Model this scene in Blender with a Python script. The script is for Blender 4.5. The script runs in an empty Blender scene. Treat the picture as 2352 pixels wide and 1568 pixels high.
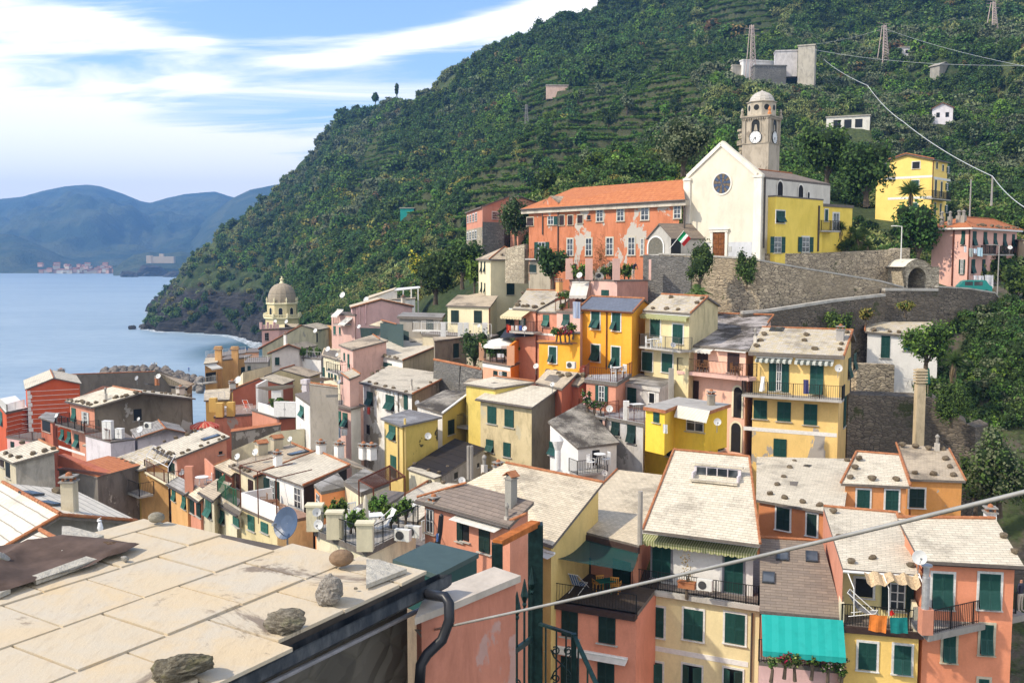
import bpy,math,random
import numpy as np
from mathutils import Vector as V3,Matrix
R=math.radians
SC=bpy.context.scene
COL=SC.collection
random.seed(7)
rng=np.random.default_rng(11)
# ---------------------------------------------------------------- camera, light, exposure
F=35./36.*2352.
PITCH=math.atan(199./F)
CZ=45.
cam=bpy.data.cameras.new('camera')
cam.lens=35.;cam.sensor_width=36.;cam.clip_start=.1;cam.clip_end=60000
camo=bpy.data.objects.new('camera',cam);COL.objects.link(camo)
camo.location=(0,0,CZ);camo.rotation_euler=(math.pi/2-PITCH,0,0)
SC.camera=camo
SC.view_settings.view_transform='Standard';SC.view_settings.look='None'
SC.view_settings.exposure=.62;SC.view_settings.gamma=1.
SC.cycles.use_denoising=True
SC.cycles.max_bounces=5;SC.cycles.diffuse_bounces=3;SC.cycles.glossy_bounces=2
SC.cycles.transmission_bounces=3;SC.cycles.transparent_max_bounces=6;SC.cycles.volume_bounces=0
SC.cycles.sample_clamp_indirect=6.
SUN_EL,SUN_DIR=R(43),V3((-.95,-.31,0)).normalized()
sv=V3((SUN_DIR.x*math.cos(SUN_EL),SUN_DIR.y*math.cos(SUN_EL),math.sin(SUN_EL)))
sun=bpy.data.lights.new('sun','SUN');sun.energy=3.3;sun.angle=R(1.2);sun.color=(1.,.89,.72)
suno=bpy.data.objects.new('sun',sun);COL.objects.link(suno)
suno.rotation_euler=sv.to_track_quat('Z','Y').to_euler();suno.location=(-60,-10,90)
W=bpy.data.worlds.new('World');SC.world=W;W.use_nodes=True
def NT(nt):
 nt.nodes.clear()
 def n(t,**kw):
  x=nt.nodes.new(t)
  for k,v in kw.items():
   if k in x.inputs and not hasattr(x,k):x.inputs[k].default_value=v
   else:setattr(x,k,v)
  return x
 return n,nt.links.new
def build_world():
 n,L=NT(W.node_tree)
 out=n('ShaderNodeOutputWorld');bg=n('ShaderNodeBackground')
 sky=n('ShaderNodeTexSky');sky.sky_type='NISHITA';sky.sun_disc=False
 sky.sun_elevation=SUN_EL;sky.sun_rotation=math.atan2(SUN_DIR.x,SUN_DIR.y)
 sky.air_density=1.;sky.dust_density=.8;sky.ozone_density=1.6;sky.altitude=50
 tc=n('ShaderNodeTexCoord');sep=n('ShaderNodeSeparateXYZ');L(tc.outputs['Generated'],sep.inputs[0])
 zc=n('ShaderNodeMath',operation='MAXIMUM');L(sep.outputs['Z'],zc.inputs[0]);zc.inputs[1].default_value=.0
 za=n('ShaderNodeMath',operation='ADD');L(zc.outputs[0],za.inputs[0]);za.inputs[1].default_value=.16
 dv=n('ShaderNodeVectorMath',operation='DIVIDE');L(tc.outputs['Generated'],dv.inputs[0])
 cmb=n('ShaderNodeCombineXYZ');
 for i in range(3):L(za.outputs[0],cmb.inputs[i])
 L(cmb.outputs[0],dv.inputs[1])
 def mapping(loc,rot,scl):
  m=n('ShaderNodeMapping');L(dv.outputs[0],m.inputs['Vector'])
  m.inputs['Location'].default_value=loc;m.inputs['Rotation'].default_value=rot;m.inputs['Scale'].default_value=scl
  return m
 m1=mapping((.3,1.7,0),(0,0,R(28)),(.8,2.6,0))
 nz=n('ShaderNodeTexNoise');L(m1.outputs[0],nz.inputs['Vector']);nz.inputs['Scale'].default_value=1.5
 nz.inputs['Detail'].default_value=9;nz.inputs['Roughness'].default_value=.62;nz.inputs['Distortion'].default_value=.5
 # cloud banks and one added fill cloud: soft ellipses in sky directions, broken up by the noise
 def blob(u,v,su,sv_,rot,amp):
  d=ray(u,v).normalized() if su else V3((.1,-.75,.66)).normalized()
  if not su:su,sv_,amp=2600,1500,1.3  # unseen cloud added behind and above the camera as white fill light
  rt=V3((d.y,-d.x,0)).normalized();up=rt.cross(d).normalized()
  a=R(rot);e1=rt*math.cos(a)+up*math.sin(a);e2=-rt*math.sin(a)+up*math.cos(a)
  outs=[]
  for e,s in((e1,su),(e2,sv_)):
   dt=n('ShaderNodeVectorMath',operation='DOT_PRODUCT');L(tc.outputs['Generated'],dt.inputs[0]);dt.inputs[1].default_value=e
   sb=n('ShaderNodeMath',operation='SUBTRACT');L(dt.outputs['Value'],sb.inputs[0]);sb.inputs[1].default_value=d.dot(e)
   ml=n('ShaderNodeMath',operation='DIVIDE');L(sb.outputs[0],ml.inputs[0]);ml.inputs[1].default_value=s/F
   sq=n('ShaderNodeMath',operation='MULTIPLY');L(ml.outputs[0],sq.inputs[0]);L(ml.outputs[0],sq.inputs[1]);outs.append(sq)
  ad=n('ShaderNodeMath',operation='ADD');L(outs[0].outputs[0],ad.inputs[0]);L(outs[1].outputs[0],ad.inputs[1])
  ng=n('ShaderNodeMath',operation='MULTIPLY');L(ad.outputs[0],ng.inputs[0]);ng.inputs[1].default_value=-1
  ex=n('ShaderNodeMath',operation='EXPONENT');L(ng.outputs[0],ex.inputs[0])
  am=n('ShaderNodeMath',operation='MULTIPLY');L(ex.outputs[0],am.inputs[0]);am.inputs[1].default_value=amp
  return am
 cur=None
 for b in CLOUDS_AND_FILL:
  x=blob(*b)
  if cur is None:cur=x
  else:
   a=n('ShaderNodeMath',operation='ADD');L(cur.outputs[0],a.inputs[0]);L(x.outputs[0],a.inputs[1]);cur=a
 nm=n('ShaderNodeMath',operation='MULTIPLY_ADD');L(nz.outputs['Fac'],nm.inputs[0]);nm.inputs[1].default_value=2.8;nm.inputs[2].default_value=-1.66
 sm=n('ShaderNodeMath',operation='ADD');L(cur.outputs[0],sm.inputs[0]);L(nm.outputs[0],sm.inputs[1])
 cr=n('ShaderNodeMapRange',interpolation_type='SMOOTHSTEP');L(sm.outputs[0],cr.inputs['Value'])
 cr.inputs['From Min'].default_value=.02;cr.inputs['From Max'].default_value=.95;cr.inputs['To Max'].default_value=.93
 mix=n('ShaderNodeMix',data_type='RGBA');L(cr.outputs[0],mix.inputs['Factor'])
 # bluer zenith, as the photograph's sky
 tint=n('ShaderNodeMix',data_type='RGBA',blend_type='MULTIPLY');tint.inputs['Factor'].default_value=1.
 L(sky.outputs[0],tint.inputs['A']);tint.inputs['B'].default_value=(.90,.97,1.08,1)
 L(tint.outputs['Result'],mix.inputs['A']);mix.inputs['B'].default_value=CLOUD_COL
 L(mix.outputs['Result'],bg.inputs['Color']);bg.inputs['Strength'].default_value=.15
 L(bg.outputs[0],out.inputs[0])
 # ---------------------------------------------------------------- pixel -> world
def ray(u,v):
 x=(u-1176.)/F;y=-(v-784.)/F
 return V3((x,math.cos(PITCH)+y*math.sin(PITCH),-math.sin(PITCH)+y*math.cos(PITCH)))
def at(u,v,d):
 r=ray(u,v);return V3((0,0,CZ))+r*(d/r.y)
def atz(u,v,z):
 r=ray(u,v);return V3((0,0,CZ))+r*((z-CZ)/r.z)
ZT={1:(0,764.4,.2625),2:(411.6,617.4,.2625),3:(999.6,617.4,.2625),4:(1470,617.4,.2625),5:(999.6,352.8,.2625),6:(1528.8,294,.2625),7:(1881.6,294,.2625),8:(1881.6,646.8,.2625),9:(411.6,940.8,.2625),10:(882,999.6,.2625),11:(1176,1176,.2501),12:(1764,1176,.2501),13:(0,1117.2,.2877),14:(588,1156.6,.3),15:(1646.4,58.8,.2625),16:(0,382.2,.3),17:(1705.2,970.2,.2625),18:(646.8,823.2,.275625),19:(588,176.4,.525),0:(0,0,1.)}
ZC=[0]
def Zm(k):ZC[0]=k
def uv(p):
 a,b,s=ZT[ZC[0]];return a+p[0]*s,b+p[1]*s
CLOUDS_AND_FILL=[(1340,10,170,45,12,1.2),(1050,75,260,26,12,1.05),(720,142,140,16,3,.95),(430,95,60,10,5,.55),(180,45,200,28,-8,.5),(440,190,80,13,3,.75),(250,200,50,9,0,.6),(330,345,420,55,-8,.75),(60,400,760,120,0,1.),(-420,250,620,500,0,.75),(0,0,0,0,0,0)]  # last entry stands for the added fill cloud, out of view
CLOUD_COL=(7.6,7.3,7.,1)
build_world()
# ---------------------------------------------------------------- materials
MATS={}
def mat(key,fn,*a,**k):
 if key not in MATS:
  m=bpy.data.materials.new(key);m.use_nodes=True
  n,L=NT(m.node_tree)
  out=n('ShaderNodeOutputMaterial');bs=n('ShaderNodeBsdfPrincipled')
  L(bs.outputs[0],out.inputs[0]);bs.inputs['Specular IOR Level'].default_value=.25
  fn(m,n,L,bs,out,*a,**k);MATS[key]=m
 return MATS[key]
def c4(c):return(c[0],c[1],c[2],1)
def hx(s):
 s=s.lstrip('#');r=[int(s[i:i+2],16)/255 for i in(0,2,4)]
 return tuple(((x/12.92) if x<=.04045 else((x+.055)/1.055)**2.4) for x in r)
def noise(n,L,vec,scale,detail=4,rough=.55,dist=0):
 x=n('ShaderNodeTexNoise');L(vec,x.inputs['Vector']);x.inputs['Scale'].default_value=scale
 x.inputs['Detail'].default_value=detail;x.inputs['Roughness'].default_value=rough;x.inputs['Distortion'].default_value=dist
 return x
def mrg(n,L,src,a,b,c=0.,d=1.,smooth=True):
 x=n('ShaderNodeMapRange');x.interpolation_type='SMOOTHSTEP' if smooth else 'LINEAR'
 L(src,x.inputs['Value']);x.inputs['From Min'].default_value=a;x.inputs['From Max'].default_value=b
 x.inputs['To Min'].default_value=c;x.inputs['To Max'].default_value=d;return x
def mixc(n,L,fac,a,b,bt='MIX'):
 x=n('ShaderNodeMix',data_type='RGBA',blend_type=bt)
 for k,s in(('Factor',fac),('A',a),('B',b)):
  if isinstance(s,(int,float)):x.inputs[k].default_value=s
  elif isinstance(s,tuple):x.inputs[k].default_value=c4(s)
  else:L(s,x.inputs[k])
 return x.outputs['Result']
def vmap(n,L,vec,scale=(1,1,1),loc=(0,0,0),rot=(0,0,0)):
 m=n('ShaderNodeMapping');L(vec,m.inputs['Vector']);m.inputs['Scale'].default_value=scale
 m.inputs['Location'].default_value=loc;m.inputs['Rotation'].default_value=rot;return m.outputs[0]
def bump(n,L,bs,h,strength,dist=.05):
 b=n('ShaderNodeBump');b.inputs['Strength'].default_value=strength;b.inputs['Distance'].default_value=dist
 L(h,b.inputs['Height']);L(b.outputs[0],bs.inputs['Normal'])
def mth(n,L,op,a,b):
 x=n('ShaderNodeMath',operation=op)
 for i,s in enumerate((a,b)):
  if isinstance(s,(int,float)):x.inputs[i].default_value=s
  else:L(s,x.inputs[i])
 return x.outputs[0]
def f_plaster(m,n,L,bs,out,col,stain=.35,peel=0.,pcol=(.45,.42,.37),seed=0.):
 tc=n('ShaderNodeTexCoord');v=vmap(n,L,tc.outputs['Object'],loc=(seed*3.1,seed*7.7,seed))
 a=noise(n,L,v,.45,5,.6);b=noise(n,L,vmap(n,L,v,(1.1,1.1,.4)),1.1,7,.72,.4);f=noise(n,L,v,9,3,.6)
 dark=tuple(x*.62 for x in col);lite=tuple(min(1,x*1.12+.02) for x in col)
 c=mixc(n,L,mrg(n,L,a.outputs['Fac'],.3,.72).outputs[0],col,lite)
 st=mrg(n,L,b.outputs['Fac'],.45,.66,0,min(1,stain*1.5));c=mixc(n,L,st.outputs[0],c,tuple(x*.72 for x in col))
 c=mixc(n,L,mrg(n,L,f.outputs['Fac'],.3,.7,0,.16).outputs[0],c,dark)
 if peel:
  p=noise(n,L,vmap(n,L,v,(1,1,.75),loc=(4,2,9)),.42,7,.62,.3)
  pm=mrg(n,L,p.outputs['Fac'],.64-.16*peel,.655-.16*peel)
  pc=mixc(n,L,f.outputs['Fac'],tuple(x*.75 for x in pcol),pcol)
  c=mixc(n,L,pm.outputs[0],c,pc)
 L(c,bs.inputs['Base Color']);bs.inputs['Roughness'].default_value=.92
 bump(n,L,bs,f.outputs['Fac'],.25,.03)
def plst(col,stain=.35,peel=0.,pcol=(.45,.42,.37),seed=None):
 if isinstance(col,str):col=hx(col)
 s=seed if seed is not None else len(MATS)*.37
 k='plaster_%02d_%02d_%02d_%d_%d'%(col[0]*99,col[1]*99,col[2]*99,stain*100,peel*100)
 return mat(k,f_plaster,col,stain,peel,pcol,s)
def f_slate(m,n,L,bs,out,c1,c2,row=.26,wid=.42,stain=.3,scol=(.06,.05,.04),line=.014,var=.5):
 tc=n('ShaderNodeTexCoord');u=tc.outputs['UV']
 wv=noise(n,L,u,.8,3,.6)
 d=n('ShaderNodeVectorMath',operation='SCALE');L(wv.outputs['Color'],d.inputs[0]);d.inputs['Scale'].default_value=.10
 ad=n('ShaderNodeVectorMath',operation='ADD');L(u,ad.inputs[0]);L(d.outputs[0],ad.inputs[1])
 br=n('ShaderNodeTexBrick');L(ad.outputs[0],br.inputs['Vector']);br.offset=.5
 br.inputs['Scale'].default_value=1;br.inputs['Brick Width'].default_value=wid;br.inputs['Row Height'].default_value=row
 br.inputs['Mortar Size'].default_value=line;br.inputs['Mortar Smooth'].default_value=.4;br.inputs['Bias'].default_value=0
 br.inputs['Color1'].default_value=c4(c1);br.inputs['Color2'].default_value=c4(c2);br.inputs['Mortar'].default_value=c4(tuple(x*.5 for x in c1))
 # keep the joints along the slope faint: only rows read strongly
 sx=n('ShaderNodeSeparateXYZ');L(ad.outputs[0],sx.inputs[0])
 rw=mth(n,L,'FRACT',mth(n,L,'DIVIDE',sx.outputs['Y'],row),0)
 rl=mrg(n,L,rw,.84,.97,0,1)
 big=noise(n,L,u,.35,6,.65);med=noise(n,L,u,2.2,6,.7);fine=noise(n,L,u,11,4,.6)
 c=br.outputs['Color']
 c=mixc(n,L,mrg(n,L,med.outputs['Fac'],.35,.7,0,var).outputs[0],c,tuple(x*.62 for x in c1))
 sm=mth(n,L,'ADD',big.outputs['Fac'],mth(n,L,'MULTIPLY',fine.outputs['Fac'],.22))
 c=mixc(n,L,mrg(n,L,sm,.66-stain*.2,.78-stain*.12,0,min(1,stain*1.5)).outputs[0],c,scol)
 c=mixc(n,L,mrg(n,L,rl.outputs[0],0,1,0,.7).outputs[0],c,tuple(x*.2 for x in c1))  # dark line per row paints in the shadow under each overlap
 L(c,bs.inputs['Base Color']);bs.inputs['Roughness'].default_value=.8
 hgt=mth(n,L,'ADD',mth(n,L,'MULTIPLY',rw,-.6),mth(n,L,'MULTIPLY',fine.outputs['Fac'],.4))
 bump(n,L,bs,hgt,.5,.04)
def slate(kind='pale'):
 T={'pale':((.68,.61,.48),(.57,.505,.39),.215,.4,.24),'warm':((.70,.60,.44),(.58,.49,.35),.21,.38,.28),'tan':((.56,.46,.33),(.45,.37,.27),.21,.38,.4),'mottle':((.56,.51,.44),(.52,.42,.23),.20,.36,.3),'moss':((.40,.36,.30),(.27,.25,.21),.26,.4,.75),'old':((.45,.41,.36),(.36,.33,.29),.24,.38,.9),'lilac':((.52,.48,.46),(.42,.38,.37),.2,.4,.8),'blue':((.17,.19,.24),(.13,.15,.19),.25,.4,.1),'brown':((.24,.19,.155),(.19,.155,.13),.24,.5,.05),'grey':((.36,.34,.32),(.30,.29,.27),.26,.4,.35),'big':((.68,.62,.52),(.62,.57,.47),.55,.8,.12),'shingle':((.27,.215,.165),(.19,.155,.125),.22,.55,.04)}
 a=T[kind];return mat('slate_'+kind,f_slate,a[0],a[1],a[2],a[3],a[4])
def f_terra(m,n,L,bs,out,c1=(.40,.13,.05),c2=(.52,.20,.08),wave=True):
 tc=n('ShaderNodeTexCoord');u=tc.outputs['UV'];sx=n('ShaderNodeSeparateXYZ');L(u,sx.inputs[0])
 nz=noise(n,L,tc.outputs['Object'],2.3,5,.7);nf=noise(n,L,tc.outputs['Object'],9,3,.6)
 c=mixc(n,L,mrg(n,L,nz.outputs['Fac'],.3,.7).outputs[0],c1,c2)
 c=mixc(n,L,mrg(n,L,nf.outputs['Fac'],.55,.75,0,.6).outputs[0],c,tuple(x*.5 for x in c1))
 if wave:
  fx=mth(n,L,'PINGPONG',sx.outputs['X'],.13);fy=mth(n,L,'FRACT',mth(n,L,'DIVIDE',sx.outputs['Y'],.36),0)
  l1=mrg(n,L,fx,0,.035,.65,0);l2=mrg(n,L,fy,.85,1,0,.6)
  c=mixc(n,L,l1.outputs[0],c,tuple(x*.3 for x in c1));c=mixc(n,L,l2.outputs[0],c,tuple(x*.25 for x in c1))
  bump(n,L,bs,mth(n,L,'MULTIPLY',fx,4),.8,.06)
 L(c,bs.inputs['Base Color']);bs.inputs['Roughness'].default_value=.8
def terra():return mat('terracotta_tiles',f_terra)
def terrat():return mat('terracotta_trim',f_terra,(.29,.105,.045),(.42,.185,.085),False)
def f_plain(m,n,L,bs,out,col,rough=.6,metal=0.,var=.25,sc=6.):
 tc=n('ShaderNodeTexCoord');a=noise(n,L,tc.outputs['Object'],sc,4,.65)
 c=mixc(n,L,mrg(n,L,a.outputs['Fac'],.3,.72).outputs[0],tuple(x*(1-var) for x in col),tuple(min(1,x*(1+var*.4)) for x in col))
 L(c,bs.inputs['Base Color']);bs.inputs['Roughness'].default_value=rough;bs.inputs['Metallic'].default_value=metal
def plain(name,col,rough=.6,metal=0.,var=.25,sc=6.):
 if isinstance(col,str):col=hx(col)
 return mat(name,f_plain,col,rough,metal,var,sc)
def f_shutter(m,n,L,bs,out,col):
 tc=n('ShaderNodeTexCoord');sx=n('ShaderNodeSeparateXYZ');L(tc.outputs['UV'],sx.inputs[0])
 fy=mth(n,L,'FRACT',mth(n,L,'MULTIPLY',sx.outputs['Y'],16.),0)
 a=noise(n,L,tc.outputs['Object'],3,3,.6)
 oi=n('ShaderNodeObjectInfo')
 base=mixc(n,L,oi.outputs['Random'],tuple(x*.8 for x in col),tuple(x*1.25 for x in col))
 c=mixc(n,L,mrg(n,L,fy,.55,1,0,.6).outputs[0],base,tuple(x*.35 for x in col))
 c=mixc(n,L,mrg(n,L,a.outputs['Fac'],.4,.8,0,.5).outputs[0],c,tuple(x*1.5+.01 for x in col))
 L(c,bs.inputs['Base Color']);bs.inputs['Roughness'].default_value=.55;bump(n,L,bs,fy,.6,.02)
SHC={'green':(.012,.06,.05),'dark':(.009,.028,.024),'brown':(.035,.018,.016),'white':(.55,.57,.55),'teal':(.03,.11,.085)}
def shutm(c):return mat('shutter_'+c,f_shutter,SHC[c])
def f_glass(m,n,L,bs,out):
 tc=n('ShaderNodeTexCoord');a=noise(n,L,tc.outputs['Object'],.8,2,.5);oi=n('ShaderNodeObjectInfo')
 c=mixc(n,L,mrg(n,L,a.outputs['Fac'],.4,.6).outputs[0],(.02,.025,.03),(.10,.11,.12))
 L(c,bs.inputs['Base Color']);bs.inputs['Roughness'].default_value=.12;bs.inputs['Specular IOR Level'].default_value=.6
def glass():return mat('window_glass',f_glass)
def f_stone(m,n,L,bs,out,c1,c2,dark,scale=2.2,flat=3.,veg=0.):
 tc=n('ShaderNodeTexCoord');v=tc.outputs['Object']
 ds=noise(n,L,v,1.3,3,.6);dd=n('ShaderNodeVectorMath',operation='SCALE');L(ds.outputs['Color'],dd.inputs[0]);dd.inputs['Scale'].default_value=.35
 ad=n('ShaderNodeVectorMath',operation='ADD');L(v,ad.inputs[0]);L(dd.outputs[0],ad.inputs[1])
 mp=vmap(n,L,ad.outputs[0],(scale,scale,scale*flat))
 vo=n('ShaderNodeTexVoronoi');L(mp,vo.inputs['Vector']);vo.inputs['Scale'].default_value=1
 ve=n('ShaderNodeTexVoronoi');ve.feature='DISTANCE_TO_EDGE';L(mp,ve.inputs['Vector']);ve.inputs['Scale'].default_value=1
 sep=n('ShaderNodeSeparateColor');L(vo.outputs['Color'],sep.inputs[0])
 big=noise(n,L,v,.16,5,.6);med=noise(n,L,v,1.1,5,.65)
 c=mixc(n,L,sep.outputs[0],c1,c2)
 c=mixc(n,L,mrg(n,L,sep.outputs[1],.6,1.,0,.7).outputs[0],c,tuple(x*.45 for x in c1))
 c=mixc(n,L,mrg(n,L,ve.outputs['Distance'],0.,.10,1,0).outputs[0],c,dark)
 c=mixc(n,L,mrg(n,L,big.outputs['Fac'],.42,.62,0,.65).outputs[0],c,tuple(x*.45 for x in c1))
 c=mixc(n,L,mrg(n,L,med.outputs['Fac'],.5,.75,0,.5).outputs[0],c,tuple(x*.5 for x in c2))
 if veg:
  g=noise(n,L,v,.5,6,.7);c=mixc(n,L,mrg(n,L,g.outputs['Fac'],.62-veg*.2,.68-veg*.15,0,.9).outputs[0],c,(.05,.06,.02))
 L(c,bs.inputs['Base Color']);bs.inputs['Roughness'].default_value=.95
 bump(n,L,bs,mth(n,L,'MINIMUM',ve.outputs['Distance'],.25),.9,.12)
def stone(k='wall'):
 T={'wall':((.60,.49,.34),(.34,.28,.20),(.08,.065,.05),1.9,2.6,.08),'pale':((.56,.49,.36),(.40,.34,.25),(.16,.13,.10),2.,2.2,0),'dark':((.24,.20,.155),(.14,.12,.095),(.04,.035,.03),1.9,2.4,.2),'grey':((.26,.25,.23),(.18,.175,.165),(.08,.075,.07),2.4,2.4,0),'near':((.085,.08,.068),(.055,.052,.045),(.10,.095,.075),3.2,1.4,0)}
 a=T[k];return mat('stone_'+k,f_stone,a[0],a[1],a[2],a[3],a[4],a[5])
def f_leaf(m,n,L,bs,out,c1,c2,tr=.25):
 tc=n('ShaderNodeTexCoord');geo=n('ShaderNodeNewGeometry');oi=n('ShaderNodeObjectInfo')
 a=noise(n,L,tc.outputs['Object'],1.1,3,.6)
 c=mixc(n,L,geo.outputs['Random Per Island'],c1,c2)
 c=mixc(n,L,mrg(n,L,a.outputs['Fac'],.35,.7).outputs[0],c,tuple(x*.6 for x in c1))
 hs=n('ShaderNodeHueSaturation');L(c,hs.inputs['Color'])
 L(mrg(n,L,oi.outputs['Random'],0,1,.475,.515,False).outputs[0],hs.inputs['Hue']);L(mrg(n,L,oi.outputs['Random'],0,1,.66,1.12,False).outputs[0],hs.inputs['Value'])
 L(hs.outputs[0],bs.inputs['Base Color']);bs.inputs['Roughness'].default_value=.7
 t=n('ShaderNodeBsdfTranslucent');L(hs.outputs[0],t.inputs['Color']);mx=n('ShaderNodeMixShader');mx.inputs[0].default_value=tr
 L(bs.outputs[0],mx.inputs[1]);L(t.outputs[0],mx.inputs[2]);L(mx.outputs[0],out.inputs[0])
LEAF={'dark':((.043,.101,.024),(.080,.155,.036)),'mid':((.080,.169,.031),(.145,.243,.048)),'bright':((.145,.284,.036),(.246,.392,.060)),'olive':((.167,.203,.102),(.246,.284,.144)),'yellow':((.290,.284,.054),(.435,.378,.084)),'gold':((.700,.634,.060),(.700,.700,.072)),'cane':((.290,.351,.108),(.420,.446,.156)),'dry':((.348,.230,.096),(.246,.176,.072)),'rust':((.246,.149,.060),(.174,.149,.054)),'vine':((.102,.216,.026),(.189,.297,.042)),'palm':((.087,.176,.042),(.160,.257,.072)),'straw':((.45,.36,.20),(.33,.26,.14)),'red':((.6,.03,.02),(.65,.06,.04)),'pinkf':((.65,.30,.32),(.7,.58,.56))}
def leafm(k):return mat('foliage_'+k,f_leaf,*LEAF[k])
# ---------------------------------------------------------------- mesh building
class MB:
 def __init__(s):s.v=[];s.f=[];s.m=[]
 def add(s,vs,fs,m=0):
  o=len(s.v);s.v+=[tuple(x) for x in vs];s.f+=[tuple(i+o for i in f) for f in fs];s.m+=[m]*len(fs);return s
 def box(s,x0,x1,y0,y1,z0,z1,m=0):
  return s.add([(x0,y0,z0),(x1,y0,z0),(x1,y1,z0),(x0,y1,z0),(x0,y0,z1),(x1,y0,z1),(x1,y1,z1),(x0,y1,z1)],[(0,3,2,1),(4,5,6,7),(0,1,5,4),(1,2,6,5),(2,3,7,6),(3,0,4,7)],m)
 def obox(s,p,q,w,h,m=0,up=(0,0,1)):
 # bar from p to q, w across, h along up
  p=V3(p);q=V3(q);d=(q-p).normalized();up=V3(up)
  sd=d.cross(up)
  if sd.length<1e-4:sd=d.cross(V3((0,1,0)))
  sd.normalize();u2=sd.cross(d).normalized();sd*=w/2;u2*=h/2
  vs=[p-sd-u2,p+sd-u2,p+sd+u2,p-sd+u2,q-sd-u2,q+sd-u2,q+sd+u2,q-sd+u2]
  return s.add(vs,[(0,1,2,3),(7,6,5,4),(0,4,5,1),(1,5,6,2),(2,6,7,3),(3,7,4,0)],m)
 def slab(s,pts,th,m=0,m2=None):
 # polygon given by its top points, thickened downwards
  n=len(pts);t=[V3(p) for p in pts];nr=(t[1]-t[0]).cross(t[2]-t[0])
  if nr.z<0:t.reverse()
  b=[p-V3((0,0,th)) for p in t]
  s.add(t,[tuple(range(n))],m);s.add(b,[tuple(reversed(range(n)))],m if m2 is None else m2)
  for i in range(n):
   j=(i+1)%n;s.add([t[i],b[i],b[j],t[j]],[(0,1,2,3)],m if m2 is None else m2)
  return s
 def tube(s,pts,r,n=6,m=0,cap=True):
  pts=[V3(p) for p in pts];rr=r if isinstance(r,(list,tuple)) else[r]*len(pts)
  vs=[];fs=[];k=len(pts);pa=None
  for i,p in enumerate(pts):
   d=(pts[min(i+1,k-1)]-pts[max(i-1,0)]).normalized()
   if pa is None:
    a=d.cross(V3((0,0,1)))
    if a.length<.05:a=d.cross(V3((0,1,0)))
   else:a=pa-d*pa.dot(d)
   a.normalize();pa=a;b=d.cross(a)
   for j in range(n):
    t=2*math.pi*j/n;vs.append(p+(a*math.cos(t)+b*math.sin(t))*rr[i])
  for i in range(k-1):
   for j in range(n):
    j2=(j+1)%n;fs.append((i*n+j,i*n+j2,(i+1)*n+j2,(i+1)*n+j))
  if cap:fs.append(tuple(reversed(range(n))));fs.append(tuple((k-1)*n+j for j in range(n)))
  return s.add(vs,fs,m)
 def lathe(s,prof,n=16,c=(0,0,0),m=0,ang=0.):
  vs=[];fs=[];k=len(prof)
  for r,z in prof:
   for j in range(n):
    t=2*math.pi*j/n+ang;vs.append((c[0]+r*math.cos(t),c[1]+r*math.sin(t),c[2]+z))
  for i in range(k-1):
   for j in range(n):
    j2=(j+1)%n;fs.append((i*n+j,i*n+j2,(i+1)*n+j2,(i+1)*n+j))
  fs.append(tuple(reversed(range(n))));fs.append(tuple((k-1)*n+j for j in range(n)))
  return s.add(vs,fs,m)
 def walls(s,poly,z0,m=0):
 # vertical walls down from a closed line of 3D points to z0
  n=len(poly)
  for i in range(n):
   a,b=poly[i],poly[(i+1)%n]
   s.add([a,(a[0],a[1],z0),(b[0],b[1],z0),b],[(0,1,2,3)],m)
  return s
 def mesh(s,name,mats,M=None,smooth=False):
  V=np.array(s.v,dtype=np.float64)
  if M is not None:
   Mi=np.array(M.inverted());V=V@Mi[:3,:3].T+Mi[:3,3]
  me=bpy.data.meshes.new(name);me.from_pydata(V.tolist(),[],s.f)
  for x in(mats if isinstance(mats,(list,tuple)) else[mats]):me.materials.append(x)
  if max(s.m,default=0)>0:me.polygons.foreach_set('material_index',s.m)
  setuv(me)
  if smooth:me.polygons.foreach_set('use_smooth',[True]*len(me.polygons))
  me.update();return me
 def build(s,name,mats,parent=None,smooth=False,loc=None,**props):
  M=WM[parent.name] if parent is not None else(Matrix.Translation(loc) if loc is not None else None)
  me=s.mesh(name,mats,M,smooth)
  o=bpy.data.objects.new(name,me);COL.objects.link(o)
  if parent is not None:o.parent=parent
  elif loc is not None:o.matrix_world=M
  WM[o.name]=M.copy() if M is not None else Matrix.Identity(4)
  tag(o,**props);return o
WM={}
def setuv(me):
 nl=len(me.loops)
 if nl==0:return
 co=np.empty(len(me.vertices)*3);me.vertices.foreach_get('co',co);co=co.reshape(-1,3)
 vi=np.empty(nl,dtype=np.int32);me.loops.foreach_get('vertex_index',vi)
 nf=len(me.polygons);nr=np.empty(nf*3);me.polygons.foreach_get('normal',nr);nr=nr.reshape(-1,3)
 tot=np.empty(nf,dtype=np.int32);me.polygons.foreach_get('loop_total',tot)
 fi=np.repeat(np.arange(nf),tot)
 t=np.stack([-nr[:,1],nr[:,0],np.zeros(nf)],1);l=np.linalg.norm(t,axis=1);flat=l<.05
 t[flat]=(1,0,0);l[flat]=1;t/=l[:,None];b=np.cross(nr,t)
 P=co[vi];UV=np.stack([(P*t[fi]).sum(1),(P*b[fi]).sum(1)],1)
 lay=me.uv_layers.new(name='UVMap');lay.data.foreach_set('uv',UV.ravel().astype(np.float32))
def tag(o,label=None,cat=None,group=None,kind=None,**k):
 if label:o['label']=label
 if cat:o['category']=cat
 if group:o['group']=group
 if kind:o['kind']=kind
 return o
def empty(name,loc,rz=0,**props):
 o=bpy.data.objects.new(name,None);o.empty_display_size=.2;COL.objects.link(o)
 M=Matrix.Translation(loc)@Matrix.Rotation(rz,4,'Z');o.matrix_world=M;WM[o.name]=M
 return tag(o,**props)
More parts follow.
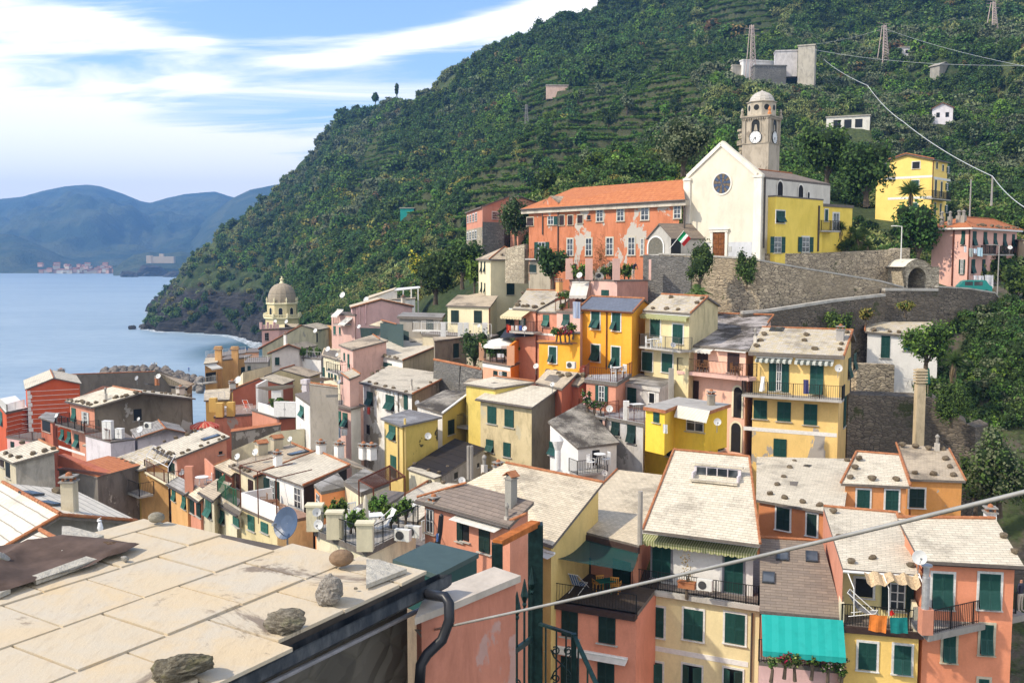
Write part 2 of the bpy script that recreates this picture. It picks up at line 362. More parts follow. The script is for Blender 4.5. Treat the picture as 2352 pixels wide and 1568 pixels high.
def inst(me,name,parent=None,loc=(0,0,0),rz=0,sc=1,rx=0,local=False,**props):
# a placed object sharing mesh data; loc in world unless local
 o=bpy.data.objects.new(name,me);COL.objects.link(o)
 s=sc if isinstance(sc,(tuple,list)) else(sc,sc,sc)
 M=Matrix.Translation(loc)@Matrix.Rotation(rz,4,'Z')@Matrix.Rotation(rx,4,'X')@Matrix.Diagonal((*s,1))
 if parent is not None:
  o.parent=parent;Mw=WM[parent.name]@M if local else M
  o.matrix_local=M if local else WM[parent.name].inverted()@M
  WM[o.name]=Mw
 else:o.matrix_world=M;WM[o.name]=M
 return tag(o,**props)
KIDS={}
def copy_tree(o,parent=None):
 c=o.copy();COL.objects.link(c)
 if parent is not None:c.parent=parent
 for ch in list(o.children):copy_tree(ch,c)
 return c
def place(o,loc,rz=0,sc=1,**props):
 o.location=loc;o.rotation_euler=(0,0,rz);o.scale=(sc,sc,sc) if not isinstance(sc,(tuple,list)) else sc
 return tag(o,**props)
 # ---------------------------------------------------------------- terrain
 # columns: u -> profile of ('z' height at distance) or (v seen at distance)
def Zc(*p):return[('z',a,b) for a,b in p]
TC=[(-3200,Zc((4,38),(15,20),(30,12),(60,10),(110,6),(170,1),(200,-8),(2000,-12))),(-500,Zc((4,38),(15,22),(30,14),(60,12),(110,8),(170,2),(200,-8),(2000,-12))),(250,Zc((4,40),(12,32),(30,18),(60,13),(110,9),(190,3),(235,-8),(2000,-12))),(310,Zc((4,40),(12,32),(30,18),(60,13),(110,9),(190,3),(260,-8),(2000,-12))),(345,Zc((4,40),(12,32),(30,18),(60,13),(110,9),(190,3),(270,-8),(560,-8),(590,-2),(606,4.5),(640,2.5),(700,-2),(772,-2),(790,3),(830,-6),(2000,-12))),(370,Zc((4,40),(12,32),(30,18),(60,13),(110,9),(200,3),(280,-8),(560,-8),(582,-1),(600,7),(660,5),(720,5))+[(683,790),('z',880,-10),('z',2000,-12)]),(400,Zc((4,40),(12,32),(30,18),(60,13),(110,9),(200,3),(280,-8),(550,-8),(583,-1),(592,6))+[(720,610),(690,660),(655,730),('z',860,10),('z',960,-10),('z',2000,-12)]),(450,Zc((4,40),(12,32),(30,18),(60,14),(110,9),(220,3),(290,-8),(540,-8),(571,-1))+[(735,590),(690,610),(640,660),(600,730),('z',860,20),('z',960,-10),('z',2000,-12)]),(520,Zc((4,40),(12,32),(30,18),(60,14),(110,10),(230,4),(300,-8),(530,-8),(562,-1))+[(720,580),(650,620),(590,680),(530,740),('z',900,20),('z',1500,-12)]),(600,Zc((4,40),(12,32),(30,18),(60,14),(110,12),(240,5),(310,-6),(480,-6),(510,0))+[(700,560),(640,600),(560,670),(500,710),(440,760),('z',950,40),('z',1500,-12)]),(700,Zc((4,40),(12,32),(30,18),(60,15),(110,15),(240,12))+[(742,290),(690,370),(600,480),(500,590),(420,690),(355,780),('z',980,60),('z',1500,0)]),(800,Zc((4,40),(12,32),(30,18),(60,15),(110,18),(220,20))+[(715,250),(650,310),(560,410),(480,500),(380,610),(265,740),('z',980,90),('z',1500,0)]),(900,Zc((4,40),(12,32),(30,18),(60,16),(110,22),(180,28))+[(690,215),(630,270),(560,330),(480,420),(380,500),(300,580),(217,670),('z',980,100),('z',1500,0)]),(1000,Zc((4,39),(12,30),(30,16),(60,16),(90,24),(130,31))+[(670,178),(620,220),(560,280),(480,350),(400,420),(300,510),(202,600),('z',900,110),('z',1500,0)]),(1150,Zc((4,38),(12,28),(30,14),(60,17),(90,26),(125,35))+[(585,165),(520,200),(440,270),(360,340),(280,440),(200,520),(145,600),('z',900,130),('z',1500,0)]),(1290,Zc((4,36),(12,25),(30,11),(50,14),(70,22),(85,30),(100,35),(116,41),(130,43))+[(470,160),(400,210),(310,290),(200,400),(120,500),(64,600),('z',900,150),('z',1500,0)]),(1430,Zc((4,34),(12,22),(30,10),(50,13),(70,20),(85,28),(100,33),(112,41),(130,44))+[(400,160),(340,200),(240,290),(140,390),(60,500),(-2,620),('z',900,160),('z',1500,0)]),(1600,Zc((4,32),(12,20),(30,9),(50,12),(65,18),(80,26),(93,28),(97,30),(100,43.5),(140,44))+[(390,165),(300,220),(200,300),(90,400),(0,500),(-110,600),('z',900,180),('z',1500,0)]),(1780,Zc((4,32),(12,20),(30,9),(50,12),(65,18),(80,25),(90,28),(94,30),(97.5,43.2),(135,44.3))+[(440,155),(340,210),(240,280),(140,360),(20,460),(-150,570),('z',900,180),('z',1500,0)]),(1980,Zc((4,32),(12,20),(30,9),(50,12),(70,18),(84,24),(91,29),(98,32),(102,34),(106,42.5),(135,45))+[(520,150),(400,200),(300,270),(190,350),(80,440),(-30,520),(-200,600),('z',900,180),('z',1500,0)]),(2180,Zc((4,32),(12,20),(30,9),(50,12),(70,17),(80,22),(86,28),(94,33),(103,37.5),(112,40.5),(135,44))+[(500,155),(400,200),(300,270),(190,350),(80,430),(-50,520),(-200,600),('z',900,180),('z',1500,0)]),(2352,Zc((4,32),(12,20),(30,9),(50,12),(70,17),(78,22),(86,30),(92,35),(103,39),(112,41),(135,44))+[(480,160),(400,195),(300,260),(190,340),(80,420),(-50,510),(-200,600),('z',900,180),('z',1500,0)]),(3400,Zc((4,32),(12,20),(30,9),(50,12),(70,18),(86,30),(103,39),(135,46),(200,70),(400,180),(600,290),(900,180),(1500,0))),]
DG=np.exp(np.linspace(math.log(3.),math.log(1500.),420))
TT,HH=[],[]
for u,prof in TC:
 ds,zs=[],[]
 for p in prof:
  if p[0]=='z':ds.append(p[1]);zs.append(p[2])
  else:
   w=at(u,p[0],p[1]);ds.append(p[1]);zs.append(w.z)
 TT.append((u-1176)/F/math.cos(PITCH));HH.append(np.interp(DG,ds,zs))
TT=np.array(TT);HH=np.array(HH)
def vnoise(x,y,seed=0):
 xi=np.floor(x).astype(np.int64);yi=np.floor(y).astype(np.int64);xf=x-xi;yf=y-yi
 def h(a,b):
  n=(a*374761393+b*668265263+seed*1442695041)&0xffffffff
  n=((n^(n>>13))*1274126177)&0xffffffff
  return((n^(n>>16))&0xffff)/65535.
 sx=xf*xf*(3-2*xf);sy=yf*yf*(3-2*yf)
 return(h(xi,yi)*(1-sx)+h(xi+1,yi)*sx)*(1-sy)+(h(xi,yi+1)*(1-sx)+h(xi+1,yi+1)*sx)*sy
def fbm(x,y,o=4,seed=0):
 a=0;w=.5;
 for i in range(o):a=a+w*vnoise(x*2**i,y*2**i,seed+i);w*=.5
 return a/(1-.5**o)
def sstep(a,b,x):t=np.clip((x-a)/(b-a),0,1);return t*t*(3-2*t)
def tbase(x,y):
 t=np.clip(x/y,TT[0],TT[-1]-1e-6);d=np.clip(y,DG[0],DG[-1])
 k=np.clip(np.searchsorted(TT,t,side='right')-1,0,len(TT)-2);f=(t-TT[k])/(TT[k+1]-TT[k]);f=f*f*(3-2*f)*.5+f*.5
 li=(np.log(d)-math.log(3.))/(math.log(1500.)-math.log(3.))*419;i=np.clip(li.astype(int),0,418);g=li-i
 a=HH[k,i]*(1-g)+HH[k,i+1]*g;b=HH[k+1,i]*(1-g)+HH[k+1,i+1]*g
 return a*(1-f)+b*f
EL=[]
def terr_mask(x,y):
 m=np.zeros_like(x)
 for(cx,cy,rx,ry) in EL:
  q=((x-cx)/rx)**2+((y-cy)/ry)**2
  m=np.maximum(m,1-sstep(.7,1.05,q+.5*(fbm(x*.02,y*.02,3,5)-.5)))
 return m
STEP=4.
def tz(x,y):
 z=tbase(x,y);far=sstep(120,320,y);fr2=sstep(165,240,y)
 n=(fbm(x*.012,y*.012,4,1)-.5)*34*far*np.clip((z-2)/60,0,1)
 gul=np.abs(fbm((x+y*.35)*.016,y*.006,3,9)-.5)*2
 n=n-(1-np.clip(gul*3.2,0,1))*12*far*np.clip((z-25)/60,0,1)
 n2=(fbm(x*.07,y*.07,4,3)-.5)*5*fr2*np.clip((z+1)/8,0,1)
 z2=z+n+n2
 clf=sstep(420,520,y)*(1-sstep(40,62,z))*np.clip((z+1.5)/3,0,1)
 rid=1-np.abs(fbm((x*.6-y)*.05,y*.02+x*.03,4,21)-.5)*4
 z2=z2+clf*(rid*7+(fbm(x*.2,y*.2,3,8)-.5)*6-3)
 z2=np.where(z<0,np.minimum(z2,z+clf*2),np.maximum(z2,.3-2*(z<.8)))
 m=terr_mask(x,y)
 k=np.floor(z2/STEP);fr=z2/STEP-k;zt=(k+sstep(.80,.98,fr)*.92+fr*.08)*STEP
 return z2*(1-m)+zt*m
def hit(u,v,dmin=130.):
 r=ray(u,v);ds=np.exp(np.linspace(math.log(dmin),math.log(1400),900));t=ds/r.y
 X=r.x*t;Z=CZ+r.z*t;h=tz(X,ds);k=np.argmax(h>Z)
 if h[k]<=Z[k]:k=len(ds)-1
 return V3((X[k],ds[k],h[k]))
_e=[]
for(u,v,ru,rd) in((1120,490,95,42),(1240,440,70,30),(870,395,60,40),(850,345,40,30),(1330,300,130,60),(1480,230,120,60),(1240,270,80,40),(1560,150,90,50),(980,455,50,30),(1400,230,80,50),(1700,60,80,60),(1240,190,60,40)):
 h_=hit(u,v);_e.append((h_.x,h_.y,ru/F*h_.y,rd))
EL+=_e
def f_terrain(m,n,L,bs,out):
 geo=n('ShaderNodeNewGeometry');tc=n('ShaderNodeTexCoord');v=tc.outputs['Object']
 sn=n('ShaderNodeSeparateXYZ');L(geo.outputs['True Normal'],sn.inputs[0]);sp=n('ShaderNodeSeparateXYZ');L(v,sp.inputs[0])
 a=noise(n,L,v,.02,6,.65);b=noise(n,L,v,.35,6,.7);c_=noise(n,L,v,1.6,4,.6)
 g=mixc(n,L,mrg(n,L,a.outputs['Fac'],.4,.62).outputs[0],(.045,.075,.022),(.10,.13,.045))
 g=mixc(n,L,mrg(n,L,b.outputs['Fac'],.5,.7,0,.8).outputs[0],g,(.11,.115,.05))
 g=mixc(n,L,mrg(n,L,c_.outputs['Fac'],.4,.7,0,.6).outputs[0],g,(.02,.03,.012))
 # rock: tilted strata
 rv=vmap(n,L,v,(.06,.05,.5),rot=(R(25),R(32),0));rn=noise(n,L,rv,1.6,9,.72,.6);r2=noise(n,L,v,.5,8,.75)
 rk=mixc(n,L,mrg(n,L,rn.outputs['Fac'],.36,.64).outputs[0],(.010,.010,.010),(.06,.055,.05))
 rk=mixc(n,L,mrg(n,L,r2.outputs['Fac'],.55,.7,0,.8).outputs[0],rk,(.15,.135,.12))
 wall=mixc(n,L,c_.outputs['Fac'],(.06,.075,.03),(.15,.14,.08))
 st=mrg(n,L,sn.outputs['Z'],.34,.5,1,0)
 low=mrg(n,L,sp.outputs['Z'],9,34,1,0);dist=mrg(n,L,sp.outputs['Y'],280,420)
 cl=mth(n,L,'MULTIPLY',low.outputs[0],dist.outputs[0])
 cb=mrg(n,L,mth(n,L,'ADD',mth(n,L,'MULTIPLY',cl,1.),mth(n,L,'MULTIPLY',b.outputs['Fac'],.5)),.45,.75)
 c=mixc(n,L,mth(n,L,'MULTIPLY',st.outputs[0],.75),g,wall);c=mixc(n,L,cb.outputs[0],c,rk)
 gd=mrg(n,L,sp.outputs['Y'],120,126,1,0);gm=mth(n,L,'MULTIPLY',gd.outputs[0],mrg(n,L,b.outputs['Fac'],.42,.6).outputs[0]);c=mixc(n,L,gm,c,mixc(n,L,r2.outputs['Fac'],(.09,.075,.055),(.22,.18,.14)))
 L(c,bs.inputs['Base Color']);bs.inputs['Roughness'].default_value=1
 bump(n,L,bs,mth(n,L,'ADD',mth(n,L,'MULTIPLY',rn.outputs['Fac'],2.),b.outputs['Fac']),.8,1.6)
def grid_mesh(name,X,Y,Z,m,kind='structure',smooth=False,**kw):
 nr,nc=X.shape;V=np.stack([X,Y,Z],-1).reshape(-1,3)
 i=np.arange(nr*nc).reshape(nr,nc);q=np.stack([i[:-1,:-1],i[:-1,1:],i[1:,1:],i[1:,:-1]],-1).reshape(-1,4)
 me=bpy.data.meshes.new(name);me.vertices.add(len(V));me.vertices.foreach_set('co',V.ravel().astype(np.float32))
 me.loops.add(q.size);me.loops.foreach_set('vertex_index',q.ravel().astype(np.int32));me.polygons.add(len(q))
 me.polygons.foreach_set('loop_start',np.arange(0,q.size,4,dtype=np.int32));me.polygons.foreach_set('loop_total',np.full(len(q),4,dtype=np.int32))
 if smooth:me.polygons.foreach_set('use_smooth',np.ones(len(q),dtype=bool))
 me.materials.append(m);me.update(calc_edges=True);me.validate()
 o=bpy.data.objects.new(name,me);COL.objects.link(o);WM[o.name]=Matrix.Identity(4);return tag(o,kind=kind,**kw)
tt=np.concatenate([np.linspace(-2.4,-.40,60),np.linspace(-.395,.56,520),np.linspace(.58,.96,40)])
dd=np.concatenate([np.exp(np.linspace(math.log(3.2),math.log(150),90)),np.linspace(151.2,420,260),np.linspace(421.5,860,240),np.linspace(870,1480,40)])
D,T_=np.meshgrid(dd,tt,indexing='ij');X=T_*D
grid_mesh('hillside_terrain',X,D,tz(X,D),mat('terrain_ground',f_terrain))
# ---------------------------------------------------------------- sea
def f_sea(m,n,L,bs,out):
 tc=n('ShaderNodeTexCoord');v=tc.outputs['Object'];sp=n('ShaderNodeSeparateXYZ');L(v,sp.inputs[0])
 a=noise(n,L,vmap(n,L,v,(.5,1.1,1),rot=(0,0,R(15))),.5,8,.62,.2);b=noise(n,L,vmap(n,L,v,(.3,1,1)),.012,4,.55)
 # shallow green water in the cove below the cliff
 dx=mth(n,L,'DIVIDE',mth(n,L,'SUBTRACT',sp.outputs['X'],-118),34);dy=mth(n,L,'DIVIDE',mth(n,L,'SUBTRACT',sp.outputs['Y'],480),62)
 q=mth(n,L,'ADD',mth(n,L,'MULTIPLY',dx,dx),mth(n,L,'MULTIPLY',dy,dy))
 c=mixc(n,L,mrg(n,L,b.outputs['Fac'],.4,.6).outputs[0],(.27,.36,.43),(.33,.42,.48))
 rp_=noise(n,L,vmap(n,L,v,(.5,1.4,1)),.16,8,.75);c=mixc(n,L,mrg(n,L,rp_.outputs['Fac'],.4,.65,0,.4).outputs[0],c,(.08,.17,.27));c=mixc(n,L,mrg(n,L,q,.2,1.5,.85,0).outputs[0],c,(.005,.055,.06))
 L(c,bs.inputs['Base Color']);bs.inputs['Roughness'].default_value=.38;bs.inputs['Specular IOR Level'].default_value=.5
 bump(n,L,bs,a.outputs['Fac'],.55,.5)
sx=np.array([-9000.,-3000.,-600.,-60.,60.,600.,9000.]);sy=np.array([120.,300.,700.,2000.,5000.,12000.])
SX,SY=np.meshgrid(sx,sy);grid_mesh('sea_water',SX,SY,SX*0,mat('sea_surface',f_sea))
# white water where the swell meets the rocks
def f_foam(m,n,L,bs,out):
 tc=n('ShaderNodeTexCoord');a=noise(n,L,tc.outputs['Object'],.45,8,.75,.4)
 bs.inputs['Base Color'].default_value=(.8,.85,.88,1);bs.inputs['Roughness'].default_value=.8
 tr=n('ShaderNodeBsdfTransparent');mx=n('ShaderNodeMixShader');L(mrg(n,L,a.outputs['Fac'],.46,.56).outputs[0],mx.inputs[0])
 L(tr.outputs[0],mx.inputs[1]);L(bs.outputs[0],mx.inputs[2]);L(mx.outputs[0],out.inputs[0])
def foam():
 mb=MB()
 line=[(300,754),(330,756),(370,763),(420,764),(470,768),(510,770),(545,776),(580,786),(600,800)]
 wid=[1,2.5,2.5,1,1.2,2,3,5,4]
 P=[atz(u,v,.25) for u,v in line];vs=[]
 for i,p in enumerate(P):
  d=(P[min(i+1,len(P)-1)]-P[max(i-1,0)]).normalized();s=V3((-d.y,d.x,0))*wid[i]*.9
  vs+=[p-s*1.1,p+s*1.4]
 mb.add(vs,[(2*i,2*i+2,2*i+3,2*i+1) for i in range(len(P)-1)])
 P=[atz(u,v,.25) for u,v in((335,716),(360,720),(385,722))]
 vs=[]
 for p in P:vs+=[p-V3((0,6,0)),p+V3((0,6,0))]
 mb.add(vs,[(0,2,3,1),(2,4,5,3)])
 mb.build('surf_foam',mat('foam_white',f_foam),kind='stuff')
foam()
def f_coast(m,n,L,bs,out):
 tc=n('ShaderNodeTexCoord');v=tc.outputs['Object'];a=noise(n,L,vmap(n,L,v,(1,1,1.4)),.006,8,.66,.3);b=noise(n,L,v,.05,5,.7)
 c=mixc(n,L,mrg(n,L,a.outputs['Fac'],.42,.6).outputs[0],(.035,.06,.035),(.085,.10,.05))
 c=mixc(n,L,mrg(n,L,b.outputs['Fac'],.5,.7,0,.6).outputs[0],c,(.02,.035,.02))
 L(c,bs.inputs['Base Color']);bs.inputs['Roughness'].default_value=1
 bump(n,L,bs,mth(n,L,'ADD',a.outputs['Fac'],mth(n,L,'MULTIPLY',b.outputs['Fac'],.2)),.8,60)
 # ---------------------------------------------------------------- far coast across the bay
def far_hill(name,prof,d0,d1,base,nz,seed,extra):
# prof: skyline as (u, v); the crest lies at d1, the foot at d0
 us=np.array([p[0] for p in prof],float);vs=np.array([p[1] for p in prof],float)
 uu=np.linspace(us[0],us[-1],260);vv=np.interp(uu,us,vs);X=[];Y=[];Z=[]
 for j in range(70):
  s=j/55.;d=d0+(d1-d0)*s;row=[]
  for u,v in zip(uu,vv):
   top=at(u,v,d1).z;x=(u-1176)/F*d
   if s<=1:z=base+(top-base)*(s**.8*(.9+.1*s))
   else:z=top-(s-1)*900
   row.append((x,d,z))
  X.append([r[0] for r in row]);Y.append([r[1] for r in row]);Z.append([r[2] for r in row])
 X=np.array(X);Y=np.array(Y);Z=np.array(Z);s=np.clip((Y-d0)/(d1-d0),0,1)[:,:]
 am=np.sin(np.clip(s,0,1)*math.pi)**.7
 g=np.abs(fbm(X*.0042+seed,Y*.0016,4,seed)-.5)*2
 Z=Z+am*((g-.35)*nz+(fbm(X*.012,Y*.012,4,seed+3)-.5)*nz*.45)
 Z=np.where(s<=0,base,np.maximum(Z,base+.5))
 o=grid_mesh(name,X,Y,Z,mat('far_slopes',f_coast),smooth=True,**extra)
 return X,Y,Z
far_hill('far_hill_ridge',[(-500,520),(-200,480),(0,458),(60,452),(110,438),(160,428),(210,424),(240,428),(290,445),(330,462),(352,466),(390,455),(430,446),(500,440),(530,450),(600,470),(700,520)],2900,4600,2,150,2,{})
far_hill('far_hill_ridge',[(400,560),(440,545),(480,500),(540,455),(580,436),(610,430),(660,420),(760,430)],2500,3700,5,60,7,{})
far_hill('far_hill_lower',[(-500,560),(-100,545),(0,535),(40,540),(90,560),(150,590),(200,602),(260,606),(330,612)],2430,2900,0,40,12,{})
far_hill('monastery_headland',[(262,622),(285,600),(310,585),(345,578),(385,582),(420,578),(450,582),(480,590),(520,560),(600,540)],2150,2500,0,26,15,{})
# ---------------------------------------------------------------- air over the bay
def haze():
 mb=MB();mb.box(-5200,1400,-60,5200,-14,420)
 m=bpy.data.materials.new('haze_air');m.use_nodes=True;n,L=NT(m.node_tree)
 out=n('ShaderNodeOutputMaterial');pv=n('ShaderNodeVolumePrincipled');L(pv.outputs[0],out.inputs['Volume'])
 pv.inputs['Color'].default_value=(.24,.52,1.,1);pv.inputs['Density'].default_value=HAZE;pv.inputs['Anisotropy'].default_value=.3
 mb.build('haze',m,kind='stuff')
HAZE=2.1e-4
haze()
# ---------------------------------------------------------------- foliage
def leaf_arrays(lobes,n,size,seed,shell=.55,flat=1.,up=.35):
# leaf-sized quads spread through the lobes' volume, denser towards their skin; lobes: (cx, cy, cz, rx, ry, rz)
 g=np.random.default_rng(seed);lob=np.array(lobes,float);w=(lob[:,3]*lob[:,4]*lob[:,5])**.67;k=g.choice(len(lob),n,p=w/w.sum())
 d=g.normal(size=(n,3));d/=np.linalg.norm(d,axis=1)[:,None]
 r=np.where(g.random(n)<.75,1-shell*g.random(n)**1.6,g.random(n)**.4)*g.uniform(.9,1.12,n)
 P=lob[k,:3]+d*lob[k,3:]*r[:,None]
 nr=d+g.normal(size=(n,3))*.7+np.array([0,0,up]);nr/=np.linalg.norm(nr,axis=1)[:,None]
 t=np.cross(nr,g.normal(size=(n,3)));t/=np.linalg.norm(t,axis=1)[:,None];b=np.cross(nr,t)
 s=size*g.uniform(.55,1.3,n)[:,None];t=t*s*.5;b=b*s*.5*flat
 V=np.stack([P-t*.6-b,P+t-b*.3,P+t*.5+b,P-t+b*.4],1).reshape(-1,3)
 return V,np.arange(4*n).reshape(-1,4)
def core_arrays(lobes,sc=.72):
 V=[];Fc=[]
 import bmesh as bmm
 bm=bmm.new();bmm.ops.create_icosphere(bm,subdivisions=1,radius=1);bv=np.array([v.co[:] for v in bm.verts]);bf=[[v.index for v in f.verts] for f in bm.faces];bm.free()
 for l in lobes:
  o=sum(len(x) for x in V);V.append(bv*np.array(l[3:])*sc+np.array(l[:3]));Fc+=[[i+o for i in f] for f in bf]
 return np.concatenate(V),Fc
def leaf_mesh(name,lobes,n,size,mats,seed=0,core=.72,stems=None,two=None,**k):
 V,Q=leaf_arrays(lobes,n,size,seed,**k);fs=Q.tolist();mi=[0]*len(fs)
 if two:
  r=np.random.default_rng(seed+5).random(len(fs));mi=[1 if x<two else 0 for x in r]
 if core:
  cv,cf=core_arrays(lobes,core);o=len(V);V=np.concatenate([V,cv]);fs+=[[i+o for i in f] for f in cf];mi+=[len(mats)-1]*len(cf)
 me=bpy.data.meshes.new(name);me.from_pydata(V.tolist(),[],fs)
 for x in mats:me.materials.append(x)
 me.polygons.foreach_set('material_index',mi);me.update();return me
def rlobes(seed,n,r=1.,h=1.,sp=.55,base=.0):
 g=random.Random(seed);L_=[(0,0,base+h*.5,r*.72,r*.72,h*.5)]
 for i in range(n):
  a=g.uniform(0,6.28);q=r*sp*g.uniform(.5,1.15);s=r*g.uniform(.28,.5)
  L_.append((q*math.cos(a),q*math.sin(a),base+h*g.uniform(.25,.95),s,s,s*h/r*g.uniform(.7,1.)))
 return L_
core_m=plain('foliage_inner_twigs',(.018,.034,.010),1.)  # dark opaque solid filling the inside of each leaf lobe
BARK=plain('tree_bark',(.11,.085,.06),.95)
GSC=bpy.data.collections.new('bush_kinds')
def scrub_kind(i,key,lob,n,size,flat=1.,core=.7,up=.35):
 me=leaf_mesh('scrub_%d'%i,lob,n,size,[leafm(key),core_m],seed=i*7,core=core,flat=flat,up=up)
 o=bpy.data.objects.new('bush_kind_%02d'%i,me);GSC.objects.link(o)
KD=['dark','dark','mid','mid','olive','bright','cane','yellow','vine','rust','dry']
for i,k in enumerate(KD):
 if k=='cane':scrub_kind(i,k,[(0,0,.55,.55,.55,.6),(.4,.2,.45,.4,.4,.45),(-.4,-.1,.4,.4,.4,.4)],190,.30,flat=.35,up=0)
 elif k=='vine':scrub_kind(i,k,[(x*.5,0,.3,.34,.26,.22) for x in(-2,-1,0,1,2)],150,.22,core=.5)
 else:scrub_kind(i,k,rlobes(i+20,7,1.,1.35 if k in('dark','mid') else 1.),330,.19)
def scrub_points():
 N=105000;t=rng.uniform(-.44,.60,N);d=np.exp(rng.uniform(math.log(120),math.log(900),N));t2=rng.uniform(-.2,.3,70000);d2=rng.uniform(150,560,70000);q=terr_mask(t2*d2,d2)>.5;t2,d2=t2[q],d2[q];q=(tz(t2*d2,d2)/STEP)%1<.6;t=np.append(t,t2[q]);d=np.append(d,d2[q])
 # even cover as seen: density falls with distance only slowly
 x=t*d;keepd=np.interp(t,[(u-1176)/F for u in(300,560,640,700,800,900,1000,1150,1290,1430,1600,1900,2000,2100,2352,3000)],[560,545,400,275,235,205,172,158,140,136,128,132,136,112,108,108])
 ok=d>keepd;t,d,x=t[ok],d[ok],x[ok]
 z=tz(x,d);e=1.5;gx=(tz(x+e,d)-z)/e;gy=(tz(x,d+e)-z)/e;sl=np.sqrt(gx**2+gy**2)
 # drop what lies behind the crest
 top=np.interp(t,[(u-1176)/F for u in(300,400,600,800,1000,1290,1430,2400)],[900,760,770,755,615,620,640,640]);
 # keep number of points per solid angle roughly even: cell thinning by projected area
 ok=(d<top)&(z>1.5)&(rng.random(len(d))<np.clip((d/420.)**.6,.3,1))
 tm=terr_mask(x,d);fr=(z/STEP)%1
 cliff=(d>420)&(z<38+22*(fbm(x*.03,d*.03,3,31)-.5))&(rng.random(len(d))<np.clip((52-z)/20,0,1))
 ok&=~(cliff&(rng.random(len(d))<.84))
 ok&=~((tm>.5)&(fr>.62))
 x,d,z,t,tm,fr,sl=[a[ok] for a in(x,d,z,t,tm,fr,sl)]
 n=len(x);m1=fbm(x*.013,d*.013,4,41);m2=fbm(x*.03+50,d*.03,3,43);m3=fbm(x*.008,d*.02,3,47)
 r=rng.random(n);kind=np.where(r<.42,rng.integers(0,2,n),rng.integers(2,4,n))
 kind=np.where((m1>.60)&(r<.8),4,kind);kind=np.where((m2>.63)&(r<.6),5,kind)
 low=sstep(140,20,z)*(x<40)
 kind=np.where((m3>.525-.05*low)&(m2<.52)&(r<.8),6,kind);kind=np.where((low>.3)&(rng.random(n)<.13),7,kind)
 kind=np.where(rng.random(n)<.008,9,kind);kind=np.where(rng.random(n)<.008,10,kind)
 inter=tm>.5;kind=np.where(inter,np.where(rng.random(n)<.93,8,rng.integers(2,6,n)),kind)
 sc=rng.uniform(1.1,2.7,n)*np.clip(d/330,.62,1.5);sc=np.where(rng.random(n)<.08,sc*1.6,sc)
 sc=np.where(kind==8,rng.uniform(1.3,2.,n),sc);sc=np.where(kind==6,sc*1.05,sc);sc=np.where(inter&(kind!=8),sc*.45,sc)
 rz=rng.uniform(0,6.28,n);rz=np.where(kind==8,rng.normal(0,.12,n),rz)
 return x,d,z-.15*sc,kind,sc,rz
NOGO=[]
def scrub_object(name='hillside_scrub',label='dense green macchia covering the hillside above the village'):
 x,y,z,kind,sc,rz=scrub_points();m_=1600;y2=rng.uniform(76,113,m_);x2=rng.uniform(.415,.62,m_)*y2;k2=rng.choice([1,1,3,0,4,2,5,4],m_);s2=rng.uniform(.4,1.15,m_);z2=tz(x2,y2);q=fbm(x2*.1,y2*.1,3,77)>.47;x,y,z,kind,sc,rz=[np.concatenate([a,b[q]]) for a,b in((x,x2),(y,y2),(z,z2-.1),(kind,k2),(sc,s2),(rz,x2))]
 ok=np.ones(len(x),bool)
 for(cx,cy,rr) in NOGO:ok&=(x-cx)**2+(y-cy)**2>rr*rr
 x,y,z,kind,sc,rz=[a[ok] for a in(x,y,z,kind,sc,rz)];n=len(x);print('scrub',n)
 me=bpy.data.meshes.new(name);me.vertices.add(n);me.vertices.foreach_set('co',np.stack([x,y,z],1).ravel().astype(np.float32))
 a=me.attributes.new('kind_index','INT','POINT');a.data.foreach_set('value',kind.astype(np.int32))
 a=me.attributes.new('bush_scale','FLOAT','POINT');a.data.foreach_set('value',sc.astype(np.float32))
 a=me.attributes.new('bush_turn','FLOAT_VECTOR','POINT');rv=np.zeros((n,3));rv[:,2]=rz;a.data.foreach_set('vector',rv.ravel().astype(np.float32))
 o=bpy.data.objects.new(name,me);COL.objects.link(o);tag(o,kind='stuff')
 g=bpy.data.node_groups.new('scatter_bushes','GeometryNodeTree');g.interface.new_socket('Geometry',in_out='INPUT',socket_type='NodeSocketGeometry');g.interface.new_socket('Geometry',in_out='OUTPUT',socket_type='NodeSocketGeometry')
 N=g.nodes.new;L=g.links.new;gi=N('NodeGroupInput');go=N('NodeGroupOutput');ci=N('GeometryNodeCollectionInfo');ip=N('GeometryNodeInstanceOnPoints')
 ci.inputs['Collection'].default_value=GSC;ci.inputs['Separate Children'].default_value=True;ci.inputs['Reset Children'].default_value=True
 ip.inputs['Pick Instance'].default_value=True
 def na(nm,ty):q=N('GeometryNodeInputNamedAttribute');q.data_type=ty;q.inputs['Name'].default_value=nm;return q.outputs['Attribute']
 L(gi.outputs[0],ip.inputs['Points']);L(ci.outputs[0],ip.inputs['Instance']);L(na('kind_index','INT'),ip.inputs['Instance Index'])
 L(na('bush_scale','FLOAT'),ip.inputs['Scale']);er=N('FunctionNodeEulerToRotation');L(na('bush_turn','FLOAT_VECTOR'),er.inputs[0]);L(er.outputs[0],ip.inputs['Rotation'])
 L(ip.outputs[0],go.inputs[0]);mo=o.modifiers.new('scatter','NODES');mo.node_group=g
 return o
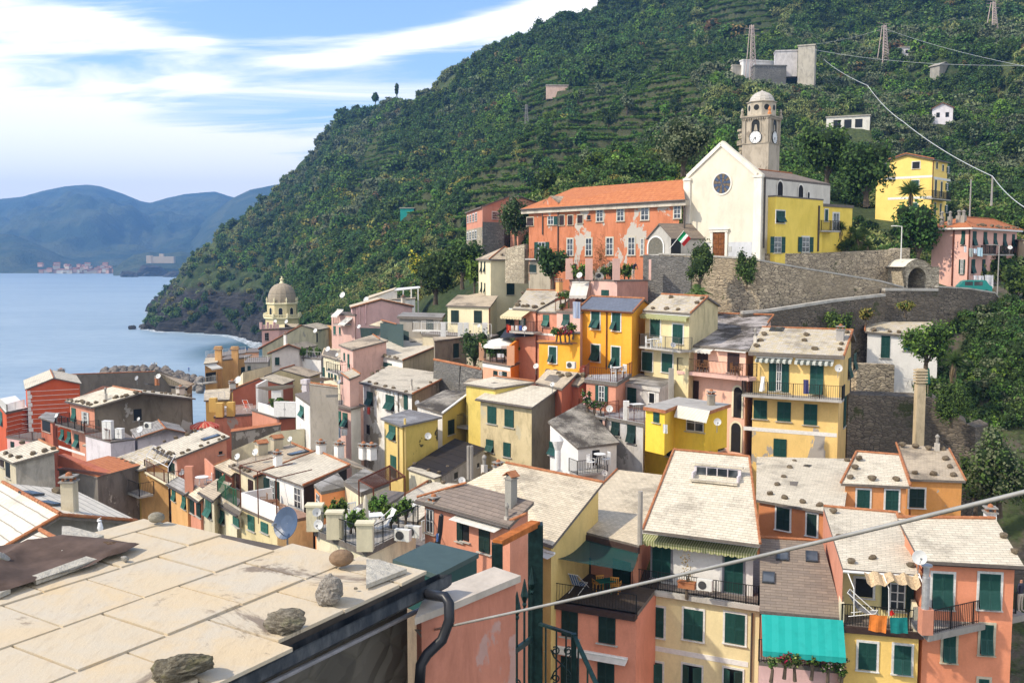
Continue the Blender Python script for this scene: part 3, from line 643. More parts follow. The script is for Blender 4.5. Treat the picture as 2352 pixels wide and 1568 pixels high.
 # ---------------------------------------------------------------- trees that stand on their own
def treep(seed,r,h,trunk_h,key,n=1500,size=.3,key2=None,lobes=9,squash=1.,flat=1.,core=.62):
# returns (trunk mesh, crown mesh); base of trunk at the origin
 g=random.Random(seed);mb=MB();tr=max(.07,r*.07)
 mb.tube([(0,0,-.6),(g.uniform(-.1,.1),0,trunk_h*.5),(g.uniform(-.2,.2),g.uniform(-.2,.2),trunk_h+h*.3)],[tr*1.4,tr,tr*.6],7)
 L_=rlobes(seed+3,lobes,r,h,base=trunk_h)
 for l in L_[1:6]:mb.tube([(0,0,trunk_h*.75),(l[0]*.5,l[1]*.5,(trunk_h+l[2])*.5),(l[0],l[1],l[2])],[tr*.6,tr*.4,tr*.15],5)
 tm=mb.mesh('trunk',BARK)
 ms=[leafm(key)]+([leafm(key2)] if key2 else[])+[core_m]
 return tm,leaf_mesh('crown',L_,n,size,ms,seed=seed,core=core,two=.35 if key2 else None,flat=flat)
TREEC={}
def tree(name,label,loc,parts,sc=1.,rz=None,group=None,cat='tree',local=False):
 r=empty(name,loc,0,label=label,cat=cat,group=group)
 a=random.uniform(0,6.28) if rz is None else rz
 inst(parts[0],'trunk',r,(0,0,0),a,sc,local=True);inst(parts[1],'crown',r,(0,0,0),a,sc,local=True);return r
def hill_trees():
 kinds=[(treep(101+i,2.6,4.2,1.,k,520,.5,lobes=9),lab) for i,(k,lab) in enumerate((('dark','dark rounded evergreen oak standing out of the hillside scrub'),('mid','mid green leafy tree standing among the terraces'),('olive','silvery olive tree growing on the hillside above the village'),('bright','bright green leafy tree growing among the darker scrub')))]
 n=0;g=random.Random(5);tries=0
 while n<170 and tries<4000:
  tries+=1
  u,v=g.uniform(600,2352),g.uniform(60,640)
  if v>560 and u>1050:continue
  p=hit(u,v,135.)
  if p.y>520 or p.z<8 or any((p.x-a)**2+(p.y-b)**2<(c+3)**2 for a,b,c in NOGO):continue
  if p.y<165 and 560<u<1960:continue
  k=g.choices(range(4),(5,4,3 if u>1300 else 1,2))[0];s=g.uniform(.55,1.15)*(1. if p.y>200 else .8)
  tree('hillside_tree',kinds[k][1],(p.x,p.y,p.z-.2),kinds[k][0],s,group=('dark evergreen oaks','leafy green trees','olive trees','bright green trees')[k]+' scattered over the hillside');n+=1
def palm_fronds(seed,n,ln,wid,key,droop=1.,leaflets=16,keyd=None,nd=0):
 g=random.Random(seed);mb=MB()
 def frond(a,el,l,m,dr):
  pts=[]
  for i in range(7):
   s=i/6;pts.append(V3((math.cos(a)*l*s*math.cos(el),math.sin(a)*l*s*math.cos(el),l*s*math.sin(el)-dr*l*s*s*.8)))
  sd=V3((-math.sin(a),math.cos(a),0))
  for i in range(leaflets):
   s=.25+.75*i/leaflets;k=min(int(s*6),5);f=s*6-k;p=pts[k].lerp(pts[k+1],f);dirn=(pts[k+1]-pts[k]).normalized()
   w=wid*math.sin(min(1,s*1.2)*2.6)+.05
   for sg in(-1,1):
    q=p+sd*sg*w+dirn*w*.5-V3((0,0,w*.35));mb.add([p,p+dirn*.09,q],[(0,1,2)],m)
  mb.tube(pts,.025,3,m)
 for i in range(n):frond(g.uniform(0,6.28),g.uniform(-.1,1.35),ln*g.uniform(.8,1.1),0,droop*g.uniform(.5,1.1))
 for i in range(nd):frond(g.uniform(0,6.28),g.uniform(-1.3,-.7),ln*.7,1,.2)
 return mb.mesh('crown',[leafm(key),leafm(keyd or key)])
def spiky_crown(seed,heads,n,ln,key,dead=0):
# yucca-like rosettes of sword leaves at each head position, with a skirt of dead leaves under them
 g=random.Random(seed);mb=MB()
 for(hx_,hy,hz,s) in heads:
  c=V3((hx_,hy,hz))
  for i in range(n):
   a=g.uniform(0,6.28);el=g.uniform(-.35,1.5);d=V3((math.cos(a)*math.cos(el),math.sin(a)*math.cos(el),math.sin(el)));sd=V3((-math.sin(a),math.cos(a),0))*.05*s
   l=ln*s*g.uniform(.7,1.1);mb.add([c-sd,c+sd,c+d*l*.55+sd,c+d*l-V3((0,0,.12*l)),c+d*l*.55-sd],[(0,1,2,3,4)],0)
  for i in range(dead):
   a=g.uniform(0,6.28);l=ln*s*g.uniform(.9,1.9);o=V3((math.cos(a),math.sin(a),0))*.28*s;sd=V3((-math.sin(a),math.cos(a),0))*.07*s
   mb.add([c-sd+o*.3,c+sd+o*.3,c+o+sd-V3((0,0,l*.6)),c+o*.8-V3((0,0,l)),c+o-sd-V3((0,0,l*.6))],[(0,1,2,3,4)],1)
 return mb.mesh('crown',[leafm(key),leafm('straw')])
 # ---------------------------------------------------------------- building kit
def inset(P,o):
 n=len(P);L_=[]
 oo=o if isinstance(o,(list,tuple)) else[o]*n
 for i in range(n):
  a,b=P[i],P[(i+1)%n];e=V3((b[0]-a[0],b[1]-a[1])).normalized();nn=V3((-e.y,e.x))
  L_.append((V3((a[0],a[1]))+nn*oo[i],e))
 out=[]
 for i in range(n):
  p,e=L_[i-1];q,f=L_[i];den=e.x*f.y-e.y*f.x
  t=((q.x-p.x)*f.y-(q.y-p.y)*f.x)/den if abs(den)>1e-6 else 0
  out.append(p+e*t)
 return out
def planez(pl,x,y):
 p,nr=pl;return p.z-((x-p.x)*nr.x+(y-p.y)*nr.y)/nr.z
def mkplane(a,b,c):
 nr=(b-a).cross(c-a).normalized();return(a.copy(),nr if nr.z>0 else-nr)
IRON=lambda:plain('wrought_iron',(.02,.022,.022),.5,.3)
RUST=lambda:plain('rusty_iron',(.13,.04,.02),.8)
WHT=lambda:plain('white_paint',(.72,.71,.68),.6,0,.12)
GUT=lambda:plain('gutter_metal',(.09,.075,.065),.5,.2)
CONC=lambda:plst((.42,.40,.36),.7)
def up(p,d,z=None):
 w=at(*uv(p),d)
 if z is not None:w.z=z
 return w
def uz(p,z):return atz(*uv(p),z)
def TF(k=1):return plain('terrace_floor',(.20,.17,.15),.9) if k==1 else plain('terrace_floor_red',(.34,.22,.16))
def MOSS():return mat('moss_roof',f_slate,(.17,.15,.12),(.12,.11,.09),1.5,6,.6,(.35,.33,.3))
WMC={}
def q5(x):return max(.1,round(x/.05)*.05)
def cch(key,fn):
 if key not in WMC:WMC[key]=fn()
 return WMC[key]
def m_surround(w,h,fc,glaz,t=.11):
 mb=MB()
 mb.box(-w/2,w/2,-.02,.01,0,h,0)
 if fc:
  for x0,x1,z0,z1 in((-w/2-t,-w/2,-.04,h+t),(w/2,w/2+t,-.04,h+t),(-w/2,w/2,h,h+t)):mb.box(x0,x1,-.045,.01,z0,z1,1)
 mb.box(-w/2-t*.9-.04,w/2+t*.9+.04,-.13,.01,-.09,-.042,2 if not fc else 1)
 if glaz:pass
 return mb.mesh('window',[plain('window_dark',(.012,.014,.015),.5),plain('frame_'+(fc or 'white'),{'white':(.66,.65,.62),'grey':(.22,.22,.24),'cream':(.5,.45,.34)}[fc or 'white'],.8,0,.18),plst((.40,.38,.34),.5)])
def m_leaf(lw,h,col,tilt=0.,side=1):
 mb=MB();t=.045
 def panel(z0,z1,ang=0.):
  s=MB();hh=z1-z0
  s.box(0,lw,-.022,0,-hh,0,0)
  for x0,x1,a,b in((0,t,-hh,0),(lw-t,lw,-hh,0),(t,lw-t,-t,0),(t,lw-t,-hh,-hh+t)):s.box(x0,x1,-.034,-.0225,a,b,1)
  ca,sa=math.cos(ang),math.sin(ang)
  vs=[(x,y*ca+z*sa,-y*sa+z*ca+z1) for x,y,z in s.v];o=len(mb.v);mb.v+=vs;mb.f+=[tuple(i+o for i in f) for f in s.f];mb.m+=s.m
 if tilt:panel(h*.5,h);panel(0,h*.5,tilt)
 else:panel(h*.5,h);panel(0,h*.5-.01)
 return mb.mesh('shutter',[shutm(col),plain('shutter_frame_'+col,tuple(x*1.15+.004 for x in SHC[col]),.5)])
def m_glaz(w,h,rows=3,fm=(.62,.62,.6)):
 mb=MB();t=.06;mb.box(-w/2,w/2,-.03,-.021,0,h,0)
 for x in(-w/2,-t/2,w/2-t):mb.box(x,x+t,-.055,-.031,0,h,1)
 for i in range(rows+1):z=(h-t)*i/rows;mb.box(-w/2,w/2,-.05,-.0305,z,z+t*.8,1)
 return mb.mesh('pane',[glass(),plain('casement_white',fm,.6,0,.1)])
def add_window(root,pos,rz,kind,w,h,fc='white',sc='green'):
 w,h=q5(w),q5(h);col=fc or ''
 wn='door' if kind in 'Dd' else 'window'
 me=cch(('sur',w,h,col),lambda:m_surround(w,h,fc,False))
 wo=inst(me,wn,root,pos,rz)
 lw=w/2
 def leaf(me_,x,y=-.025,rzz=0,sx=1):o=inst(me_,'shutter',wo,(x,y,0),rzz,(sx,1,1),local=True);return o
 if kind in 'SD':
  m_=cch(('lf',lw,h,sc,0),lambda:m_leaf(lw-.008,h,sc));leaf(m_,-w/2);leaf(m_,.004)
 elif kind in 'OoP':
  ta=.55 if kind!='P' else .3
  m1=cch(('lf',lw,h,sc,ta),lambda:m_leaf(lw-.008,h,sc,ta));m0=cch(('lf',lw,h,sc,0),lambda:m_leaf(lw-.008,h,sc))
  leaf(m1,-w/2);leaf(m1 if kind!='o' else m0,.004)
 elif kind=='G':inst(cch(('gl',w,h),lambda:m_glaz(w,h)),'pane',wo,(0,0,0),0,1,local=True)
 elif kind=='A':
  m_=cch(('lf',lw,h,sc,0),lambda:m_leaf(lw-.008,h,sc));leaf(m_,-w-.02,-.05);leaf(m_,w/2+.03,-.05)
  inst(cch(('gl',w,h),lambda:m_glaz(w,h)),'pane',wo,(0,0,0),0,1,local=True)
 elif kind=='H':
  m_=cch(('lf',lw,h,sc,0),lambda:m_leaf(lw-.008,h,sc));leaf(m_,-w/2,-.03,R(-38));leaf(m_,w/2,-.03,R(38),-1)
 elif kind=='d':inst(cch(('gd',w,h),lambda:m_glaz(w,h,2,(.05,.10,.09))),'pane',wo,(0,0,0),0,1,local=True)
 return wo
def tilerun(p,q,r=.13,pitch=.38):
 r*=.72;mb=MB();d=(q-p);n=max(2,int(d.length/pitch));pts=[];rr=[]
 for i in range(n):
  a=p+d*(i/n);b=p+d*((i+.97)/n);pts+=[a,b];rr+=[r,r*.82]
 mb.tube(pts,rr,7);return mb
HOUSES=[]
class Bld:
 def __init__(s,label,B,d,A=None,base=9.,name='village_house',cat='house',group=None,z=None,seed=None):
  u,v=uv(B);p=at(u,v,d);s.z0=p.z;rz=0
  g_=float(tz(np.array([p.x]),np.array([p.y]))[0])-3. if p.y>30 else p.z-base
  base=max(base,p.z-g_);s.d=d;s.label=label;s.base=base;s.zb=p.z-base
  if A is not None:
   a=s.pt(A);e=(p-a);rz=math.atan2(e.y,e.x);s.w=e.length
  s.root=empty(name,(p.x,p.y,s.zb),rz,label=label,cat=cat,group=group)
  s.rz=rz;s.B=p;s.E=[];s.roofpl=[];s.roof=None;s.seed=seed or len(HOUSES);s.rnd=random.Random(s.seed);HOUSES.append(s)
  s.stone_lab=None
 def pt(s,p):
  if isinstance(p,V3):return p
  u,v=uv(p)
  if len(p)==4:return at(u,v,p[3])
  h=p[2] if len(p)>2 else 0.
  w=atz(u,v,s.z0+h);return w
 def setE(s,foot,th=.0):
  n=len(foot)
  for i in range(n):
   a,b=V3((*foot[i][:2],0)),V3((*foot[(i+1)%n][:2],0));e=(b-a).normalized()
   s.E.append((a,b,e,V3((e.y,-e.x,0))))
 def part(s,mb,name,m,smooth=False,parent=None,**k):return mb.build(name,m,parent or s.root,smooth,**k)
 def quad(s,pts,wall,roof='pale',o=.25,th=.16,name='roof',wn='wall',zb=None,edge=None,ofr=None):
  P=[s.pt(p) for p in pts]
  mb=MB();mb.slab(P,th,0,1)
  rf=s.part(mb,name,[slate(roof) if isinstance(roof,str) else roof,edge or plain('roof_edge',(.16,.14,.12),.9)])
  if s.roof is None:s.roof=rf
  pl=mkplane(P[0],P[1],P[2]);s.roofpl.append(pl);s.rp=getattr(s,'rp',[])+[P]
  ft=inset(P,ofr or o);zb=s.zb if zb is None else zb
  top=[V3((f.x,f.y,max(planez(pl,f.x,f.y)-th*.98,zb+.1))) for f in ft]
  if len(P)==4 and len(pts)==4:
   pl2=mkplane(P[0],P[2],P[3]);top[3].z=planez(pl2,top[3].x,top[3].y)-th*.98
  s.setE(ft);mw=MB()
  if isinstance(wall,(list,tuple)):
   for i in range(len(top)):
    a,b=top[i],top[(i+1)%len(top)];mw.add([a,(a[0],a[1],zb),(b[0],b[1],zb),b],[(0,1,2,3)],i%len(wall))
   s.part(mw,wn,list(wall))
  else:mw.walls(top,zb);s.part(mw,wn,wall)
  return s
 def gable(s,G0,P,G1,V,wall,roof='pale',o=.25,th=.16,gw=None,zb=None,roof2=None):
  G0,P,G1=s.pt(G0),s.pt(P),s.pt(G1)
  mb=MB();ra=MB()
  A1,P1,B1=G0+V,P+V,G1+V
  mb.slab([A1,G0,P,P1],th,0,1);mb.slab([P1,P,G1,B1],th,2 if roof2 else 0,1)
  mats=[slate(roof) if isinstance(roof,str) else roof,plain('roof_edge',(.16,.14,.12),.9)]+([slate(roof2)] if roof2 else[])
  rf=s.part(mb,'roof',mats)
  if s.roof is None:s.roof=rf
  pa,pb=mkplane(A1,G0,P),mkplane(P,G1,B1);s.roofpl+=[pa,pb];s.rp=getattr(s,'rp',[])+[[A1,G0,P,P1],[P1,P,G1,B1]]
  foot=[G0,G1,B1,A1];ft=inset(foot,o);zb=s.zb if zb is None else zb
  hz=lambda f:min(planez(pa,f.x,f.y),planez(pb,f.x,f.y))-th*.98
  top=[V3((f.x,f.y,hz(f))) for f in ft];s.setE(ft);mw=MB();gs=MB()
  def apex(a,b):
  # where the ridge line crosses the inset gable wall
   e=V3((b.x-a.x,b.y-a.y));v2=V3((V.x,V.y));den=e.x*v2.y-e.y*v2.x
   t=((P.x-a.x)*v2.y-(P.y-a.y)*v2.x)/den;x,y=a.x+e.x*t,a.y+e.y*t;return V3((x,y,hz(V3((x,y)))))
  for i in range(4):
   a,b=top[i],top[(i+1)%4];k=1 if(gw and i==0) else 0
   if i in(0,2):p_=apex(a,b);mw.add([a,(a.x,a.y,zb),(b.x,b.y,zb),b,p_],[(0,1,2,3,4)],k)
   else:mw.add([a,(a.x,a.y,zb),(b.x,b.y,zb),b],[(0,1,2,3)],k)
  s.part(mw,'wall',[wall]+([gw] if gw else[]));return s
 def cast(s,p,e=0,off=0.):
  a,b,ed,nr=s.E[e];u,v=uv(p);r=ray(u,v);o=V3((0,0,CZ));a2=a+nr*off
  t=(a2-o).dot(nr)/r.dot(nr);return o+r*t
 def wins(s,kind,e,boxes,fc=None,sc='green',hfix=None):
  a,b,ed,nr=s.E[e];rz=math.atan2(ed.y,ed.x)
  for(x0,y0,x1,y1) in boxes:
   xc,yc=(x0+x1)/2,(y0+y1)/2
   t,bt=s.cast((xc,y0),e),s.cast((xc,y1),e);l,r_=s.cast((x0,yc),e),s.cast((x1,yc),e)
   h=hfix or(t.z-bt.z);w=(V3((r_.x,r_.y))-V3((l.x,l.y))).length;c=(l+r_)/2
   add_window(s.root,(c.x,c.y,bt.z),rz,kind,min(w,3.2),min(h,4),fc,sc)
 def tiles(s,p,q,r=.12,name='ridge_tiles',dz=.05):
  a,b=s.pt(p)+V3((0,0,dz)),s.pt(q)+V3((0,0,dz));s.part(tilerun(a,b,r),name,terrat(),parent=s.roof)
 def gutter(s,p,q,off=.06,m=None,dz=-.12):
  a,b=s.pt(p),s.pt(q);n_=V3(((b-a).y,-(b-a).x,0)).normalized()*off
  mb=MB();mb.tube([a+n_+V3((0,0,dz)),b+n_+V3((0,0,dz))],.07,6);s.part(mb,'gutter',m or GUT(),parent=s.roof)
 def pipe(s,e,p,q,r=.05,m=None):
  a,b=s.cast(p,e,.09),s.cast(q,e,.09);mb=MB();mb.tube([a,V3((a.x,a.y,b.z))],r,6);s.part(mb,'downpipe',m or GUT())
 def band(s,e,y_at,x0,x1,hgt=.25,m=None,off=.02):
  a,b,ed,nr=s.E[e];l,r_=s.cast((x0,y_at[0]),e),s.cast((x1,y_at[1]),e);z=(l.z+r_.z)/2
  p,q=V3((l.x,l.y,z))+nr*off/2,V3((r_.x,r_.y,z))+nr*off/2;mb=MB();mb.obox(p,q,off,hgt);s.part(mb,'string_course',m or WHT())
 def onroof(s,p,k=0):
  u,v=uv(p);r=ray(u,v);o=V3((0,0,CZ));pl=s.roofpl[k];t=(pl[0]-o).dot(pl[1])/r.dot(pl[1]);return o+r*t
 def chimney(s,p,hgt,w=.5,k=0,m=None,cap='slab',n_='chimney'):
  c=s.onroof(p,k);a=V3((c.x,c.y,c.z-.3));mb=MB();h=hgt
  cs,sn_=math.cos(s.rz),math.sin(s.rz)
  def bx(x0,x1,y0,y1,z0,z1,mm):
   t=MB();t.box(x0,x1,y0,y1,z0,z1);mb.add([(a.x+x*cs-y*sn_,a.y+x*sn_+y*cs,a.z+z) for x,y,z in t.v],t.f,mm)
  bx(-w/2,w/2,-w/2,w/2,0,h+.1,0)
  if cap=='slab':
   bx(-w/2-.07,w/2+.07,-w/2-.07,w/2+.07,h+.101,h+.17,1)
   for sx_ in(-1,1):
    for sy_ in(-1,1):bx(sx_*w*.33-.05,sx_*w*.33+.05,sy_*w*.33-.05,sy_*w*.33+.05,h+.171,h+.33,2)
   bx(-w/2-.05,w/2+.05,-w/2-.05,w/2+.05,h+.331,h+.39,1);mb.lathe([(w*.3,h+.392),(w*.24,h+.5),(.02,h+.56)],8,(a.x,a.y,a.z),2)
  elif cap=='tile':
   bx(-w/2-.05,w/2+.05,-w/2-.05,w/2+.05,h+.101,h+.15,1);t0=[(-w/2-.08,h+.28),(0,h+.5),(w/2+.08,h+.28)]
   bx(-w*.4,w*.4,-w*.4,w*.4,h+.151,h+.28,0)
   for sx_ in(-1,1):
    q=[(sx_*(w/2+.1),-w/2-.08,h+.27),(0,-w/2-.08,h+.5),(0,w/2+.08,h+.5),(sx_*(w/2+.1),w/2+.08,h+.27)]
    mb.slab([(a.x+x*cs-y*sn_,a.y+x*sn_+y*cs,a.z+z) for x,y,z in q],.05,2)
  elif cap=='pipe':mb.lathe([(w*.35,h+.1),(w*.35,h+.5),(w*.5,h+.52),(w*.5,h+.62),(.03,h+.75)],10,(a.x,a.y,a.z),1)
  return s.part(mb,n_,[m or plst((.52,.48,.42),.6),plain('slate_cap',(.30,.28,.25),.9),terrat()],parent=s.roof)
 def skylight(s,p,w=.6,l=.9,k=0,open_=False):
  c=s.onroof(p,k);pl=s.roofpl[k][1];e=V3((math.cos(s.rz),math.sin(s.rz),0));e=(e-pl*e.dot(pl)).normalized();f=pl.cross(e)
  mb=MB();P=[c+e*sx_*w/2+f*sy_*l/2 for sx_,sy_ in((-1,-1),(1,-1),(1,1),(-1,1))]
  T=[p_+pl*.10 for p_ in P];I=[c+(p_-c)*.84+pl*.105 for p_ in P]
  for i in range(4):j=(i+1)%4;mb.add([P[i],P[j],T[j],T[i]],[(0,1,2,3)],0)
  mb.add(T,[(0,1,2,3)],0);mb.add(I,[(0,1,2,3)],1);s.part(mb,'skylight',[plain('skylight_frame',(.05,.055,.06),.5),glass()],parent=s.roof)
 def stones(s,p,q,n,k=0,sz=.2,lab=None,jit=.15):
  a,b=s.onroof(p,k),s.onroof(q,k)
  for i in range(n):
   t=(i+.5+s.rnd.uniform(-.3,.3))/n;c=a.lerp(b,t)+V3((s.rnd.uniform(-jit,jit),s.rnd.uniform(-jit,jit),0));c.z=planez(s.roofpl[k],c.x,c.y)
   roof_stone(c,sz*s.rnd.uniform(.75,1.3),s.slab_lab(lab),s.rnd)
 def stone_at(s,pts,k=0,sz=.22):
  for p in pts:roof_stone(s.onroof(p,k),sz*s.rnd.uniform(.85,1.2),s.slab_lab(None),s.rnd)
 def slab_lab(s,lab):return lab or s.short
 short='a slate roof'
 def balcony(s,e,p,q,dep=1.,h=1.,m=None,slabm=None,rail=True,pitch=.13,sides=True,bow=0.,th=.16,extra=None):
  a,b,ed,nr=s.E[e];l,r_=s.cast(p,e,dep),s.cast(q,e,dep);z=(l.z+r_.z)/2;l=V3((l.x,l.y,z));r_=V3((r_.x,r_.y,z))
  mb=MB();mb.slab([l+V3((0,0,th)),r_+V3((0,0,th)),r_-nr*(dep+.0)+V3((0,0,th)),l-nr*(dep+.0)+V3((0,0,th))],th)
  bo=s.part(mb,'balcony',slabm or plst((.38,.36,.33),.7))
  if rail:
   zz=V3((0,0,th));line=[l-nr*dep,l,r_,r_-nr*dep] if sides else[l,r_]
   line=[p_-nr*.05+zz for p_ in line];s.railing(line,h,m,pitch,bo,bow)
  return bo
 def railing(s,line,h=1.,m=None,pitch=.13,parent=None,bow=0.,name='railing'):
  mb=rail_mb(line,h,pitch,bow);return s.part(mb,name,m or IRON(),parent=parent or s.root)
 def awning(s,e,p,q,out=1.2,drop=.5,m=None,val=.2,box=True):
  a,b,ed,nr=s.E[e];l,r_=s.cast(p,e),s.cast(q,e);z=(l.z+r_.z)/2;l=V3((l.x,l.y,z))+nr*.06;r_=V3((r_.x,r_.y,z))+nr*.06
  mb=MB();dn=V3((0,0,-drop));n=max(2,int((r_-l).length/.35));
  o1,o2=l+nr*out+dn,r_+nr*out+dn
  mb.slab([l,r_,o2,o1],.02,0)
  if val:
   vs=[];
   for i in range(n*4+1):
    t=i/(n*4);c=o1.lerp(o2,t)+nr*.012;vs+=[c,c-V3((0,0,val*(.8+.3*abs(math.sin(t*n*math.pi)))))]
   mb.add(vs,[(2*i,2*i+1,2*i+3,2*i+2) for i in range(n*4)],0)
  if box:mb.obox(l+V3((0,0,.07)),r_+V3((0,0,.07)),.12,.1,1)
  return s.part(mb,'awning',[m or strp('cream'),WHT()])
def rail_mb(line,h,pitch=.13,bow=0.,post=.03,bar=.011,mid=False):
 mb=MB();up=V3((0,0,h))
 for i in range(len(line)-1):
  a,b=line[i],line[i+1];d=b-a;n=max(1,int(d.length/pitch))
  mb.obox(a+up,b+up,.045,.03);mb.obox(a+V3((0,0,.08)),b+V3((0,0,.08)),.03,.02)
  nr=V3((d.y,-d.x,0)).normalized()
  for j in range(n+1):
   p=a+d*(j/n);w=post if j in(0,n) or j%12==0 else bar
   if bow and j not in(0,n):mb.tube([p+V3((0,0,.08)),p+nr*bow+V3((0,0,h*.3)),p+V3((0,0,h*.65)),p+up],bar,3)
   else:mb.box(p.x-w,p.x+w,p.y-w,p.y+w,p.z,p.z+h)
 return mb
def f_stripe(m,n,L,bs,out,c1,c2,w=.16,ax='X'):
 tc=n('ShaderNodeTexCoord');sx=n('ShaderNodeSeparateXYZ');L(tc.outputs['UV'],sx.inputs[0])
 f=mth(n,L,'FRACT',mth(n,L,'DIVIDE',sx.outputs[ax],w),0);g=mth(n,L,'GREATER_THAN',f,.5);a=noise(n,L,tc.outputs['Object'],3,4,.6)
 c=mixc(n,L,g,c1,c2);c=mixc(n,L,mrg(n,L,a.outputs['Fac'],.4,.8,0,.3).outputs[0],c,tuple(x*.6 for x in c1))
 L(c,bs.inputs['Base Color']);bs.inputs['Roughness'].default_value=.85
 t=n('ShaderNodeBsdfTranslucent');L(c,t.inputs['Color']);mx=n('ShaderNodeMixShader');mx.inputs[0].default_value=.3
 L(bs.outputs[0],mx.inputs[1]);L(t.outputs[0],mx.inputs[2]);L(mx.outputs[0],out.inputs[0])
STR={'cream':((.74,.71,.62),(.70,.66,.55),.3),'yellow':((.78,.70,.45),(.66,.58,.36),.3),'greens':((.62,.60,.36),(.25,.30,.10),.14),'bw':((.66,.68,.62),(.10,.12,.11),.45),'teal':((.02,.42,.38),(.03,.46,.42),.6),'white':((.78,.76,.70),(.74,.72,.66),.5),'blues':((.06,.16,.42),(.55,.6,.66),.14),'red':((.6,.06,.04),(.7,.3,.2),.5)}
def strp(k):return mat('awning_cloth_'+k,f_stripe,*STR[k])
# weathered stones that hold the slates down
def rock_mesh(seed,rough=.35,sub=2,name='roof_stone',m=None):
 import bmesh as bmm
 bm=bmm.new();bmm.ops.create_icosphere(bm,subdivisions=sub,radius=1);g=np.random.default_rng(seed)
 V=np.array([v.co[:] for v in bm.verts]);K=g.normal(size=(9,3));K/=np.linalg.norm(K,axis=1)[:,None];cut=g.uniform(.55,.85,9)
 for k,c in zip(K,cut):
  dd_=V@k;V-=np.outer(np.maximum(dd_-c,0)*.85,k)
 V+=g.normal(size=V.shape)*rough*.08
 for v,c in zip(bm.verts,V):v.co=c
 me=bpy.data.meshes.new(name);bm.to_mesh(me);bm.free();me.materials.append(m or mat('weathered_stone',f_rock,(.11,.08,.05),(.24,.19,.13),(.2,.17,.11)));setuv(me);return me
def f_rock(m,n,L,bs,out,c1,c2,lich=(.25,.24,.18)):
 tc=n('ShaderNodeTexCoord');v=tc.outputs['Object'];a=noise(n,L,vmap(n,L,v,(1,1,3)),2.2,8,.7,.4);b=noise(n,L,v,1.1,4,.6);f=noise(n,L,v,14,6,.7)
 c=mixc(n,L,mrg(n,L,a.outputs['Fac'],.35,.65).outputs[0],c1,c2);c=mixc(n,L,mrg(n,L,b.outputs['Fac'],.52,.62,0,.7).outputs[0],c,lich)
 c=mixc(n,L,mrg(n,L,f.outputs['Fac'],.4,.7,0,.4).outputs[0],c,tuple(x*.4 for x in c1))
 L(c,bs.inputs['Base Color']);bs.inputs['Roughness'].default_value=.95
 bump(n,L,bs,mth(n,L,'ADD',mth(n,L,'MULTIPLY',a.outputs['Fac'],2),f.outputs['Fac']),.7,.06)
RST=[rock_mesh(i) for i in range(5)]
def roof_stone(c,s,lab,rnd):
 o=inst(rnd.choice(RST),'roof_stone',None,(c.x,c.y,c.z+s*.38),rnd.uniform(0,6.28),(s*1.1,s*.9,s*.75),label='weathered stone weighing down slates of '+lab,cat='stone',group='stones lying on '+lab)
 # satellite dishes
def m_dish(r,m):
 mb=MB();prof=[(r*.02,-.16*r)]+[(r*k,-.16*r+.22*r*k*k*1.) for k in(.25,.5,.75,1.)]+[(r*.98,.075*r),(r*.5,-.08*r),(r*.02,-.13*r)]
 mb.lathe(prof,24);return mb.mesh('reflector',m,smooth=False)
def dish(p,d,r=.4,label='',col='white',face=(-.5,-.85),tilt=.5,mast=.5,ax=1.15,dz=0):
 r*=.52;u,v=uv(p);c=at(u,v,d)
 rt=empty('satellite_dish',(c.x,c.y,c.z-mast),0,label=label,cat='satellite dish')
 mm={'white':plain('dish_white',(.62,.62,.6),.45,0,.08),'dark':plain('dish_dark',(.06,.065,.07),.5),'blue':plain('dish_blue',(.06,.09,.15),.35,0,.1),'red':plain('dish_red',(.22,.04,.02),.5),'grey':plain('dish_grey',(.33,.34,.36),.5)}[col]
 me=cch(('dish',round(r,2),col),lambda:m_dish(r,mm))
 f=V3((face[0],face[1],tilt)).normalized();q=f.to_track_quat('Z','Y');o=bpy.data.objects.new('reflector',me);COL.objects.link(o);o.parent=rt
 o.matrix_local=Matrix.Translation((0,0,mast))@q.to_matrix().to_4x4()
 mb=MB();b=V3((0,0,mast));mb.tube([(0,.12,-.25),(0,.12,mast-.05),b-f*r*.16],.025,6);mb.build2('mast',plain('galvanised_steel',(.3,.31,.32),.45,.6),rt)
 ma=MB();tip=b+f*r*1.15+V3((0,0,-.25*r));side=b-V3((0,0,r*.95))*.9+f*.05;ma.tube([side,tip],.014,5);ma.obox(tip,tip+(b-tip).normalized()*.12,.07,.07);ma.build2('feed_arm',plain('galvanised_steel',(.3,.31,.32),.45,.6),rt)
 return rt
def _b2(s,name,m,parent,smooth=False,**k):
 me=s.mesh(name,m,None,smooth);o=bpy.data.objects.new(name,me);COL.objects.link(o);o.parent=parent;WM[o.name]=WM.get(parent.name,Matrix.Identity(4));return tag(o,**k)
MB.build2=_b2
# ================================================================ the village, from the harbour side up to the viewpoint
PK={'pink':'#E3B2A0','salmon':'#DC8B66','deep':'#C4643C','cream':'#E8DCB4','yellow':'#E9C765','ochre':'#E0A552','orange':'#F2A223','white':'#E9E6E0','beige':'#CDBF9E','grey':'#A79F92','dgrey':'#7A7062','lilac':'#D9CFD3','red':'#B23D1C','straw':'#DDC98E','gold':'#E2B23C','peach':'#E9A97C','lemon':'#E6C94A','rose':'#EBB9B4'}
def PL(k,stain=.3,peel=0.,pcol=(.45,.42,.37)):c=hx(PK[k]);l=sum(c)/3;return plst(tuple((x*.8+l*.2)*.85 for x in c),stain,peel,pcol)
TRIM=WHT
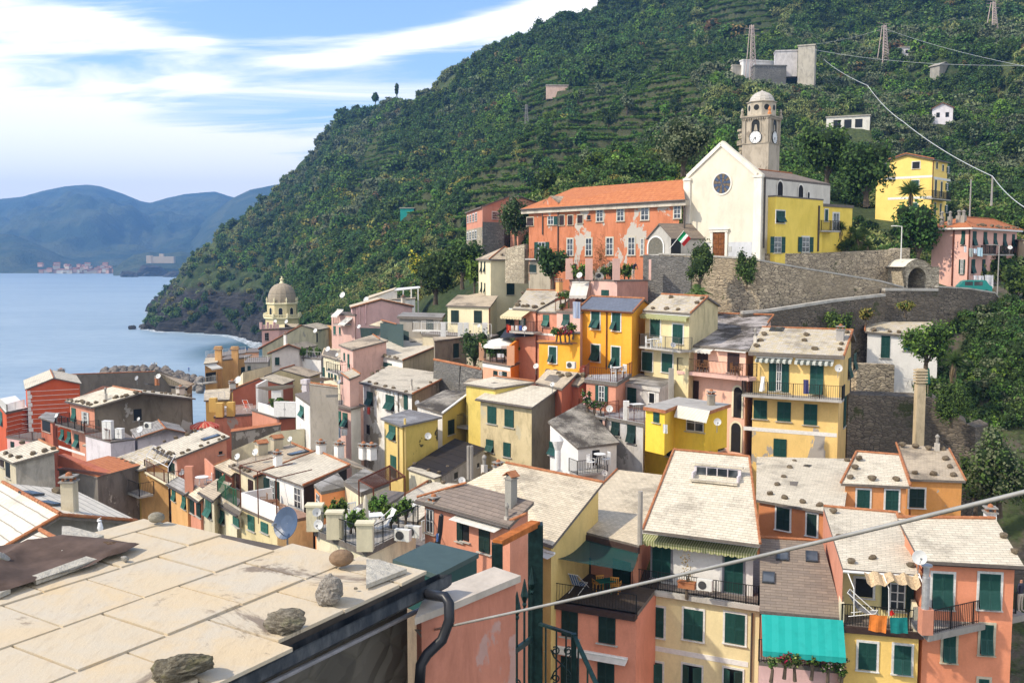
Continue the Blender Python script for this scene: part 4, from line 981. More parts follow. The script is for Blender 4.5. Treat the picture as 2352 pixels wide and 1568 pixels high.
# ---- left: red house with white stripes
Zm(1)
h=Bld('tall brick red house with white horizontal stripes beside the sea',(240,485),130,base=26,name='striped_red_house');h.short='the striped red house'
P0,P1,P2=up((218,486),130),up((470,392),131.5),up((716,442),133)
P0.z-=.1;VV=up((440,352),.01+141)-P1;VV.z=0
h.gable(P0,P1,P2,VV,plst((.50,.085,.025),.15),'pale',gw=plst((.50,.085,.025),.15))
h.tiles(P1,P1+VV)
for i,y in enumerate(range(500,900,42)):
 x0=262 if y<650 else 60
 h.band(0,(y+8,y-6-(y-500)*.02),x0,690 if y<560 else 640-(y-560)*.35,.05)
mbq=MB();a_,b_,ed,nr=h.E[0]
for i in range(14):
 zt=P0.z-.5-i*.55;w_=.55 if i%2 else .38;p=a_+ed*w_/2+nr*.02;mbq.obox(V3((p.x,p.y,zt))-ed*w_/2,V3((p.x,p.y,zt))+ed*w_/2,.05,.5)
h.part(mbq,'quoins',WHT())
# lower wing with terrace
l0,l1=up((48,688),127),up((242,655),131);l0.z=l1.z=(l0.z+l1.z)/2
back=V3((-4.5,7,0));h.quad([l0+back*1.6,l0,l1,l1+back*1.6],plst((.50,.085,.025),.15),WHT(),o=.12,th=.3,name='terrace')
for i in range(6):
 e_=len(h.E)-3;h.band(e_,(722+i*40,700+i*38),60,335-i*6,.05)
rl=[l0+back*.8+V3((0,0,0)),l0+V3((.1,.2,0)),l1+V3((-.6,.4,0))]
mm=rail_mb([p for p in rl],1.,.16,0,.04,.022);h.part(mm,'railing',WHT())
h.wins('P',len(h.E)-4,[(2,690,22,800)],sc='teal')
h2=Bld('low pink block with dark terrace under the striped red house',(290,930),118,(60,908),base=14);h2.short='the low pink block'
h2.quad([(50,905),(290,942),(500,900),(290,862)],PL('rose',.4),TF(),o=.1,th=.15,name='terrace');h2.wins('S',0,[(95,950,125,1000)],sc='dark')
h2.railing([h2.pt((60,905)),h2.pt((290,940)),h2.pt((495,900))],1.,RUST(),.2)
h2=Bld('small lean-to with slate roof between the red house and the grey gabled house',(470,775),116,(340,735),base=12);h2.short='the small lean-to'
h2.quad([(335,735),(470,778),(520,700),(400,690)],PL('deep',.4),'grey');h2.wins('K',0,[(370,765,440,860)])
# long harbour roof behind
h=Bld('long slate roofed house at the harbour edge in front of the breakwater',(1330,440),165,(700,440),base=16,name='harbour_house');h.short='the long harbour house'
h.quad([(690,445),(1335,432),(1372,338,2.2),(555,366,2.2)],PL('dgrey',.5),'tan');h.tiles((555,366,2.2),(1372,338,2.2))
h.quad([(1372,338,2.2),(1335,432),(1640,475),(1700,440)],PL('dgrey',.5),'tan',o=.3)
h.chimney((535,362),.8,.9);h.chimney((1350,400),.9,1.)
# grey gabled house
h=Bld('wide house with grey rendered gable and pale slate roof',(805,645),100,(570,598),base=20,name='grey_gabled_house');h.short='the grey gabled house'
G0,Pk,G1=h.pt((808,648)),h.pt((1240,518,1.5)),h.pt((1712,572,.1));VV=h.pt((572,592))-G0;VV.z=0
h.gable(G0,Pk,G1,VV,PL('salmon',.35),'pale',gw=plst((.20,.165,.12),.8,.1),o=.3)
h.tiles(Pk,Pk+VV);h.gutter(G0+VV,G0)
h.wins('P',3,[(630,655,665,770)],sc='teal');h.wins('A',3,[(735,690,765,795)],sc='white');h.wins('O',3,[(535,845,560,935),(592,865,622,965),(655,885,690,1000)],sc='teal');h.wins('K',0,[(1168,665,1240,765)])
h.balcony(3,(482,800),(735,885),1.5,1.,IRON(),plst((.2,.17,.15),.6));h.band(3,(985,1075),515,745,.25)
h.stones((600,585),(800,635),11,0,.22);h.stones((830,620),(1220,520),7,0,.24,None);h.stones((1260,515),(1700,560),8,1,.24)
h.chimney((925,590),.9,.28,cap='pipe');h.chimney((1580,515),.6,.8,1);h.chimney((1375,440),1.,.5,1,terrat());h.skylight((1310,452),.7,.9,1)
dish((1385,378),108,.55,'white dish on chimney at the grey gabled house ridge',face=(-.2,-.9));dish((1195,395),109,.5,'grey dish beside the terracotta flue of the gabled house','grey');dish((492,722),99,.45,'white dish on the terrace wall beside the grey gabled house')
# lilac building with plant terrace
h=Bld('pale lilac building with plant filled roof terrace below the grey gable',(965,950),92,(745,885),base=16,name='terrace_house');h.short='the lilac terrace house'
h.quad([(742,890),(965,952),(1185,925),(1040,840,.0)],PL('lilac',.5),TF(),o=.05,th=.12,name='terrace')
h.railing([h.pt((745,888)),h.pt((962,950))],1.1,RUST(),.3)
h.quad([(720,978,-1.4),(940,1052,-1.4),(1010,1020,-1.2),(800,950,-1.2)],PL('white',.5),'warm',o=.3,th=.12,name='skirt_roof',wn='lower_wall')
h.wins('S',4,[(765,1025,792,1145),(812,1040,850,1165),(858,1050,890,1195)],'grey','dark');h.wins('S',4,[(905,1065,925,1200),(930,1080,962,1215)],'grey','dark')
g0,gp,g1=h.pt((1190,925,.0)),h.pt((1450,838,.9)),h.pt((1640,878,.1));vv=h.pt((1385,762,.9))-gp;vv.z=0
h.gable(g0,gp,g1,vv,PL('lilac',.5,.1),'grey',o=.15);h.tiles(gp,gp+vv);h.tiles(g0,gp,.09,'verge_tiles');h.tiles(gp,g1,.09,'verge_tiles')
dish((1222,843),90,.6,'big white dish on the lilac terrace house roof',face=(-.3,-.9));dish((1212,752),96,.35,'small white dish above the lilac terrace house')
def storage(p,d,w,hh,label,col,name='storage_cabinet',cat='cabinet',dep=.5):
 u,v=uv(p);c=at(u,v,d);mb=MB();mb.box(-w/2,w/2,-dep/2,dep/2,0,hh,0);mb.box(-.01,.01,-dep/2-.012,-dep/2-.001,.05,hh-.05,1)
 for sx_ in(-1,1):mb.box(sx_*.08-.015,sx_*.08+.015,-dep/2-.035,-dep/2-.001,hh*.5,hh*.56,1)
 mb.box(-w/2-.02,w/2+.02,-dep/2-.02,dep/2+.02,hh+.001,hh+.03,0)
 me=mb.mesh(name,[col,plain('dark_gap',(.03,.03,.03),.7)]);inst(me,name,None,c,R(-12),1,label=label,cat=cat)
storage((948,925),93,.95,1.7,'tall white double cabinet on the lilac terrace',WHT());storage((1050,920),92,.7,.9,'low white sink cabinet on the lilac terrace',WHT());storage((1008,928),93.5,.5,.9,'dark green locker between two white cabinets on the terrace',plain('locker_green',(.02,.06,.06),.6))
def ac_unit(p,d,label,rz=0,s=1.):
 u,v=uv(p);c=at(u,v,d);r=empty('air_conditioner',c,rz,label=label,cat='air conditioner')
 mb=MB();mb.box(-.4,.4,-.15,.15,.04,.6);mb.box(-.32,-.24,-.13,.13,0,.039);mb.box(.24,.32,-.13,.13,0,.039);o=mb.build2('casing',plain('ac_white',(.66,.65,.6),.5,0,.08),r)
 mf=MB();
 t=MB();t.lathe([(.01,0),(.22,0),(.22,.02),(.01,.02)],18);mf.add([(x-.1,-.151-z,y+.32) for x,y,z in t.v],t.f);mf.build2('fan_grille',plain('fan_dark',(.06,.06,.06),.6),r);return r
ac_unit((1300,838),92.5,'white air conditioner on the lilac house roof',R(-15))
# yellow house with laundry on black balcony
h=Bld('golden yellow house with white sheets drying over black iron balcony',(1200,1195),80,(960,1108),base=14,name='yellow_laundry_house');h.short='the golden laundry house'
h.quad([(952,1110),(1205,1198),(1510,1100,1.1),(1330,978,1.1)],[PL('gold',.3),PL('ochre',.35),PL('grey'),PL('lilac',.5)],'mottle');h.gutter((952,1110),(1205,1198))
h.stones((985,1105),(1200,1165),5,0,.2)
h.wins('S',0,[(1003,1150,1030,1300),(1062,1170,1085,1280),(1120,1190,1145,1290),(1182,1210,1208,1330)],sc='dark');h.wins('O',0,[(1035,1415,1078,1510),(1160,1445,1200,1550)],sc='teal')
h.balcony(0,(905,1335),(1215,1440),1.2,1.05,IRON(),bow=.05)
h2=Bld('narrow lilac wall with tall dark shutters left of the golden laundry house',(985,1225),79,(868,1190),base=12);h2.short='the narrow lilac house'
h2.quad([(850,1200),(985,1232),(1000,1190),(900,1160)],PL('lilac',.5),'grey',o=.04);h2.wins('S',0,[(905,1280,955,1440)],sc='dark')
# pink long house
h=Bld('long salmon pink house with slate roof and rooftop pergola',(1530,1092),78,(1345,1002),base=15,name='long_pink_house');h.short='the long pink house'
h.quad([(1342,1002),(1532,1094),(2012,905,1.),(1840,818,1.)],[PL('pink',.3),PL('salmon',.3)],'pale');h.gutter((1342,1002),(1532,1094))
h.stones((1370,1008),(1520,1078),5,0,.2);h.stones((1560,1070),(1990,905),6,0,.2);h.stones((1430,960),(1800,830),5,0,.2);h.skylight((1845,917),.7,1.5)
h.wins('S',0,[(1430,1110,1455,1220),(1480,1130,1535,1220)],sc='dark');h.wins('O',0,[(1335,1290,1375,1400),(1425,1325,1462,1450)],sc='teal');h.wins('K',1,[(1915,1035,1945,1060)])
h.balcony(0,(1262,1232),(1470,1335),1.6,.95,RUST(),PL('cream',.6),pitch=.2);h.band(0,(1478,1560),1320,1500,.22)
Zm(1);dish((1585,1215),78.5,.5,'white dish on the salmon side wall of the long pink house',face=(.2,-.95),mast=.1)
dish((2075,1080),80,.42,'white dish behind the long pink house roof',face=(-.1,-.95));
# laundry poles over the balcony
def pergola(pts,hgt,label,m,rungs=0,name='pergola',drop=None,r=.03):
 mb=MB();n=len(pts);c=sum(pts,V3())/n;base=min(p.z for p in pts)-hgt
 for i in range(n):
  mb.tube([pts[i],pts[(i+1)%n]],r,5);mb.tube([V3((pts[i].x,pts[i].y,pts[i].z-hgt)),pts[i]],r,5)
 for k in range(1,rungs):
  t=k/rungs;mb.tube([pts[0].lerp(pts[1],t),pts[3].lerp(pts[2],t)],r*.6,4)
 return mb.build(name,m,None,loc=V3((c.x,c.y,base)),label=label,cat='pergola')
a,b=h.cast((1280,1075),0,1.5),h.cast((1470,1130),0,1.5);c,d_=h.cast((1530,1100),0,.1),h.cast((1345,1005),0,.1)
b.z=a.z;c.z=d_.z=a.z+.3;pergola([a,b,c,d_],1.7,'thin white pipe frame over the long pink house balcony',WHT(),5,'pipe_pergola')
# small grey house bottom left
h=Bld('small house with mouldy grey side wall and pale slate roof',(110,1135),75,(-60,1050),base=12,name='small_grey_house');h.short='the small grey house'
h.quad([(-60,1052),(110,1135),(518,1022,.9),(340,935,.9),(-60,1010,.3)][:4],[PL('beige',.5),PL('grey',.9,.15)],'pale');h.tiles((340,935,.9),(518,1022,.9))
h.stone_at([(45,1060),(95,1082),(165,1095),(290,1062),(395,1038),(195,968),(470,1020)],0,.26)
h.wins('K',0,[(50,1130,88,1260)]);h.wins('S',0,[(5,1110,35,1165)],sc='brown')
h=Bld('dark grey rendered house with sagging terracotta verge',(850,1480),71,(505,1300),base=12,name='dark_rendered_house');h.short='the dark rendered house'
p0,p1=up((500,1165),79),up((850,1215),76);p1.z=p0.z=p0.z-.2;v_=V3((2.,5.2,0))
h.quad([p0,p1,p1+v_,p0+v_],plst((.17,.15,.13),.9,.1),terra(),o=[.1,.1,.1,.1],th=.12)
mbt=MB();q0,q1,q2=up((503,1065),78.8),up((505,1165),78.8),up((912,1222),75.6);mbt.add([q0,q1,q2,q0+V3((.3,.6,0)),q1+V3((.3,.6,0)),q2+V3((.3,.6,0))],[(0,1,2),(5,4,3),(0,2,5,3),(0,3,4,1),(1,4,5,2)])
h.part(mbt,'red_gable',PL('deep',.6))
# house just below the viewpoint, big slates
Zm(13)
h=Bld('pale large slate roof with orange ridge tiles just below the viewpoint',(480,215),42,base=7,name='neighbour_house');h.short='the large slate roof'
Pk=h.pt((478,222));G0=h.pt((-160,590,-1.7));G1=h.pt((1095,268,-1.15));G1=Pk+(G1-Pk)*1.
VV=h.pt((128,28))-Pk;VV.z=0
h.gable(G0,Pk,G1,VV*1.35,plst((.30,.28,.25),.9,.25),'big',o=.35,th=.2)
h.tiles(Pk,Pk+VV*1.35,.13);h.tiles(G0,Pk,.12,'verge_tiles',.0);h.tiles(Pk,G1,.12,'verge_tiles',.0)
h.chimney((560,190),1.5,.55,1,PL('beige',.4));h.skylight((400,140),.7,1.,1);h.skylight((250,60),.7,1.2,1)
h.stone_at([(455,50)],1,.3)
h=Bld('lower slate wing with short row of orange ridge tiles near the viewpoint',(330,440),36,base=5,name='lower_wing');h.short='the lower slate wing'
h.quad([(-200,640),(300,760),(620,470,.6),(330,350,.6)],plst((.30,.28,.25),.9,.25),'big',o=.1);h.tiles((320,352,.65),(460,428,.62),.12)
Zm(1)
def gull_sculpture():
 Zm(13);c=up((860,300),30);mb=MB()
 for(x,z,a,b,cc) in((-.55,.35,.22,.14,.5),(-.3,.0,.45,.2,.2),(.15,.05,.5,.22,.18),(-.6,.85,.2,.13,.12),(.5,.12,.3,.12,.1)):
  t=MB();t.lathe([(.02,-1),(.6,-.75),(1,0),(.6,.75),(.02,1)],9);mb.add([(px*a+x,py*b,pz*cc+z) for px,py,pz in t.v],t.f)
 mb.obox((-.75,0,.95),(-.45,0,1.12),.06,.05)
 o=mb.build('roof_figure',plain('white_plaster_cast',(.75,.76,.78),.7),None,smooth=True,label='white bird shaped plaster figure at the verge of the large slate roof',cat='figure');place(o,(c.x,c.y,c.z-.25),0,.42)
gull_sculpture()
# ================================================================ middle of the village
Zm(2)
# --- domed bell tower of the harbour church
def dome_tower():
 c=up((905,480),250);sc=250*.2625/F;cx,cy=c.x,c.y
 def zz(y):return up((905,y),250).z
 rt=empty('domed_bell_tower',(cx,cy,zz(640)),0,label='octagonal cream bell tower with scaly slate dome beside the sea',cat='bell tower')
 cream=PL('straw',.35);trim=plst(tuple(x*.9 for x in hx('#EADFB8')),.3);a8=R(22.5+6)
 def lz(prof,name,m,n=8,smooth=False,par=None):mb=MB();mb.lathe([(r*sc,zz(y)) for r,y in prof],n,(cx,cy,0),0,a8);return mb.build(name,m,par or rt,smooth)
 lz([(150,640),(150,432)],'base',cream);lz([(150,434),(165,428),(165,418),(150,417.9)],'terrace',trim)
 lz([(134,419),(134,308)],'drum',cream);lz([(136,309),(144,304),(144,296),(128,292)],'cornice',trim)
 prof=[(128,296),(126,270),(122,240),(114,210),(102,182),(84,158),(62,140),(36,129),(22,127)]
 d=lz(prof,'dome',mat('dome_scales',f_slate,(.40,.33,.24),(.30,.25,.18),.38,.5,.2),16)
 lz([(22,130),(22,122),(14,118),(13,96),(19,92),(19,88),(6,84),(5,78),(9,74),(2,66)],'lantern',trim,10,True,d)
 for i in range(8):
  a=a8+i*math.pi/4;r=136*sc;mb=MB();mb.lathe([(5*sc,zz(296)),(5*sc,zz(278)),(8*sc,zz(272)),(2*sc,zz(246))],6,(cx+r*math.cos(a),cy+r*math.sin(a),0));mb.build('pinnacle',trim,rt)
  a2=a+math.pi/8;rr=134*sc*math.cos(math.pi/8);nx,ny=math.cos(a2),math.sin(a2);tx,ty=-ny,nx;mb=MB();w=17*sc
  def P(u_,z_,o_):return(cx+nx*(rr+o_)+tx*u_,cy+ny*(rr+o_)+ty*u_,z_)
  z0,z1=zz(415),zz(352);arc=[(w*math.cos(t),z1+w*math.sin(t)) for t in np.linspace(0,math.pi,9)]
  mb.add([P(w,z0,.03)]+[P(x,z,.03) for x,z in arc]+[P(-w,z0,.03)],[tuple(range(11))],0)
  for k in range(len(arc)-1):
   (x0,q0),(x1,q1)=arc[k],arc[k+1];f=1.3;mb.add([P(x0,q0,.09),P(x1,q1,.09),P(x1*f,z1+(q1-z1)*f,.09),P(x0*f,z1+(q0-z1)*f,.09)],[(0,1,2,3)],1)
  for s_ in(-1,1):mb.add([P(s_*w,z0,.09),P(s_*w,z1,.09),P(s_*w*1.3,z1,.09),P(s_*w*1.3,z0,.09)],[(0,1,2,3)],1)
  mb.build('arched_opening',[plain('window_dark',(.02,.02,.02)),trim],rt)
  # balustrade on the terrace edge
  mb=MB();A=V3((cx+158*sc*math.cos(a),cy+158*sc*math.sin(a),zz(418)));B_=V3((cx+158*sc*math.cos(a+math.pi/4),cy+158*sc*math.sin(a+math.pi/4),zz(418)))
  uq=V3((0,0,22*sc));mb.obox(A+uq,B_+uq,.3,.2);
  for k in range(11):p=A.lerp(B_,k/10);mb.lathe([(.08,0),(.15,8*sc),(.07,14*sc),(.1,21*sc)],6,p)
  mb.lathe([(.35,0),(.35,24*sc),(.2,27*sc),(.3,33*sc),(.05,38*sc)],6,A);mb.build('balustrade',trim,rt)
dome_tower()
def simple(label,d,A,B,C,D,rise,wall,roof='pale',base=12,short='a slate roof',name='village_house',o=.2,**k):
 h=Bld(label,B,d,A,base=base,name=name);h.short=short
 h.quad([A,B,(*C,rise),(*D,rise)],wall,roof,o=o,**k);return h
 # pink crenellated tower
h=Bld('small pink tower with battlements below the domed bell tower',(875,520),205,(700,525),base=24,name='pink_battlement_tower');h.short='the pink tower'
A_,B_=h.pt((702,528)),h.pt((876,522));A_.z=B_.z;bk=V3((2.5,4.5,0));h.quad([A_,B_,B_+bk,A_+bk],PL('rose',.3),TF(),o=.15,th=.3,name='terrace')
for i in range(6):
 mb=MB();p=A_.lerp(B_,(i+.15)/6);q=A_.lerp(B_,(i+.85)/6);z=V3((0,0,.9 if i%2 else 1.4));mb.obox(p+z*.5,q+z*.5,.35,z.z);h.part(mb,'merlon',PL('rose',.3));h.wins('G',0,[(748,560,785,625)],fc=None)
 # cream house with long roof strip
h=Bld('cream gabled house with long narrow slate roof below the dome',(1210,540),178,(1040,545),base=18);h.short='the long cream roof'
P0,P1,P2=up((690,700),172),up((1072,492),180),up((1222,530),183)
h.gable(P0,P1,P2,V3((1.5,7,0)),PL('cream',.5,.1),'warm',o=.25);h.tiles(P0,P1,.16,'verge_tiles');h.wins('K',0,[(1200,560,1212,640)])
dish((838,462),205,.9,'first white dish on roofs below the dome balustrade',mast=.6);dish((937,460),205,.8,'second white dish nearer the dome tower middle',mast=.6)
h=simple('brown roofed cottage wedged under the bell tower balustrade',215,(880,500),(1010,520),(1050,480),(930,478),1.,PL('straw',.4),'tan',short='the wedged cottage');h.wins('K',0,[(985,490,1002,512)])
h=simple('orange terraced house with awnings east of the dome',190,(1140,495),(1320,520),(1330,490),(1200,480),.8,PL('ochre',.5),'warm',short='the orange dome side house');h.wins('K',0,[(1230,560,1250,640),(1275,560,1310,640)])
# white gabled house in front
h=Bld('white gabled house with one green window in front of the cream roof',(1055,690),150,(785,738),base=14,name='white_gabled_house');h.short='the white gabled house'
P0,P1,P2=up((772,742),148),up((955,662),150),up((1060,700),152)
h.gable(P0,P1,P2,V3((1.5,6,0)),PL('white',.3),'warm',o=.25);h.tiles(P0,P1,.14,'verge_tiles');h.tiles(P1,P2,.14,'verge_tiles');h.wins('S',0,[(838,775,876,840)]);h.chimney((930,690),2.2,.4,m=PL('white',.4))
h=Bld('low white extension with flat planted roof terrace beside white gable',(1240,785),151,(1045,775),base=10);h.short='the flat white terrace'
h.quad([(1040,772),(1245,785),(1290,740),(1080,735)],PL('white',.35),TF(),o=.1,name='terrace');mb=MB();h.railing([h.pt((1045,772)),h.pt((1240,785))],1.,WHT(),.5)
for i,(x,y) in enumerate(((1085,770),(1150,768),(1215,765))):
 tree('potted_shrub','bushy green shrub on the flat white roof terrace',up((x,y),152.5),treep(300+i,.7,1.2,.1,'mid',220,.25,lobes=4),1.,group='shrubs on the flat white terrace',cat='plant')
 # tan orange blocks at the water
h=Bld('flat topped ochre house with chimney pilasters at the waterfront',(590,790),168,(335,795),base=14,name='ochre_house');h.short='the ochre waterfront house'
h.quad([(332,800),(600,770),(640,745),(420,760)],PL('ochre',.35),TF(),o=.1,th=.2,name='terrace');h.wins('S',0,[(540,858,580,920)],sc='dark')
for x in(345,490):
 a=h.cast((x,770),0,.2);mb=MB();mb.box(a.x-.55,a.x+.55,a.y-.3,a.y+.3,a.z-10,a.z+1.2);mb.box(a.x-.7,a.x+.7,a.y-.45,a.y+.45,a.z+1.3,a.z+1.5);mb.box(a.x-.6,a.x+.6,a.y-.35,a.y+.35,a.z+1.6,a.z+1.8);h.part(mb,'chimney_stack',PL('ochre',.4))
h.quad([(215,830),(335,815),(350,770),(228,780)],PL('ochre',.4),'warm',o=.15,name='side_roof',wn='side_wall');
h.wins('K',4,[(232,905,322,1000)]);h.balcony(4,(205,1005),(335,1000),1.2,1.,WHT(),pitch=.3);h.awning(4,(225,845),(322,830),1.4,.5,strp('white'))
h=simple('flat orange terrace house with glass railing above the ochre house',180,(232,785),(580,735),(590,700),(250,745),0,PL('ochre',.5),TF(),short='the upper orange terrace',o=.1)
h.railing([h.pt((235,775)),h.pt((580,730))],1.1,WHT(),.35);
h=simple('orange house with blue parapet near the water',190,(412,735),(700,725),(700,690),(440,700),0,PL('peach',.4),TF(),short='the blue parapet house',o=.1);h.band(0,(705,700),440,600,.5,plain('blue_paint',(.04,.14,.32)))
h=simple('grey walled terrace house between ochre pilasters and white gable',160,(568,820),(780,815),(800,770),(600,775),0,PL('grey',.5),TF(),short='the grey terrace',o=.1);h.wins('S',0,[(538+60,850,625,900)],sc='dark');h.railing([h.pt((575,815)),h.pt((775,812))],1.,WHT(),.3)
# roofs running down
h=simple('long sloping slate roof ending beside the white gabled house',140,(530,940),(790,890),(790,850),(560,900),.8,PL('cream',.5),'pale',short='the long sloping roof')
h=Bld('ochre low gabled house with tan slates behind the red chimney',(1135,945),132,(870,925),base=10);h.short='the low ochre gable'
P0,P1,P2=up((720,935),128),up((885,878),131),up((1135,945),132);h.gable(up((745,935),130),P1,P2,V3((.8,5,0)),PL('straw',.4),'tan',o=.2);h.tiles(P1,P1+V3((.8,5,0)),.14)
h=Bld('terracotta red gable with tall red chimney above a sun terrace',(860,1030),124,(460,1050),base=10,name='red_gable_house');h.short='the red gable'
P0,P1,P2=up((445,1060),122),up((705,958),124),up((905,1010),125);vv=V3((.5,5,0));h.gable(P0,P1,P2,vv,PL('deep',.2),'warm',o=.2);h.tiles(P0,P1,.12,'verge_tiles');h.chimney((695,1000),1.3,.8,0,PL('deep',.2));h.chimney((465,1020),.4,.6,0)
h=Bld('golden yellow house with fenced sun terrace and glass doors',(650,1270),113,(300,1280),base=10,name='sun_terrace_house');h.short='the sun terrace house'
h.quad([(455,1065),(680,1062),(690,1035),(470,1040)],PL('gold',.25),'grey',o=.1,th=.2,name='roof')
h.wins('d',0,[(470,1085,548,1200),(552,1080,640,1190)],sc='dark');
h.quad([(300,1290,0.),(640,1265,0.),(680,1190,0.),(400,1200,0.)],PL('salmon',.6,.1),TF(2),o=.1,th=.25,name='terrace',wn='terrace_wall',zb=h.zb)
h.railing([h.pt((375,1283)),h.pt((465,1277)),h.pt((640,1262))],1.1,WHT(),.14)
for x,y in((358,1285),(455,1278),(300,1240)):mb=MB();p=h.pt((x,y));mb.box(p.x-.4,p.x+.4,p.y-.4,p.y+.4,p.z-.1,p.z+1.5);h.part(mb,'terrace_pillar',PL('gold',.2))
h=simple('yellow house side with slate strip and white railing left of the sun terrace',121,(215,1150),(440,1140),(450,1040),(225,1060),.9,PL('gold',.3),'warm',base=14,short='the yellow side house');h.railing([h.pt((220,1150)),h.pt((400,1138))],.9,WHT(),.14)
dish((513,970),128,.95,'pair leading white dish on slates by the red gable',face=(-.4,-.8));dish((286,1140),118,.6,'white dish below the yellow side house roof')
# parasols
def psol(p,d,rad,hgt,label,col,closed=False,ribs=8):
 u,v=uv(p);top=at(u,v,d);r=empty('parasol',(top.x,top.y,top.z-hgt),0,label=label,cat='parasol');mb=MB();mb.tube([(0,0,0),(0,0,hgt)],.03,6);mb.build2('pole',plain('parasol_pole',(.35,.3,.22)),r)
 mc=MB()
 if closed:mc.lathe([(.03,hgt),(.09,hgt-.15),(.17,hgt*.62),(.20,hgt*.45),(.12,hgt*.42)],9)
 else:
  n=ribs*2;vs=[(0,0,hgt)];fs=[]
  for k,(q,dz) in enumerate(((.5,.13),(1,.42),(1.,.60))):
   for j in range(n):
    t=2*math.pi*j/n;sag=.03*(j%2);rr=rad*q*(1-sag);vs.append((rr*math.cos(t),rr*math.sin(t),hgt-dz*rad*.75-(sag if k==2 else 0)))
  for j in range(n):fs.append((0,1+j,1+(j+1)%n))
  for k in range(2):
   for j in range(n):a=1+k*n+j;b=1+k*n+(j+1)%n;fs.append((a,a+n,b+n,b))
  mc.add(vs,fs);mc.lathe([(.05,hgt-.01),(.02,hgt+.15)],5)
 mc.build2('canopy',col,r);return r
psol((222,1330),104,1.55,2.2,'open red and white striped parasol beside the grey gabled house',strp('red'))
# furniture
def chair_mesh():
 mb=MB();mb.box(-.23,.23,-.23,.23,.42,.45)
 for x in(-.2,.2):
  for y in(-.2,.2):mb.box(x-.02,x+.02,y-.02,y+.02,0,.419)
 for i in range(5):mb.box(-.22+i*.1,-.18+i*.1,.2,.23,.451,.88)
 mb.box(-.24,.24,.195,.235,.881,.94)
 for x in(-.25,.25):mb.box(x-.02,x+.02,-.2,.2,.62,.65);mb.box(x-.015,x+.015,-.2,-.17,.451,.619)
 return mb
FUR={}
def chair(c,rz,label,m,group=None):
 k=m.name;
 if k not in FUR:
  mb=MB();mb.box(-.23,.23,-.23,.23,.42,.45);FUR[k]=[('seat',mb.mesh('seat',m))]
  for x in(-.2,.2):
   for y in(-.2,.2):t=MB();t.box(x-.02,x+.02,y-.02,y+.02,0,.419);FUR[k].append(('leg',t.mesh('leg',m)))
  t=MB();
  for i in range(5):t.box(-.22+i*.1,-.18+i*.1,.2,.23,.451,.88)
  t.box(-.24,.24,.195,.235,.881,.94);FUR[k].append(('backrest',t.mesh('backrest',m)))
  t=MB()
  for x in(-.26,.26):t.box(x-.02,x+.02,-.22,.19,.62,.65);t.box(x-.015,x+.015,-.2,-.17,.42,.619)
  FUR[k].append(('armrests',t.mesh('armrests',m)))
 r=empty('garden_chair',c,rz,label=label,cat='chair',group=group)
 for n_,me in FUR[k]:inst(me,n_,r,(0,0,0),0,1,local=True)
def table(c,rad,label,m,sq=False,hh=.73):
 r=empty('garden_table',c,R(20),label=label,cat='table');mb=MB()
 if sq:mb.box(-rad,rad,-rad*.7,rad*.7,hh-.03,hh)
 else:mb.lathe([(rad,hh-.03),(rad,hh)],18)
 mb.build2('tabletop',m,r)
 for a in(.8,2.4,3.9,5.5):t=MB();t.tube([(math.cos(a)*rad*.65,math.sin(a)*rad*.65,0),(math.cos(a)*rad*.35,math.sin(a)*rad*.35,hh-.03)],.02,5);t.build2('leg',m,r)
PW=plain('white_plastic',(.74,.74,.72),.45,0,.06)
h=HOUSES[-2]
table(up((410,1262),115),.45,'white table on the golden sun terrace',PW);chair(up((385,1262),114.6),1.2,'white plastic chair at the sun terrace table nearest the pillar',PW);chair(up((432,1258),115.4),-1.6,'white plastic chair on far side of sun terrace table',PW)
def lounger(c,rz,label,m,fr,back=.62):
 r=empty('deck_chair',c,rz,label=label,cat='deck chair');mb=MB();vs=[];prof=[(0,-.55,.30),(0,-.15,.26),(0,.25,.38),(0,.62,.95),(0,.70,1.08)]
 for _,y,z in prof:vs+=[(-.25,y,z),(.25,y,z)]
 mb.add(vs,[(2*i,2*i+1,2*i+3,2*i+2) for i in range(4)]);mb.build2('fabric_seat',m,r)
 for s_ in(-.28,.28):
  t=MB();t.tube([(s_,-.75,.0),(s_,.70,1.1)],.02,5);t.tube([(s_,.62,0),(s_,-.55,.34)],.02,5);t.build2('side_frame',fr,r)
 t=MB();t.tube([(-.28,.70,1.1),(.28,.70,1.1)],.02,5);t.tube([(-.28,-.55,.34),(.28,-.55,.34)],.02,5);t.build2('crossbars',fr,r)
lounger(up((592,1235),114.5),.6,'orange red deck chair on the golden sun terrace',plain('orange_canvas',(.62,.10,.03)),WHT())
